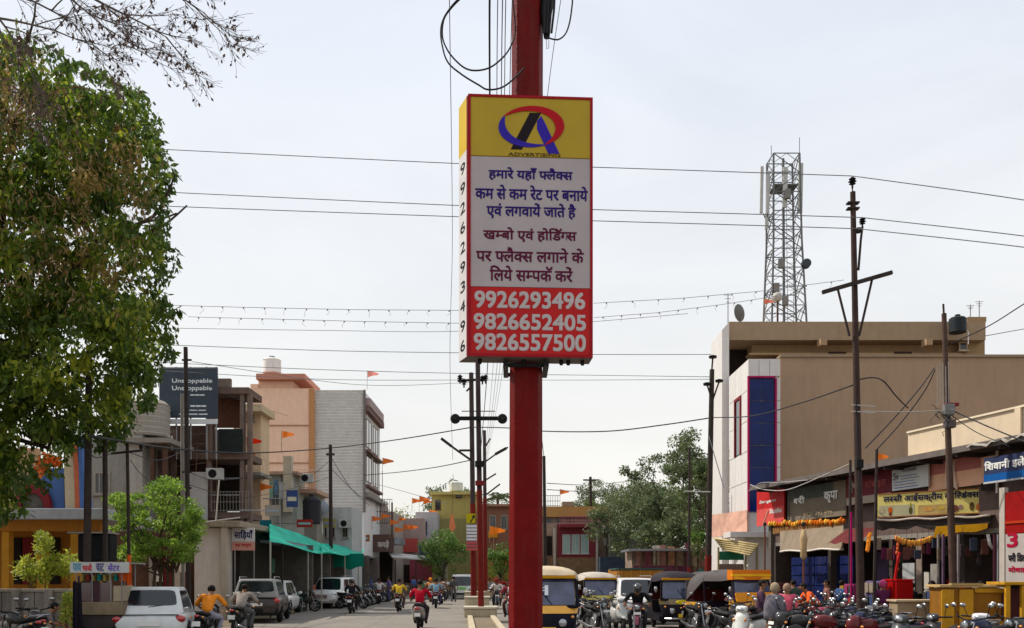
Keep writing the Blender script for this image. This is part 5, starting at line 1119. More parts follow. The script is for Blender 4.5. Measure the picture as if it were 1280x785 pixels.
# low market wall / stalls under the trees
t = bt('market_shed', 'low patchy pink and beige market sheds beneath the trees', 830, 66, group=GC)
wall(t, mat((.3, .23, .19), .9, .35, 1.4, dirt=.4), 790, 905, 689, 67, 4)
for k in range(11):
    x = 796+k*10+R(-1, 1); blk(t, 'cloth_panel', mat(random.choice(((.45, .36, .27), (.4, .22, .2), (.5, .42, .33), (.25, .1, .12), (.5, .3, .2), (.55, .5, .42))), .85, .35, 3), x, x+R(6, 9), R(678, 690), R(706, 715), 66.4+R(-.3, .3), .06)
blk(t, 'purple_band', mat((.14, .05, .08), .8, .2), 792, 868, 707, 720, 65.5, .1); blk(t, 'roof_sheet', M_TIN, 786, 880, 686, 688.5, 65, 5)
for x in (800, 820, 845, 862, 872): blk(t, 'post', M_BROWN, x, x+2, 668 if x > 850 else 688.8, 728, 65.1, .2)
t = bt('grey_shed', 'dark grey green shed wall left of the trees behind the truck', 783, 80, group=GC); wall(t, mat((.12, .12, .1), .9, .2, dirt=.2), 762, 800, 664, 82, 4); blk(t, 'roof_edge', M_TIN, 760, 802, 661, 664, 81.6, 5)
blk(t, 'sign_panel', mat((.5, .45, .4), .7, .1), 794, 800, 684, 704, 81, .1); blk(t, 'shop_front', mat((.05, .07, .1), .8, .3), 750, 790, 696, 728, 79, 1)
# saffron flags and pennants
for i, (x, y, Y, h, s) in enumerate(((478, 590, 76, 1.2, .9), (465, 662, 79, 1.2, .8), (476, 660, 79, 1.3, .8), (487, 672, 79.5, 1.6, .8), (493, 680, 80, 1.5, .8), (504, 676, 88, 1.6, .9), (511, 676, 88, 1.6, .9), (515, 640, 90, 1.4, .9), (524, 640, 90, 1.6, 1.0), (529, 640, 90, 1.3, .8))):
    L_ = ['saffron flag on a tall thin pole against the sky beside the ribbed building', 'leftmost low saffron flag over the grey flagged shop', 'second low saffron flag over the grey flagged shop', 'saffron flag at the right end of the grey flagged shop roof', 'lowest saffron flag at the corner of the grey flagged shop', 'left flag of the pair above the red shop board', 'right flag of the pair above the red shop board', 'leftmost of the three flags against the olive tree', 'middle and biggest of the three flags against the olive tree', 'rightmost of the three flags against the olive tree'][i]
    f_ = flag(L_, P(x, y, Y), h, (.8, .2, .04), s)
    if i == 0: MB().tube([(0, 0, -3.6), (0, 0, .1)], .03, 5).build('flag_mast', STEEL, f_)
t = thing('pennant', 'long orange pennant hanging in front of the bright green street tree', 'pennant', tuple(P(565, 664, 80)), 0); MB().add([(-.08, 0, 1.5), (.08, .02, 1.5), (.3, .1, .3), (.05, .05, -.1), (-.25, -.05, .3)], [(0, 1, 2, 3, 4)]).build('cloth', mat((.75, .24, .1), .8, .1, trans=.4), t, inv=False)
MB().tube([(0, 0, 1.5), (.1, 0, 5)], .02, 4).build('cord', WIRE, t)
flag('orange banner flag right of the median poles', P(612, 678, 60), 1.1, (.8, .2, .02), 1.0)
flag('red and orange flag tied low on the brown block', P(617, 690, 70), 1.8, (.6, .1, .05), .7)
# ---------------------------------------------------------------- right side: big beige building with the panelled glass corner
GRt = 'buildings along the right side of the street'
M_BEI = mat((.42, .30, .215), .88, .1, .35, dirt=.22); M_PAN = mat((.62, .59, .57), .4, .05, dirt=.12); M_TAN = mat((.36, .25, .155), .85, .07, dirt=.2)
t = bt('beige_building', 'big plain beige building with a white panelled corner and tall blue glass strip', 960, 45, group=GRt)
wall(t, M_BEI, 975.4, 1640, 446, 45.8, 2.0, 'wall'); blk(t, 'coping', mat((.33, .25, .18), .85, .08), 975.4, 1640, 443, 446, 45.7, 2.2)
wall(t, M_TAN, 940, 1202, 425.5, 48, 1.5, 'upper_wall'); blk(t, 'parapet', mat((.36, .27, .19), .85, .08, dirt=.15), 911.5, 1232, 402, 425, 47.0, 2.4)
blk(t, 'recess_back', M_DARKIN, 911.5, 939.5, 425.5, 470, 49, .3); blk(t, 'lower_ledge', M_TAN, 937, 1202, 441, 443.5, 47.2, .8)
blk(t, 'stair_block', M_TAN, 1202.5, 1231, 425.3, 446, 47.6, 1.6); win(t, 1198.5, 1209, 428, 438, 47.5, bars=0, fm=mat((.5, .42, .32), .8, .1)); blk(t, 'roof_room', M_TAN, 1210, 1233, 396, 402, 47.2, 5)
for x in (1026, 1158): blk(t, 'bracket', mat((.38, .27, .18), .85, .08), x, x+8, 423, 431, 46.4, .58)
for x in (1036, 1118): blk(t, 'ventilator', M_DARKIN, x, x+22, 439.5, 441.5, 47.15, .04)
# side fin and gable
q = P(902.5, 0, 46).x-t.location.x; o_ = t.location
zf = lambda py, Y: CH+(720-py)/F*Y
MB().hexa([(q, 46-45, 0), (q+.36, 46-45, 0), (q+.36, 48.5-45, 0), (q, 48.5-45, 0), (q, 1, zf(412, 46)), (q+.36, 1, zf(403, 46)), (q+.36, 3.5, zf(403, 46)), (q, 3.5, zf(412, 46))]).build('side_fin', M_PAN, t, bevel=.02)
X0 = P(935, 0, 42).x-t.location.x; X1 = P(975, 0, 42).x-t.location.x; ZT = zf(449, 42)
MB().box(X0+.05, -2.95, 0, X1-.05, .75, ZT-.05).build('corner_core', M_PAN, t)
ZL = zf(640, 42); n_ = 5; hh = (ZT-ZL)/n_
def gp(name, m, x0, x1, y0, y1, z0, z1): return MB().box(x0, y0, z0, x1, y1, z1).build(name, m, t, bevel=.012)
for k in range(n_):     # street face panels: three columns with the slit window in the middle one
    z = ZL+k*hh
    for j in range(3):
        ya = -3+j*1.2
        if j == 1 and k in (2, 3): continue
        gp('cladding_panel', M_PAN, X0, X0+.045, ya+.01, ya+1.19, z+.012, z+hh-.012)
zs0, zs1 = ZL+2*hh, ZL+4*hh
gp('red_surround', M_MAR, X0-.05, X0+.04, -1.75, -1.6, zs0, zs1); gp('red_surround', M_MAR, X0-.05, X0+.04, -.65, -.5, zs0, zs1); gp('red_surround', M_MAR, X0-.05, X0+.04, -1.6, -.65, zs1-.15, zs1)
gp('slit_window', glass(), X0-.0, X0+.02, -1.6, -.65, zs0+.05, zs1-.16)
gx = lambda px: P(px, 0, 42).x-t.location.x
MPK = mat((.35, .03, .10), .5, .08); MBG = mat((.004, .024, .12), .2, .4, .8, spec=.2)
ztop = zf(473, 42)
for k in range(3):
    gp('cladding_panel', M_PAN, gx(935)+.0+k*(X1-X0)/3+.008, X0+(k+1)*(X1-X0)/3-.008, -3.06, -2.96, ztop+.1, ZT)
for k in range(6): z = ZL+(ztop-ZL)*k/6; gp('cladding_panel', M_PAN, gx(970.6), X1, -3.06, -2.96, z+.01, z+(ztop-ZL)/6-.01)
gp('pink_trim', MPK, gx(968), gx(970.3), -3.12, -2.97, ZL, ztop); gp('pink_trim', MPK, gx(934), gx(968), -3.12, -2.97, ztop, ztop+.09)
gp('pink_trim', MPK, X0-.03, gx(935)+.05, -3.12, -2.97, ZL, ztop)
for k in range(6):
    z = ZL+(ztop-ZL)*k/6
    for j in range(2): a = gx(936.5)+j*(gx(968)-gx(936.5))/2; gp('glass_pane', MBG, a+.012, a+(gx(968)-gx(936.5))/2-.012, -3.03, -2.965, z+.012, z+(ztop-ZL)/6-.012)
# lower sign boxes of that building
gp('white_fascia', M_PAN, X0-.9, X0+1.5, -3.4, -2.0, zf(665, 42)-.25, zf(665, 42)); 
MSG = mat((.62, .36, .27), .6, .25, 2)
MB().hexa([(X0-1.05, .3, zf(668, 42)), (X0-.1, -3.2, zf(668, 42)), (X0-.0, -3.1, zf(668, 42)), (X0-.95, .4, zf(668, 42)), (X0-1.05, .3, zf(638, 42)), (X0-.1, -3.2, zf(638, 42)), (X0, -3.1, zf(638, 42)), (X0-.95, .4, zf(638, 42))]).build('slanting_signboard', MSG, t)
# rooftop things
water_tank('black water tank on the roof room of the beige building', tuple(P(1197, 416, 46.2)), .42, .85, (.025, .03, .035))
t = thing('satellite_dish', 'small satellite dish on the left roof edge of the beige building', 'satellite dish', tuple(P(928, 402, 48)), .7)
MB().lathe([(.02, 0), (.25, .05), (.45, .18), (.46, .19), (.25, .07), (.02, .02)], 16, (0, 0, .5), 'Y').build('dish', mat((.16, .16, .15), .5, .1), t, smooth=True); MB().tube([(0, .1, 0), (0, .05, .5)], .03, 6).build('mast', STEEL, t)
for px, pt_, pb, lab in ((910, 367, 404, 'thin aerial mast at the left corner of the beige roof'), (1213, 381, 398, 'left of two short aerials on the roof room'), (1224, 376, 398, 'right of two short aerials on the roof room')):
    t = thing('aerial', lab, 'aerial', tuple(P(px, pb, 47.5)), 0, 'rooftop aerials'); h = (pb-pt_)/F*47.5
    MB().tube([(0, 0, 0), (0, 0, h)], .025, 5).build('mast', STEEL, t)
    for k in range(3): MB().cbox((0, 0, h*(.95-.12*k)), (.42-.1*k, .02, .02)).build('element', STEEL, t)
f1 = flag('tattered red and white flag on the roof left of the telecom tower', P(955, 404, 47.5), 1.3, (.7, .2, .12), .5)
t = thing('stack_post', 'rusty pole with a grey lantern head on the beige roof', 'post', tuple(P(972, 402, 48))); MB().tube([(0, 0, 0), (0, 0, 1.1)], .05, 6).build('post', M_BROWN, t); MB().ball((0, 0, 1.3), (.24, .2, .24), 12, 8).build('lamp_head', mat((.5, .48, .44), .5, .1), t, smooth='full')
# telecom tower
t = thing('telecom_tower', 'grey lattice telecom tower rising from the roof of the beige building', 'tower', tuple(P(991.5, 401, 49.7)))
s_ = 51/F; MT = mat((.17, .175, .18), .6, .15, 3); H = (401-188)*s_
def leg(sx, sy, z): f = z/H; w_ = (22-5.5*min(1, f*1.5))*s_; return Vector((sx*w_*(1 if sx < 0 else .95)+(-2*f*s_), sy*w_*.9+1.5, z))
for sx in (-1, 1):
    for sy in (-1, 1): MB().tube([leg(sx, sy, 0), leg(sx, sy, H*.5), leg(sx, sy, H)], .055, 6).build('leg', MT, t)
NB = 9
mb = MB()
for k in range(NB):
    z0, z1 = H*k/NB, H*(k+1)/NB
    for a, b in (((-1, -1), (1, -1)), ((1, -1), (1, 1)), ((1, 1), (-1, 1)), ((-1, 1), (-1, -1))):
        b_ = MB(); b_.tube([leg(*a, z1), leg(*b, z1)], .03, 4); b_.tube([leg(*a, z0), leg(*b, z1)] if k % 2 else [leg(*b, z0), leg(*a, z1)], .028, 4)
        m2 = (leg(*a, z1)+leg(*b, z1))/2; b_.tube([m2, (leg(*a, z0)*.5+leg(*a, z1)*.5)], .018, 4); b_.tube([m2, (leg(*b, z0)*.5+leg(*b, z1)*.5)], .018, 4); b_.build('brace', MT, t, inv=False)
mb = MB()
for s in (-.17, .17): mb.tube([(s+.3, 1.4, 0), (s+.2, 1.4, H*.95)], .016, 4)
for k in range(30): z = H*.95*k/30; mb.tube([(-.17+.3-.1*k/30, 1.4, z), (.17+.3-.1*k/30, 1.4, z)], .012, 4)
mb.build('ladder', MT, t, inv=False)
MB().tube([(-.05, 1.5, 0), (-.1, 1.5, H)], .07, 6).build('cable_run', MT, t); 
MB().cbox((-.1, 1.5, H*.82), (1.3, 1.3, .06)).build('platform', MT, t)
MPA = mat((.5, .5, .48), .5, .1)
def tp(px, py, d=0): return Vector(((px-989)*s_, .9+d, (401-py)*s_))
for x, y0, y1 in ((956, 204, 262), (964, 210, 268), (1004, 200, 262), (985, 205, 255), (962, 262, 282)):
    MB().cbox((tp(x, y0)+tp(x, y1))/2, (.26 if x > 975 else .17, .14, (y1-y0)*s_), ry=.02).build('panel_antenna', MPA, t, bevel=.03)
for pts in (((962, 268), (970, 275)), ((962, 212), (972, 210)), ((1000, 225), (1006, 225)), ((958, 262), (966, 282), (972, 282))): MB().tube([tp(*p) for p in pts], .03, 5).build('antenna_arm', MT, t)
for x in (968, 1003): MB().tube([tp(x, 190), tp(x, 168 if x > 1000 else 178)], .02, 4).build('lightning_rod', MT, t)
MB().lathe([(.05, -.2), (.24, -.18), (.26, .1), (.2, .16)], 14, tp(1009, 327, -.3), 'Y').build('drum_antenna', mat((.06, .07, .08), .5, .1), t, smooth=True)
for x, y in ((987, 240), (979, 326), (973, 356), (984, 372)): MB().cbox(tp(x, y, -.2), (.3, .25, .5)).build('radio_unit', mat((.22, .21, .2), .5, .1), t, bevel=.02)
MB().lathe([(.05, -.1), (.25, -.08), (.27, .0), (.2, .02)], 14, tp(971, 371, -.5), 'Y').build('dish_antenna', MPA, t, smooth=True)
# ---------------------------------------------------------------- the row of shops on the right
RU = Vector((3.4, -13.7, 0)).normalized(); RN = Vector((-RU.y, RU.x, 0))     # RN points into the shops
def RYr(px, off=0): return (19.524-off*1.03)/((px-640)/F+.248)
def RP(px, py, off=0): return P(px, py, RYr(px, off))
ROW = 'shops in the right hand row'
t = thing('shop_row', 'long low row of shops with a dark sloping roof edge on the right', 'building', (10.1, 38, 0), 0, GRt); o_ = t.location
def rw(u0, u1, off0, off1, z0, z1): # box in row coordinates (u metres along the row from its far end, off into the road positive)
    q = [Vector((10.1, 38, 0))+RU*a-RN*b for a, b in ((u0, off0), (u1, off0), (u1, off1), (u0, off1))]; q = [p-o_ for p in q]
    q = [Vector((p.x, p.y, 0)) for p in q]; return [p+UP*z0 for p in q]+[p+UP*z1 for p in q]
def rbox(t, name, m, u0, u1, off0, off1, z0, z1, **k):
    q = [Vector((10.1, 38, 0))+RU*a-RN*b-t.location for a, b in ((u0, off0), (u1, off0), (u1, off1), (u0, off1))]; z = t.location.z
    return MB().hexa([Vector((p.x, p.y, z0-z)) for p in q]+[Vector((p.x, p.y, z1-z)) for p in q]).build(name, m, t, **k)
ROOFZ = 5.46
M_ROOF = mat((.055, .045, .045), .7, .25, 2, dirt=.1)
rbox(t, 'roof', M_ROOF, -.4, 21, .0, -6, ROOFZ-.12, ROOFZ); rbox(t, 'roof_fascia', mat((.16, .14, .13), .6, .2, 3, dirt=.2), -.5, 21, .04, .0, ROOFZ-.14, ROOFZ+.04)
for k in range(13): rbox(t, 'roof_rafter', M_ROOF, k*1.65, k*1.65+.09, -.02, -1.0, ROOFZ-.24, ROOFZ-.125)
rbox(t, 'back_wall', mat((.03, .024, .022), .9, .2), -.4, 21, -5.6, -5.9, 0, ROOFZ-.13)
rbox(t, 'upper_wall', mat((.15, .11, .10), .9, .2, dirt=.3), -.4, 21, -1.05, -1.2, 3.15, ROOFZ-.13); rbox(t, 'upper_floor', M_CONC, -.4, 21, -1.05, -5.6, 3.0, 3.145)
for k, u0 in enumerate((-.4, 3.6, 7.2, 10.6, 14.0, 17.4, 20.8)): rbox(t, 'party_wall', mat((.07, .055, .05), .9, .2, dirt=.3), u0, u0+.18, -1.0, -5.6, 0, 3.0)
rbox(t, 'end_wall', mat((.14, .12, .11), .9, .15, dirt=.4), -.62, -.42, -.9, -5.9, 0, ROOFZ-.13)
# lit cream parapet of the building over the row
tc_ = thing('cream_parapet_building', 'cream painted wall catching the sun above the shop row roof', 'building', (12, 31, 0), 0, GRt)
a = RP(1135, 537, -1.5); b = RP(1330, 500, -1.5); zt_ = 6.56
M_LC = mat((.62, .50, .36), .85, .05, dirt=.12)
def wl(t, name, m, a, b, z0, z1, th): 
    a = Vector((a.x, a.y, 0))-Vector((t.location.x, t.location.y, 0)); b = Vector((b.x, b.y, 0))-Vector((t.location.x, t.location.y, 0)); n = RN*th
    return MB().hexa([a+UP*z0, b+UP*z0, b+n+UP*z0, a+n+UP*z0, a+UP*z1, b+UP*z1, b+n+UP*z1, a+n+UP*z1]).build(name, m, t)
wl(tc_, 'wall', M_LC, a, b, ROOFZ+.02, zt_, 5); wl(tc_, 'coping', mat((.66, .56, .42), .85, .06), a-RN*.06, b-RN*.06, zt_, zt_+.06, 5.1)
a2 = RP(1268, 0, -1.42); wl(tc_, 'pilaster', M_LC, a2, a2+RU*.22, ROOFZ+.02, zt_-.01, .06); wl(tc_, 'ledge', mat((.5, .42, .32), .85, .1), RP(1126, 0, -1.0), RP(1160, 0, -1.0), ROOFZ+.02, ROOFZ+.16, .5)
# tin sheets lying on the roof edge
ts = thing('roof_sheets', 'crumpled pale metal sheets lying along the roof edge at the right', 'roof sheet', tuple(RP(1215, 558, .1)))
v = []; 
for k in range(14):
    p = RP(1208+k*6.2, 0, .12); p.z = ROOFZ-.02+.05*math.sin(k*1.3)+.03*math.sin(k*2.9); q = p+RN*.7+UP*.09; v += [p-ts.location, q-ts.location, p-ts.location-UP*.05]
MB().add(v, [(3*k, 3*k+3, 3*k+4, 3*k+1) for k in range(13)]+[(3*k+2, 3*k+5, 3*k+3, 3*k) for k in range(13)]).build('sheet', mat((.5, .46, .42), .5, .15), ts, inv=False)
# signboards (each a thing)
def rsign(name, label, m, pl, pr, pt_, pb, off=-.75, th=.06, cat='sign', group='shop signboards on the right', prt=None):
    a = RP(pl, pb, off); b = RP(pr, 0, off); L_ = math.hypot(b.x-a.x, b.y-a.y); h = (pb-pt_)/F*RYr(pl, off)
    t = thing(name, label, cat, tuple(a), 0, group); board(t, 'panel', m, (0, 0, 0), RU, L_, h, th); return t, L_, h
t, L_, h = rsign('red_signboard', 'square red shop sign with pale script at the far end of the shop row', mat((.52, .05, .05), .45, .1), 946, 980, 615, 658)
board(t, 'lower_panel', mat((.62, .09, .08), .45, .08), -RN*.01, RU, L_, h*.48, .01); lettering("Sargam", WHITE, t, -RN*.004+RU*L_*.1+UP*h*.62, RU, L_*.6, h*.1, bold=.012, italic=.3); lettering("Studio", WHITE, t, -RN*.014+RU*L_*.5+UP*h*.32, RU, L_*.42, h*.12, bold=.02)
MB().tube([RU*L_*.25-RN*.02+UP*h*.03, RU*L_*.45-RN*.02+UP*h*.42], .02, 4).build('stripe', mat((.7, .45, .35), .5, 0), t)
t, L_, h = rsign('grey_signboard', 'wide faded grey-brown shop sign with white words, right of the red sign', mat((.20, .165, .13), .6, .2, .8, dirt=.2), 985, 1057, 612, 652)
board(t, 'dark_band', mat((.09, .10, .09), .6, .15), -RN*.01+UP*h*.62, RU, L_*.8, h*.38, .01); board(t, 'frame', mat((.1, .09, .08), .6, .1), -RN*.02, RU, .12, h, .02)
lettering("श्री".replace('्', '~'), WHITE, t, -RN*.03+RU*L_*.12+UP*h*.5, RU, L_*.2, h*.22, bold=.03); lettering("कृपा", WHITE, t, -RN*.03+RU*L_*.66+UP*h*.42, RU, L_*.22, h*.3, bold=.03); lettering("9926 293 496", mat((.4, .33, .22), .6, 0), t, -RN*.03+RU*L_*.3+UP*h*.1, RU, L_*.5, h*.12)
t, L_, h = rsign('maroon_signboard', 'dark maroon shop sign behind the tall crossarm pole', mat((.16, .03, .04), .5, .15, dirt=.2), 1058, 1114, 596, 632)
board(t, 'white_band', mat((.42, .36, .3), .6, .2), -RN*.01, RU, L_, h*.25, .01); lettering("M", mat((.5, .4, .36), .5, 0), t, -RN*.02+RU*L_*.12+UP*h*.4, RU, L_*.14, h*.4, bold=.03); lettering("मोबाइल", mat((.35, .1, .1), .5, 0), t, -RN*.02+RU*L_*.45+UP*h*.45, RU, L_*.45, h*.32, bold=.02)
t, L_, h = rsign('white_notice_board', 'pale grey white notice board with thin dark writing above the yellow sign', mat((.62, .63, .64), .5, .12, 4, dirt=.1), 1115, 1160, 588, 614, prt=0)  # board colour raised to stand in for sunlight under the overhang
ln = mat((.16, .17, .22), .6, 0)
lettering("Sv", ln, t, -RN*.01+RU*L_*.04+UP*h*.5, RU, L_*.16, h*.32, bold=.012); lettering("CORNER", ln, t, -RN*.01+RU*L_*.3+UP*h*.82, RU, L_*.4, h*.14, bold=.008)
for k in range(5): board(t, 'print_line', ln if k % 2 else mat((.1, .2, .4), .6, 0), -RN*.008+RU*L_*(.25 if k > 2 else .08)+UP*h*(.1+.13*k), RU, L_*(.65-.05*k), h*.035, .004)
t, L_, h = rsign('peach_upper_wall', 'peach and pink painted board wall between the white notice and the blue sign', mat((.80, .46, .31), .7, .08, dirt=.05), 1160.5, 1247, 583, 614, off=-.9, cat='wall panel')  # peach raised to stand in for sun that the roof overhang blocks
board(t, 'pink_top', mat((.5, .2, .19), .7, .08), -RN*.01+UP*h*.62, RU, L_*.78, h*.5, .01); 
for f in (.27, .36, .40): board(t, 'batten', mat((.68, .52, .42), .7, .08), -RN*.02+RU*L_*f, RU, .05, h*1.1, .01)
board(t, 'dark_window', M_DARKIN, -RN*.012+RU*L_*.78-UP*h*.25, RU, L_*.2, h*.28, .01); board(t, 'white_post', mat((.6, .56, .5), .7, .08), -RN*.03+RU*L_*.985-UP*h*.4, RU, .07, h*1.6, .04)
MB().tube([RU*L_*.36-RN*.06+UP*(-.1), RU*L_*.385-RN*.06+UP*(h*1.25), RU*L_*.46-RN*.06+UP*(-.1)], .035, 6).build('pale_pipes', mat((.66, .55, .46), .6, .08), t)
t, L_, h = rsign('blue_signboard', 'long dark and light blue shop sign with white Hindi letters at the right edge', mat((.035, .045, .10), .45, .15, dirt=.1), 1230, 1330, 573, 603, off=-.1)
board(t, 'blue_band', mat((.01, .10, .30), .45, .1), -RN*.01, RU, L_, h*.3, .01); board(t, 'pale_rim', mat((.5, .5, .5), .5, .1), -RN*.02-UP*.05, RU, L_, .05, .06)
lettering("शिवानी इलेक्ट्रॉनिक".replace('शि', 'िश').replace('नि', 'िन'), WHITE, t, -RN*.012+RU*.03+UP*h*.36, RU, L_*.98, h*.46, bold=.02)
# yellow cold drinks sign
A = P(1097, 647.5, 29.3); B = P(1229, 643.5, 27.2); yu = (B-A); yu.z = 0; YL = yu.length; yu.normalize(); yn = Vector((yu.y, -yu.x, 0)); YH = 31/F*28.3
t = thing('yellow_signboard', 'yellow Hindi cold drinks sign with pictures of bottles and ice cream over the stall', 'sign', tuple(A), 0, 'shop signboards on the right')
board(t, 'panel', mat((.62, .52, .16), .5, .15, 1.2, dirt=.08), (0, 0, 0), yu, YL, YH, .08); board(t, 'pale_patch', mat((.45, .42, .28), .5, .2), yn*.006+yu*.05, yu, YL*.35, YH*.5, .005); board(t, 'peach_patch', mat((.5, .36, .16), .5, .2), yn*.006+yu*YL*.4+UP*.02, yu, YL*.28, YH*.42, .005)
for z, hh_ in ((0, .035), (YH-.03, .035)): board(t, 'edge', mat((.28, .12, .06), .5, .1), yn*.02+UP*z, yu, YL, hh_, .03)
lettering("लस~सी आईसक्रीम कोल्डि~ंक~स".replace('ल्डि~ं', 'िल~डं'), mat((.02, .02, .05), .5, 0), t, yn*.01+yu*YL*.06+UP*YH*.56, yu, YL*.9, YH*.36, bold=.018)
def blob(x, z, rx, rz, c, nm='picture', e=1.0):
    n = 14; MB().add([yn*.012+yu*(x*YL+rx*math.cos(2*PI*k/n))+UP*(z*YH+rz*math.sin(2*PI*k/n)) for k in range(n)], [tuple(range(n))]).build(nm, mat(c, .5, .25, 6), t, inv=False)
for a in ((.13, .3, .07, .11, (.5, .12, .04)), (.13, .14, .05, .06, (.15, .05, .03)), (.33, .25, .055, .12, (.08, .07, .02)), (.33, .48, .025, .07, (.3, .3, .02)), (.5, .28, .16, .07, (.6, .3, .08)), (.62, .3, .1, .05, (.55, .4, .1)), (.74, .25, .14, .11, (.16, .06, .05)), (.80, .3, .06, .07, (.35, .2, .2)), (.9, .3, .07, .13, (.12, .08, .03)), (.955, .26, .05, .11, (.6, .15, .03)), (.05, .3, .07, .09, (.5, .4, .28))): blob(*a)
# canvas and hangings under the sign
t = thing('canvas_awning', 'dark sagging canvas awning with a pale rim under the yellow sign', 'awning', tuple(P(1095, 650, 28.9)), 0)
v = []; n_ = 14
for i in range(n_+1):
    s = i/n_; p = P(1093+s*145, 0, 28.8-2.2*s); q = p+RN*2.6; zt = zf(649, 28.8); p.z = zt-.05*math.sin(s*PI*3)**2-.02; v += [p-t.location, Vector((q.x, q.y, zt+.25))-t.location, p-t.location-UP*(.28+.06*math.sin(i*2.1))]
MB().add(v, [(3*k, 3*k+3, 3*k+4, 3*k+1) for k in range(n_)]+[(3*k+2, 3*k+5, 3*k+3, 3*k) for k in range(n_)]).build('canvas', mat((.035, .028, .025), .9, .3, bump=.4), t, smooth='full', inv=False)
MB().tube([v[3*k]-Vector((0, .02, 0)) for k in range(n_+1)], .035, 6).build('rim', mat((.5, .44, .38), .7, .15), t, smooth='full')
t = thing('orange_valance', 'orange and yellow cloth strip hanging under the right half of the yellow sign', 'cloth', tuple(P(1166, 672, 27.2)), 0)
v = []
for k in range(11): p = P(1166+k*6.8, 672-k*1.1+1.5*math.sin(k), 27.3-.1*k)-t.location; q = P(1170+k*6.5, 658-k*.4, 27.3-.1*k)-t.location; v += [p, q]
MB().add(v, [(2*k, 2*k+2, 2*k+3, 2*k+1) for k in range(10)]).build('cloth', mat((.52, .27, .03), .8, .2, trans=.3), t, inv=False)
t = thing('marigold_garland', 'swag of orange marigold garlands over the stall entrance', 'garland', tuple(P(1120, 668, 27.6)), 0)
for k in range(22):
    x = 1120+k*2.1; y = 669+6*math.sin(PI*k/21)+(k % 2)*.6; L_ = (7+R(-1, 2))*.024
    p = P(x, y, 27.6)-t.location; MB().tube([p, p-UP*L_*.5, p-UP*L_], [.02, .032, .02], 5).build('flower_string', mat((.8, .26+.1*(k % 3), .06), .8, .2, 20), t, smooth='full')
for x in (1122,):
    for k in range(8): p = P(x+R(-1, 1), 676+k*5, 27.6)-t.location; MB().ball(p, (.045, .045, .07), 7, 5).build('flower_string', mat((.6, .12, .03), .8, .2, 20), t, smooth='full')
t = thing('marigold_garland', 'orange cloth and flowers tied to the foot of the tall crossarm pole', 'garland', tuple(P(1080, 680, 22)), 0)
for k in range(7): p = P(1087-.5*k+R(-.6, .6), 668+k*3.2, 21.8)-t.location; MB().ball(p, (.05, .04, .06), 7, 5).build('flower', mat((.8, .25, .02), .8, .2), t, smooth='full')
t = thing('flower_strip', 'row of orange cloth and flowers under the grey-brown sign', 'garland', tuple(RP(970, 656, .1)), 0)
for k in range(30): x = 962+k*3.2; p = RP(x, 655+R(-2, 2)-k*.12, .1)-t.location; MB().ball(p, (.07, .07, R(.07, .12)), 7, 5).build('flower', mat(random.choice(((.7, .26, .03), (.75, .4, .04), (.55, .15, .03))), .8, .2), t, smooth='full')
v = []
for k in range(9): p = RP(966+k*11, 0, .05); v += [p*Vector((1, 1, 0))+UP*(3.42+.03*math.sin(k*2))-t.location, p*Vector((1, 1, 0))+UP*3.66-t.location]
MB().add(v, [(2*k, 2*k+2, 2*k+3, 2*k+1) for k in range(8)]).build('cloth', mat((.32, .17, .08), .8, .2, trans=.2), t, inv=False)
t = thing('canvas_skirt', 'hanging grey-brown canvas sheet below the orange flower strip', 'awning', tuple(RP(975, 690, .0)), 0)
v = []
for k in range(13):
    p = RP(975+k*6.6, 0, .1+.05*math.sin(k*1.7)); q = RP(975+k*6.6, 0, .5); v += [p*Vector((1, 1, 0))+UP*3.5-t.location, q*Vector((1, 1, 0))+UP*(2.68+.03*math.sin(k))-t.location]
MB().add(v, [(2*k, 2*k+2, 2*k+3, 2*k+1) for k in range(12)]).build('canvas', mat((.26, .21, .16), .9, .15, bump=.3, dirt=.2), t, smooth='full', inv=False)
MB().tube([v[2*k+1] for k in range(13)], .035, 6).build('rim', mat((.6, .55, .5), .6, .1), t, smooth='full')
# bamboo frame awning beyond the row
t = thing('bamboo_awning', 'rough bamboo pole awning with a green cloth beyond the end of the shop row', 'awning', tuple(G(920, 42)), 0)
for k in range(6):
    y = 676+k*2.6; MB().tube([P(893+k*2, y-3, 43.5)-t.location, P(948-k*2, y+5, 40)-t.location], .05, 6).build('bamboo_pole', mat((.52, .42, .24), .7, .15), t, smooth='full')
board(t, 'green_cloth', mat((.03, .14, .08), .8, .15), P(897, 700, 43)-t.location, UX, 1.7, .4, .03); board(t, 'brown_board', mat((.2, .14, .12), .8, .2), P(897, 713, 43)-t.location, UX, 2.2, .3, .05); board(t, 'grey_cloth', mat((.1, .11, .1), .8, .2), P(897, 730, 43.2)-t.location, UX, 3.0, .5, .03)
for x in (898, 932, 946): MB().tube([G(x, 42)-t.location, P(x, 684, 42)-t.location], .045, 6).build('post', mat((.3, .26, .15), .7, .15), t)
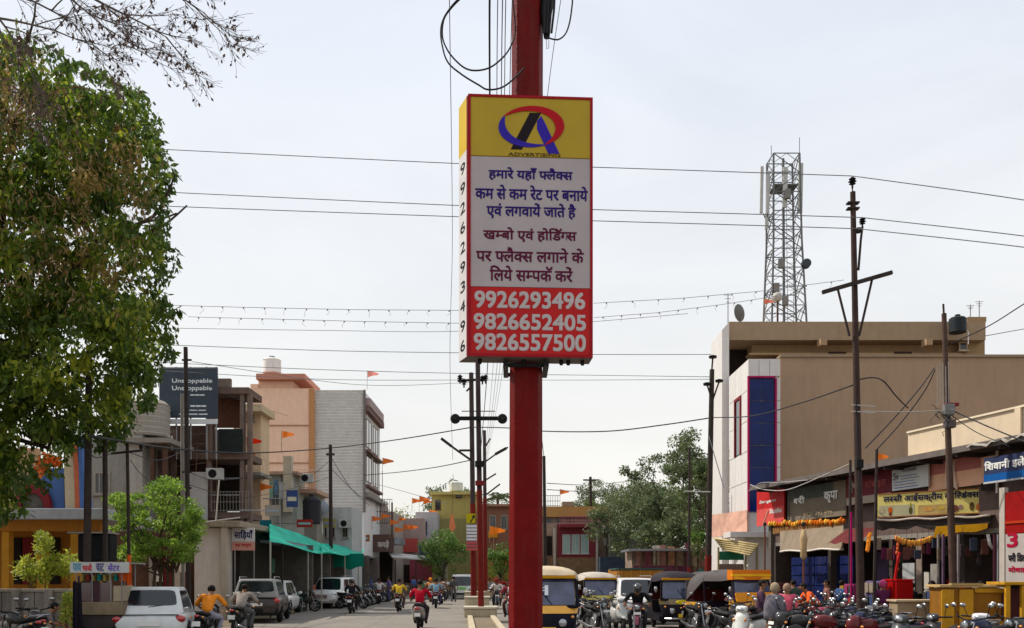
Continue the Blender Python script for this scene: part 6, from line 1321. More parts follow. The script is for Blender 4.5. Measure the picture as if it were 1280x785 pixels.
# ground floor contents
t = thing('blue_shutters', 'dark blue shutters and doors of the shop under the canvas skirt', 'shop front', (10.1, 38, 0), 0, ROW)
MBL = mat((.004, .018, .09), .6, .3, dirt=.4)
for k in range(5):
    u0 = .6+k*.85; rbox(t, 'shutter_panel', MBL if k != 3 else mat((.004, .02, .08), .6, .3, dirt=.4), u0, u0+.8, -1.25, -1.32, 0, 2.5, bevel=.01)
    for j in range(6): rbox(t, 'shutter_rib', MBL, u0+.04, u0+.76, -1.215, -1.248, .2+j*.4, .26+j*.4)
for i, (px, Y, z, w_, h_, c, lab) in enumerate((
    (966, 33.5, 0, 1.0, 1.5, (.10, .03, .03), 'dark red steel cupboard beside the blue shutters'), (1000, 31.5, 0, .8, 1.1, (.16, .11, .06), 'brown cardboard stack before the blue shutters'),
    (1048, 29.5, 0, .7, 1.3, (.05, .05, .06), 'black crate stack right of the blue shutters'), (1068, 28.6, 0, .6, 1.5, (.25, .05, .12), 'magenta display rack left of the tall crossarm pole'),
    (1100, 27.4, 0, .7, 1.6, (.13, .10, .2), 'purple and grey display rack right of the tall crossarm pole'), (1172, 25.5, 0, .4, 1.35, (.10, .09, .09), 'dark glass display counter behind the cream counter'),
    (1222, 24.8, 0, .7, 1.5, (.06, .02, .03), 'dark maroon cabinet behind the yellow panelled cart'))):
    q = thing('shop_goods', lab, 'shop goods', tuple(G(px, Y)), -1.3, 'goods standing before the shops'); MB().box(-w_/2, -.25, 0, w_/2, .25, h_).build('rack', mat(c, .8, .3, 3, dirt=.3), q, bevel=.02)
    for k in range(4):
        for j in range(3): MB().cbox((-w_/2+w_*(j+.5)/3, -.27, h_*(k+.5)/4), (w_/3.8, .09, h_/5.5)).build('packet', mat(random.choice((c, (.3, .25, .2), (.35, .06, .05), (.05, .07, .15), (.3, .2, .05), (.05, .05, .05))), .7, .3, 8), q, bevel=.01)
q = thing('hanging_goods', 'row of dark hanging bags and packets under the dark canvas awning', 'hanging goods', tuple(P(1100, 690, 28)), 0)
for k in range(20):
    p = P(1098+k*7, R(676, 700), 28-.1*k+R(0, 1.2))-q.location; MB().cbox(p, (R(.1, .22), .06, R(.2, .5)), rz=R(-.4, .4)).build('hanging_packet', mat(random.choice(((.05, .04, .04), (.12, .05, .04), (.06, .07, .1), (.2, .16, .12), (.1, .02, .05))), .7, .3), q, bevel=.02)
    MB().tube([p, p+UP*.7], .006, 3).build('string', WIRE, q)
q = thing('shop_awning', 'narrow dark red awning between the grey sign and the yellow sign', 'awning', tuple(RP(1060, 650, 0)), 0)
a_, b_ = RP(1058, 0, .15), RP(1098, 0, .15); v = []
for k in range(9): p = a_.lerp(b_, k/8); v += [Vector((p.x, p.y, 3.35))-q.location, Vector((p.x-.75, p.y-.2, 2.85+.04*math.sin(k*2)))-q.location]
MB().add(v, [(2*k, 2*k+2, 2*k+3, 2*k+1) for k in range(8)]).build('canvas', mat((.12, .03, .03), .9, .3, bump=.3, dirt=.3), q, inv=False)
t = thing('red_shop_board', 'tall dark red shop board above a white price poster at the right edge', 'sign', (13, 25, 0), 0, 'shop signboards on the right')
def wq(t, name, m, pl, pr, pt_, pb, off, th=.04, **k):
    a = RP(pl, pb, off)-t.location; b = RP(pr, 0, off)-t.location; L_ = math.hypot(b.x-a.x, b.y-a.y); return board(t, name, m, a, RU, L_, (pb-pt_)/F*RYr(pl, off), th, **k), a, L_, (pb-pt_)/F*RYr(pl, off)
wq(t, 'panel', mat((.27, .02, .015), .5, .15, 1.5), 1256, 1310, 616, 667, .3); wq(t, 'stripe', mat((.4, .06, .03), .5, .1), 1256, 1310, 652, 655, .33)
wq(t, 'white_column', mat((.52, .47, .42), .7, .1, dirt=.2), 1249, 1255.5, 610, 738, .32, .12)
o1, a, L_, h = wq(t, 'poster', mat((.45, .41, .39), .5, .08), 1257, 1310, 668, 727, .34)
lettering("3", mat((.35, .02, .05), .5, 0), t, a-RN*.01+RU*.06+UP*h*.72, RU, .34, .36, bold=.03); lettering("फ्री डिलीवरी".replace('फ्री', 'फ~री').replace('डि', 'िड'), INK, t, a-RN*.01+RU*.1+UP*h*.42, RU, .9, .22, bold=.015); lettering("मोबाइल", mat((.35, .02, .05), .5, 0), t, a-RN*.01+RU*.1+UP*h*.18, RU, .8, .17, bold=.015)
t = thing('stall_fittings', 'pale panels, posts and shelves inside the dark cold drinks stall', 'shop fittings', (12, 27, 0), 0, ROW)
for x0, x1, y0, y1, off, c in ((1128, 1143, 704, 742, -1.2, (.42, .43, .44)), (1145, 1152, 672, 742, -.9, (.25, .2, .17)), (1155, 1161, 715, 736, -.6, (.55, .52, .46)), (1163, 1171, 705, 740, -1.0, (.3, .28, .26)), (1125, 1145, 680, 697, -1.6, (.25, .18, .12)), (1096, 1110, 690, 730, -2, (.12, .09, .16))):
    wq(t, 'panel', mat(c, .7, .2), x0, x1, y0, y1, off)
for x, c in ((1171, (.2, .18, .17)), (1177, (.12, .08, .12)), (1190, (.25, .2, .2)), (1196, (.22, .2, .2)), (1241, (.16, .06, .08)), (1246, (.2, .2, .22))): wq(t, 'post', mat(c, .6, .1), x, x+1.8, 668, 790, .2, .06)
MB().tube([P(1235, 668, 26.4)-t.location, P(1237, 680, 26.4)-t.location, P(1241, 686, 26.4)-t.location], .05, 8).build('white_pipe', mat((.6, .56, .52), .5, .1), t, smooth='full')
for k in range(9): wq(t, 'bottle_crate', mat(random.choice(((.3, .03, .03), (.04, .05, .15), (.12, .1, .08))), .6, .2), 1183+k*6, 1188+k*6, 722+R(-4, 4), 745, -2.2, .4)
for k in range(8): wq(t, 'shelf_goods', mat(random.choice(((.12, .1, .1), (.2, .06, .06), (.06, .06, .1), (.16, .14, .1))), .7, .3), 1184+k*7, 1190+k*7, 690, 702, -3.4, .3)
t = thing('red_freezer', 'bright red chest standing at the stall entrance under the garland', 'freezer', tuple(G(1124, 26.5)), .25); MB().box(-.28, -.25, 0, .28, .3, zf(726, 26.5)).build('body', mat((.35, .015, .012), .4, .1), t, bevel=.03); MB().box(-.3, -.27, zf(726, 26.5), .3, .3, zf(726, 26.5)+.05).build('lid', mat((.5, .03, .02), .4, .1), t, bevel=.01); MB().box(-.2, -.262, .5, .2, -.252, .8).build('label_plate', mat((.55, .1, .06), .5, .1), t)
MB().tube([(-.15, 0, zf(726, 26.5)), (-.05, 0, zf(700, 26.5)), (.02, 0, zf(690, 26.5))], .04, 6).build('red_umbrella_pole', mat((.4, .02, .02), .5, .1), t)
# counters and yellow carts
t = thing('cream_counter', 'dull cream street counter beside the yellow wooden carts', 'counter', tuple(G(1146, 23)), -.06); w2 = 29/F*23; zt = zf(752, 23)
MB().box(-w2, -.3, .08, w2, .3, zt).build('body', mat((.33, .26, .18), .7, .15, dirt=.3), t, bevel=.02); MB().box(-w2-.05, -.36, zt, w2+.05, .36, zt+.05).build('top', mat((.5, .4, .28), .5, .1), t, bevel=.01)
MB().ball((.25, -.31, .45), (.45, .02, .25), 14, 7).build('dark_emblem', mat((.07, .06, .09), .7, .2), t)
M_YW = mat((.5, .27, .055), .55, .18, 2, dirt=.25); M_YB = mat((.26, .12, .03), .7, .25, 2, dirt=.2)
t = thing('yellow_cart', 'yellow and brown wooden street cart with panelled sides in the bottom right', 'cart', tuple(G(1207, 22)), -.08, 'yellow wooden carts'); w2 = 37/F*22; zt = zf(734, 22)
MB().box(-w2+.02, -.38, .35, w2-.02, .4, zt-.02).build('body', M_YB, t)
MB().box(-w2-.06, -.46, zt, w2+.06, .46, zt+.06).build('top', mat((.5, .36, .18), .6, .15), t, bevel=.015)
for a, b in ((-w2, -w2+.28), (-w2+.4, -w2+.72)): MB().box(a, -.43, .35, b, -.385, zt-.05).build('panel', M_YW, t, bevel=.01)
MB().box(-w2+.75, -.42, zt-.12, w2, -.385, zt-.02).build('rail', M_YW, t)
for x in (-w2+.1, w2-.1):
    w_ = wheel(t, (x, -.36, .26), .26, .04)
MB().box(-w2+.2, -.5, zt+.065, w2-.5, -.3, zt+.1).build('board_on_top', mat((.35, .25, .12), .6, .1), t)
t = thing('yellow_cart', 'second yellow wooden cart with arched openings cut by the right edge', 'cart', tuple(G(1300, 21.5)), -.05, 'yellow wooden carts'); w2 = 52/F*21.5; zt = zf(731, 21.5)
MB().box(-w2, -.38, .35, w2, .4, .7).build('body', M_YW, t); MB().box(-w2-.05, -.44, zt, w2+.06, .46, zt+.07).build('top', M_YW, t, bevel=.015)
for k in range(6): x = -w2+.06+k*w2*.36; MB().box(x-.05, -.4, .7, x+.05, -.3, zt).build('post', M_YW, t, bevel=.01); 
MB().box(-w2+.1, .0, .7, w2, .3, zt-.1).build('inner_box', mat((.08, .03, .03), .7, .2), t)
for x in (-w2+.1, w2-.1): wheel(t, (x, -.36, .26), .26, .04)
# ---------------------------------------------------------------- poles on the right
pr = epole('tall dark pole with a slanted crossarm and three insulators on the right', 1066, 240, 1077, 22, .1, .062, m=mat((.055, .035, .03), .75, .3, 4, bump=.3, dirt=.2), red=0)
RY_ = 22
insul(pr, rel(pr, 1065.5, 227, RY_), 1.15); MB().tube([rel(pr, 1065.6, 240, RY_), rel(pr, 1065.5, 228, RY_)], .015, 5).build('pin', M_IRON, pr)
insul(pr, rel(pr, 1078, 277, RY_-.1), 1.0); MB().tube([rel(pr, 1073, 338, RY_), rel(pr, 1076, 300, RY_-.1), rel(pr, 1078, 283, RY_-.1)], .028, 6).build('pin_arm', M_IRON, pr)
for y in (254, 261): MB().cbox(rel(pr, 1066, y, RY_), (.28, .16, .035)).build('clamp', M_IRON, pr)
MB().cbox(rel(pr, 1073, 288, RY_), (.08, .1, .12)).build('bracket', M_IRON, pr)
MB().tube([rel(pr, 1028, 365.5, RY_-.15), rel(pr, 1115, 340.5, RY_-.15)], .062, 4).build('crossarm', M_IRON, pr)
MB().tube([rel(pr, 1047, 360, RY_-.1), rel(pr, 1062, 420, RY_)], .03, 5).build('brace', M_IRON, pr); MB().tube([rel(pr, 1090, 350, RY_-.1), rel(pr, 1074, 420, RY_)], .03, 5).build('brace', M_IRON, pr)
for y in (506, 514): MB().tube([rel(pr, 1064, y, RY_-.1), rel(pr, 1094, y+2, RY_-.15)], .016, 4).build('wire_tie', mat((.5, .48, .44), .6, .1), pr)
MB().cbox(rel(pr, 1074, 580, RY_-.12), (.16, .14, .2)).build('fuse_box', BLACK, pr); MB().tube([rel(pr, 1070, 500, RY_-.12), rel(pr, 1074, 600, RY_-.12), rel(pr, 1076, 700, RY_-.12)], .018, 5).build('down_cable', WIRE, pr)
pq = epole('pole with a tangled cable box above the shop roof on the right', 1180, 392, 1194, 25.5, .11, .065, m=mat((.085, .055, .045), .8, .25, 4, bump=.3, dirt=.2))
MB().tube([rel(pq, 1179.6, 392, 25.5), rel(pq, 1179, 380, 25.5)], .03, 5).build('pin', M_IRON, pq); MB().cbox(rel(pq, 1186, 512, 25.3), (.26, .2, .3)).build('fuse_box', mat((.2, .2, .2), .5, .1), pq, bevel=.02)
MB().cbox(rel(pq, 1187, 530, 25.3), (.28, .2, .22)).build('fuse_box', mat((.12, .1, .1), .5, .1), pq, bevel=.02); MB().cbox(rel(pq, 1189, 506, 25.35), (.34, .2, .08)).build('clamp', M_MAR, pq)
for k in range(16):
    x, y = 1186+R(-24, 18), 520+R(-22, 26); p = rel(pq, 1186, 520, 25.2); q = rel(pq, x, y, 25.1+R(-.3, .3)); m_ = (p+q)/2+Vector((R(-.2, .2), R(-.2, .2), R(-.25, .25)))
    MB().tube([p, m_, q, q+Vector((R(-.12, .12), 0, R(-.15, .05)))], .008, 4).build('loose_cable', mat((.22, .2, .18), .6, .2) if k % 2 else WIRE, pq, inv=False)
for k in range(5): MB().tube([rel(pq, 1172+k*3.4, 455+R(-4, 6), 25.3), rel(pq, 1172+k*3.6, 505, 25.3)], .012, 4).build('loose_cable', mat((.3, .28, .26), .6, .2), pq, inv=False)
pe = epole('dark pole with three disc insulators in front of the tall trees', 890, 462, 884, 38, .14, .1, m=mat((.05, .04, .035), .8, .3, 4, bump=.3), red=2.6)
for x, y, a, b in ((891, 446, 889, 474), (899, 476, 891, 500), (884, 480, 889, 498)):
    MB().lathe([(.05, -.07), (.16, -.05), (.17, .03), (.06, .07)], 12, rel(pe, x, y, 37.9)).build('insulator', BLACK, pe, smooth=True); MB().tube([rel(pe, x, y+1, 37.9), rel(pe, (x+a)/2, (y+b)/2, 37.9), rel(pe, a, b, 37.9)], .035, 5).build('pin', M_IRON, pe)
MB().tube([rel(pe, 855, 614, 37.9), rel(pe, 888, 615, 37.9)], .03, 5).build('side_arm', mat((.5, .5, .48), .6, .1), pe); MB().tube([rel(pe, 886, 545, 37.9), rel(pe, 905, 610, 37)], .02, 4).build('stay', STEEL, pe)
epole('slim dark pole standing left of the insulator pole below the trees', 862, 560, 861, 46, .08, .06, red=2.2)
pz = epole('short dark post left of the yellow sign beside the tall crossarm pole', 1096, 562, 1092, 26.5, .05, .04)
pz2 = epole('short post with wires on the left side of the maroon sign', 1063, 575, 1062, 29, .05, .04)
for px, py, Y, lab in ((956, 655, 33, 'thin red brown post with a ball top in front of the blue shutters'), (1004.5, 655, 27, 'thin rusty post carrying a wrapped cloth in front of the blue shutters')):
    q = epole(lab, px, py, px, Y, .035, .03, m=mat((.16, .07, .05), .7, .2), group='thin posts by the shops'); MB().ball(rel(q, px, py, Y), .07, 8, 6).build('finial', M_IRON, q, smooth='full')
    if px > 1000: MB().lathe([(.05, 0), (.1, .1), (.09, .4), (.12, .6), (.05, .9)], 8, rel(q, px, 700, Y)).build('wrapped_cloth', mat((.45, .33, .2), .9, .2), q, smooth='full')
t = thing('pink_post', 'thin magenta pipe beside the tall crossarm pole', 'post', tuple(G(1064, 27))); MB().tube([(0, 0, 0), (0, 0, zf(640, 27))], .03, 6).build('pipe', mat((.35, .03, .12), .6, .1), t)
# ---------------------------------------------------------------- traffic
USED = {}
bike0 = make_motorcycle(); bike1 = make_motorcycle(True); BK = [0]; scoot0 = make_scooter()
def paint(c): return mat(c, .32, .12, 6, coat=.2, spec=.25, dirt=.3)
def bike(px, Y, rz, label, c=(.02, .02, .024), group=None, dx=0):
    m = paint(c); BK[0] += 1; return place(bike1 if BK[0] % 5 in (1, 3) else bike0, USED, tuple(G(px, Y, .004)), rz, label, group or 'motorcycles', {'fuel_tank': m, 'side_panel': m, 'front_fender': m, 'cowl': m, 'tank_shroud': m})
def scooter(px, Y, rz, label, c, group=None):
    m = paint(c); return place(scoot0, USED, tuple(G(px, Y, .004)), rz, label, group or 'scooters', {'front_apron': m, 'body': m, 'handlebar_cover': m, 'front_fender': m})
c = make_car('hatchback_car', 'white hatchback seen from behind at the bottom left beside the food cart', 'car', 3.75, 1.66, 1.53, col=(.62, .64, .64), group='cars along the left side'); c.location = G(199, 23.2, .004); c.rotation_euler = (0, 0, .24)
c = make_car('suv_car', 'dark brown SUV seen from behind with a pale roof edge, left side of the road', 'car', 4.3, 1.8, 1.68, base=.28, sill=.95, col=(.045, .032, .030), suv=True, hood=.95, rough=.4, roofcol=(.3, .29, .28), group='cars along the left side'); c.location = G(328, 36, .004); c.rotation_euler = (0, 0, .15)
c = make_car('hatchback_car', 'white car parked just ahead of the dark brown SUV', 'car', 3.9, 1.68, 1.6, col=(.64, .64, .63), group='cars along the left side'); c.location = G(347, 43, .004); c.rotation_euler = (0, 0, .05)
c = make_car('suv_car', 'white SUV facing the camera beside the green tarpaulins', 'car', 4.3, 1.84, 1.72, base=.3, sill=.98, col=(.66, .66, .65), suv=True, hood=.98, group='cars along the left side'); c.location = G(416, 51, .004); c.rotation_euler = (0, 0, PI-.12)
c = make_car('suv_car', 'white SUV front partly hidden behind the black jacketed rider', 'car', 4.2, 1.75, 1.72, base=.3, sill=.98, col=(.62, .6, .58), suv=True, hood=.98); c.location = G(792, 35, .004); c.rotation_euler = (0, 0, PI+.1)
a1 = make_auto('auto rickshaw with a beige canopy and yellow band just right of the red pole', (.55, .46, .34), (.75, .36, .015), (.012, .012, .02)); a1.location = G(684, 22.6, .004); a1.rotation_euler = (0, 0, PI-.03); a1.scale = (1.15,)*3
lettering("1", mat((.7, .72, .75), .4, 0), a1, (.06, 1.105, 1.13), (-1, 0, 0), .06, .2, bold=.012, up=(0, -.33, .94)); lettering("C", mat((.7, .72, .75), .4, 0), a1, (.14, 1.07, 1.22), (-1, 0, 0), .1, .07, bold=.006, up=(0, -.33, .94))
a2 = make_auto('black auto rickshaw with an orange visor strip and yellow badge, second from the left', (.03, .025, .03), (.12, .08, .02), (.014, .012, .016), (.55, .26, .05)); a2.location = G(843, 30.5, .004); a2.rotation_euler = (0, 0, PI+.02); a2.scale = (1.1,)*3
MB().ball((0, 1.215, .83), (.2, .02, .07), 14, 7).build('yellow_badge', mat((.7, .55, .02), .4, .05), a2, smooth='full')
a3 = make_auto('orange and yellow auto rickshaw turned to the right beside the white scooter', (.10, .09, .09), (.75, .36, .03), (.025, .02, .03), (.85, .40, .02)); a3.location = G(912, 28, .004); a3.rotation_euler = (0, 0, PI+.38); a3.scale = (1.12,)*3
MB().loft([[(x, y, z) for x, y in ((-.64, .8), (-.6, .98), (0, 1.06), (.6, .98), (.64, .8))]+[(x, y-.05, z) for x, y in ((.6, .8), (0, .9), (-.6, .8))] for z in (1.46, 1.72)]).build('orange_brow', mat((.75, .2, .015), .45, .1), a3, smooth=True)
MB().loft([[(x, y+.012, z) for x, y in ((-.62, .97), (0, 1.06), (.62, .97))]+[(x, y, z) for x, y in ((.6, .9), (0, 1.0), (-.6, .9))] for z in (1.55, 1.61)]).build('yellow_brow_band', mat((.9, .5, .02), .4, .05), a3)
MB().loft([[(-.615, .95, z), (-.61, 1.1+(.8-z)*.1, z), (-.37, 1.22+(.8-z)*.1, z), (0, 1.25+(.8-z)*.1, z), (.37, 1.22+(.8-z)*.1, z), (.61, 1.1+(.8-z)*.1, z), (.615, .95, z)] for z in (.56, .76)]).build('orange_nose', mat((.78, .24, .02), .4, .1), a3, smooth=True)
patch([(-.6, 1.16, .88), (.6, 1.16, .88), (.59, 1.06, 1.12), (-.59, 1.06, 1.12)], .0, 1, 0, 1, .03, .03, e=.1, out=(0, 1, 0)).build('orange_panel', mat((.8, .3, .02), .4, .1), a3)
a4 = make_auto('pale canopied auto rickshaw waiting further back behind the black motorcycle', (.5, .45, .40), (.5, .42, .1), (.05, .045, .04)); a4.location = G(744, 36, .004); a4.rotation_euler = (0, 0, PI+.1); a4.scale = (1.1,)*3
a5 = make_auto('dark auto rickshaw half hidden left of the orange one', (.08, .07, .07), (.4, .12, .08), (.02, .018, .03)); a5.location = G(886, 33, .004); a5.rotation_euler = (0, 0, PI+.4); a5.scale = (1.1,)*3
# orange-brown truck body far behind
t = thing('cargo_truck', 'orange brown truck body with a dark green top edge behind the rickshaws', 'truck', tuple(G(795, 47, .004))); s_ = 47/F
MB().box(-1.1, -2, .9, 1.1, 2.2, CH+7*s_).build('cargo_body', mat((.36, .17, .05), .6, .15, dirt=.2), t, bevel=.03); MB().box(-1.14, -2.05, CH+7.3*s_, 1.14, 2.25, CH+9.5*s_).build('top_edge', mat((.05, .08, .07), .6, .1), t)
for k in range(5): MB().box(-1+k*.46, -2.05, .95, -.94+k*.46, -2.005, CH+6.8*s_).build('stake', mat((.42, .22, .07), .6, .1), t)
for s in (-1, 1):
    for y in (-1.3, 1.6): wheel(t, (s*.95, y, .42), .42, .12, spokes=8)
MB().box(-1.05, 2.3, .5, 1.05, 3.6, 2.1).build('cab', mat((.4, .18, .05), .4, .1), t, bevel=.06)
# pale three wheeled tempo at the end of the road
t = thing('mini_van', 'small white van driving towards the camera at the far end of the road', 'van', tuple(G(579, 70, .004)), PI)
MB().hexa([(-.8, 1.7, .45), (.8, 1.7, .45), (.8, -1.7, .45), (-.8, -1.7, .45), (-.74, 1.3, 1.85), (.74, 1.3, 1.85), (.74, -1.65, 1.85), (-.74, -1.65, 1.85)]).build('body', mat((.6, .6, .57), .35, .08, coat=.6), t, bevel=.07, smooth=True)
patch([(-.77, 1.58, .98), (.77, 1.58, .98), (.74, 1.33, 1.75), (-.74, 1.33, 1.75)], .06, .94, .06, .94, .01, out=(0, 1, .2)).build('windshield', glass(), t)
MB().box(-.3, 1.68, .75, .3, 1.705, .92).build('green_badge', mat((.2, .5, .15), .5, .1), t)
for s in (-1, 1):
    MB().lathe([(.1, -.04), (.11, .02), (.04, .03)], 10, (s*.58, 1.7, .78), 'Y').build('headlight', LENS, t, smooth='full'); 
    for y in (-1.1, 1.15): wheel(t, (s*.68, y, .28), .28, .09)
MB().box(-.82, 1.66, .36, .82, 1.8, .5).build('bumper', BLACK, t, bevel=.02)
for s in (-1, 1): MB().box(s*.75-.02, 1.45, 1.2, s*.75+.2*s, 1.5, 1.4).build('mirror', BLACK, t)
MB().box(-.7, -1.4, 1.86, .7, 1.1, 1.9).build('roof_rack', STEEL, t)
# riders
def rider(px, Y, rz, lab, veh_lab, kind='ride', sc=None, **k):
    if sc is None: bike(px, Y, rz, veh_lab, k.pop('vc', (.02, .02, .024)), 'motorcycles being ridden')
    else: scooter(px, Y, rz, veh_lab, sc, 'scooters being ridden')
    g = G(px, Y); return person(lab, (g.x, g.y), rz, kind, z=-.045, **k)
rider(261, 23.0, .02, 'man in an orange shirt leaning forward on a motorcycle, back to the camera', 'motorcycle under the orange shirted man at the bottom left', 'bend', shirt=(.75, .24, .02), trousers=(.3, .3, .36))
rider(303, 26.5, -.02, 'man in a plain grey shirt riding away beside the orange shirted man', 'motorcycle with a red tail light under the grey shirted man', 'bend', shirt=(.33, .29, .26), trousers=(.1, .1, .1))
rider(440, 43, .05, 'rider in a black jacket and helmet near the white SUV', 'dark motorcycle ridden by the black helmeted rider', shirt=(.015, .015, .018), trousers=(.03, .02, .025), head='helmet')
rider(499, 45, .03, 'rider in a yellow shirt seen from behind in the middle of the road', 'motorcycle under the yellow shirted rider', shirt=(.65, .42, .03), trousers=(.12, .07, .06))
r_ = rider(525, 30.5, 0, 'rider in a red shirt on a scooter seen from behind', 'grey scooter with a red lamp and pink plate under the red shirted rider', sc=(.22, .2, .19), shirt=(.42, .02, .045), trousers=(.04, .03, .04))
rider(545, 50, .05, 'rider in a pale blue shirt just ahead of the red shirted rider', 'dark purple motorcycle under the pale blue shirted rider', shirt=(.25, .38, .5), trousers=(.08, .06, .14), vc=(.06, .03, .12))
rider(538, 62, .05, 'rider with an orange headscarf further up the road', 'motorcycle under the rider with the orange headscarf', shirt=(.6, .25, .08), trousers=(.1, .1, .1), head='scarf', helmet=(.75, .25, .03))
rider(557, 66, PI, 'rider in a white shirt coming towards the camera at the road end', 'motorcycle under the far white shirted rider', shirt=(.6, .6, .58), trousers=(.1, .1, .1))
rider(621, 49, PI+.05, 'rider in a white shirt and dark red scarf right of the median, facing the camera', 'motorcycle coming towards the camera right of the median poles', shirt=(.6, .55, .5), trousers=(.1, .1, .12), head='scarf', helmet=(.2, .03, .03))
rider(637, 36, PI, 'rider in maroon clothes half hidden by the red pole', 'dark red motorcycle half hidden by the red pole', shirt=(.25, .05, .06), trousers=(.1, .05, .05), vc=(.2, .02, .02))
rider(797, 26, PI-.15, 'man in a black jacket and helmet sitting on a motorcycle facing the camera', 'motorcycle with a chrome headlamp under the black jacketed man', 'bend', shirt=(.012, .012, .014), trousers=(.03, .03, .035), head='helmet', vc=(.12, .03, .05))
for px, Y, rz, vl, pl, s in ((552, 57, .0, 'motorcycle ahead of the pale blue shirted rider', 'rider in a brown shirt ahead of the pale blue shirted rider', (.2, .12, .08)), (566, 73, PI, 'motorcycle close to the small white van', 'rider in black close to the small white van', (.03, .03, .03)), (528, 68, .0, 'motorcycle by the pink shop awning', 'rider in a green shirt by the pink shop awning', (.08, .2, .1)), (612, 66, PI, 'distant motorcycle right of the median poles', 'distant rider in a grey shirt right of the median poles', (.3, .3, .3)), (628, 74, PI, 'farthest motorcycle right of the median poles', 'farthest rider right of the median poles in a red shirt', (.4, .05, .04)), (474, 58, .1, 'motorcycle at the left road edge by the parked line', 'rider in a white shirt at the left road edge', (.55, .52, .5))): rider(px, Y, rz, pl, vl, shirt=s, trousers=(.06, .06, .07))
for px, Y, rz, lab in ((732, 32, 2.6, 'dark motorcycle squeezed between the first rickshaw and the pale canopied one'), (915, 23, 3.5, 'motorcycle left of the white scooter'), (930, 26, 2.4, 'dark motorcycle half behind the white scooter')): bike(px, Y, rz, lab, (.02, .02, .024), 'motorcycles')
for px, Y, lab, s, tr, rz in ((567, 62, 'pedestrian in dark clothes walking at the far road end', (.1, .1, .1), (.12, .12, .12), 0), (590, 80, 'pedestrian in a pale shirt near the white van', (.5, .45, .4), (.2, .15, .12), PI), (517, 74, 'pedestrian in blue by the pink shop', (.1, .15, .35), (.05, .05, .08), 1), (486, 62, 'pedestrian in a purple shirt by the parked motorcycles', (.2, .15, .35), (.1, .1, .2), 2), (387, 50, 'shopper in a white shirt standing under the green tarpaulin', (.55, .52, .48), (.08, .08, .1), 2)):
    g = G(px, Y); person(lab, (g.x, g.y), rz, 'stand', shirt=s, trousers=tr)
g = G(968, 20.8); w_ = person('woman in a grey patterned shawl and long striped skirt standing by the white scooter', (g.x, g.y), PI+.5, 'stand', shirt=(.16, .14, .16), trousers=(.1, .06, .05), head='scarf', helmet=(.34, .27, .2), skirt=(.16, .10, .07)); w_.scale = (.92,)*3
MB().loft([[(r*math.cos(2*PI*k/18), .02+r*.75*math.sin(2*PI*k/18), z) for k in range(18)] for z, r in ((.82, .3), (1.0, .31), (1.2, .3), (1.38, .24), (1.46, .1))]).build('shawl', mat((.17, .16, .18), .9, .5, 9, bump=.5), w_, smooth='full')
for k in range(5): MB().tube([(-.22+k*.11, -.2+.26*0, .95), (-.2+k*.1, .27-.02*abs(k-2), 1.2)], .012, 4).build('shawl_stripe', mat(((.45, .2, .15), (.1, .3, .3), (.5, .4, .3), (.35, .08, .12), (.1, .12, .25))[k], .9, .1), w_)
g = G(984, 23); person('woman in a pink top just behind the shawled woman', (g.x, g.y), PI-.6, 'stand', shirt=(.6, .10, .16), trousers=(.35, .2, .03), head='scarf', helmet=(.3, .2, .15)).scale = (.9,)*3
g = G(950, 24); person('person in dark purple sitting sideways by the orange rickshaw', (g.x, g.y), PI+1.2, 'sit', shirt=(.09, .05, .08), trousers=(.05, .04, .05), z=.28)
g = G(1014, 24.5); person('person in a bright orange red shirt bending among the motorcycles', (g.x, g.y), PI/2, 'bend', shirt=(.75, .10, .015), trousers=(.2, .03, .03))
g = G(1205, 25.8); person('stall keeper in a dark red shirt in the cold drinks stall', (g.x, g.y), PI+.3, 'stand', shirt=(.25, .02, .03), trousers=(.04, .04, .05)).scale = (.93,)*3
g = G(1140, 27); person('stall customer in a black shirt beside the pale panel', (g.x, g.y), .6, 'stand', shirt=(.02, .02, .022), trousers=(.03, .03, .05)).scale = (.9,)*3
t = thing('dark_curtain', 'black cloth sheet hanging from a post at the left side of the food cart', 'cloth', tuple(G(97, 20.8)), 0)
v = []
for k in range(8): v += [((-7+k*1.9)*.018, .05*math.sin(k*2), .1), ((-6+k*1.6)*.018, .03*math.sin(k*1.6), 1.62+.03*math.sin(k))]
MB().add(v, [(2*k, 2*k+2, 2*k+3, 2*k+1) for k in range(7)]).build('cloth', mat((.015, .012, .018), .9, .3), t, smooth='full', inv=False); MB().tube([(0, .06, 0), (0, .06, 1.75)], .025, 6).build('post', M_IRON, t)
g = G(56, 20.5); person('person in a grey shirt bending by the compound wall', (g.x, g.y), -1.2, 'bend', shirt=(.16, .14, .13), trousers=(.03, .03, .03), z=-.25).scale = (.9,)*3
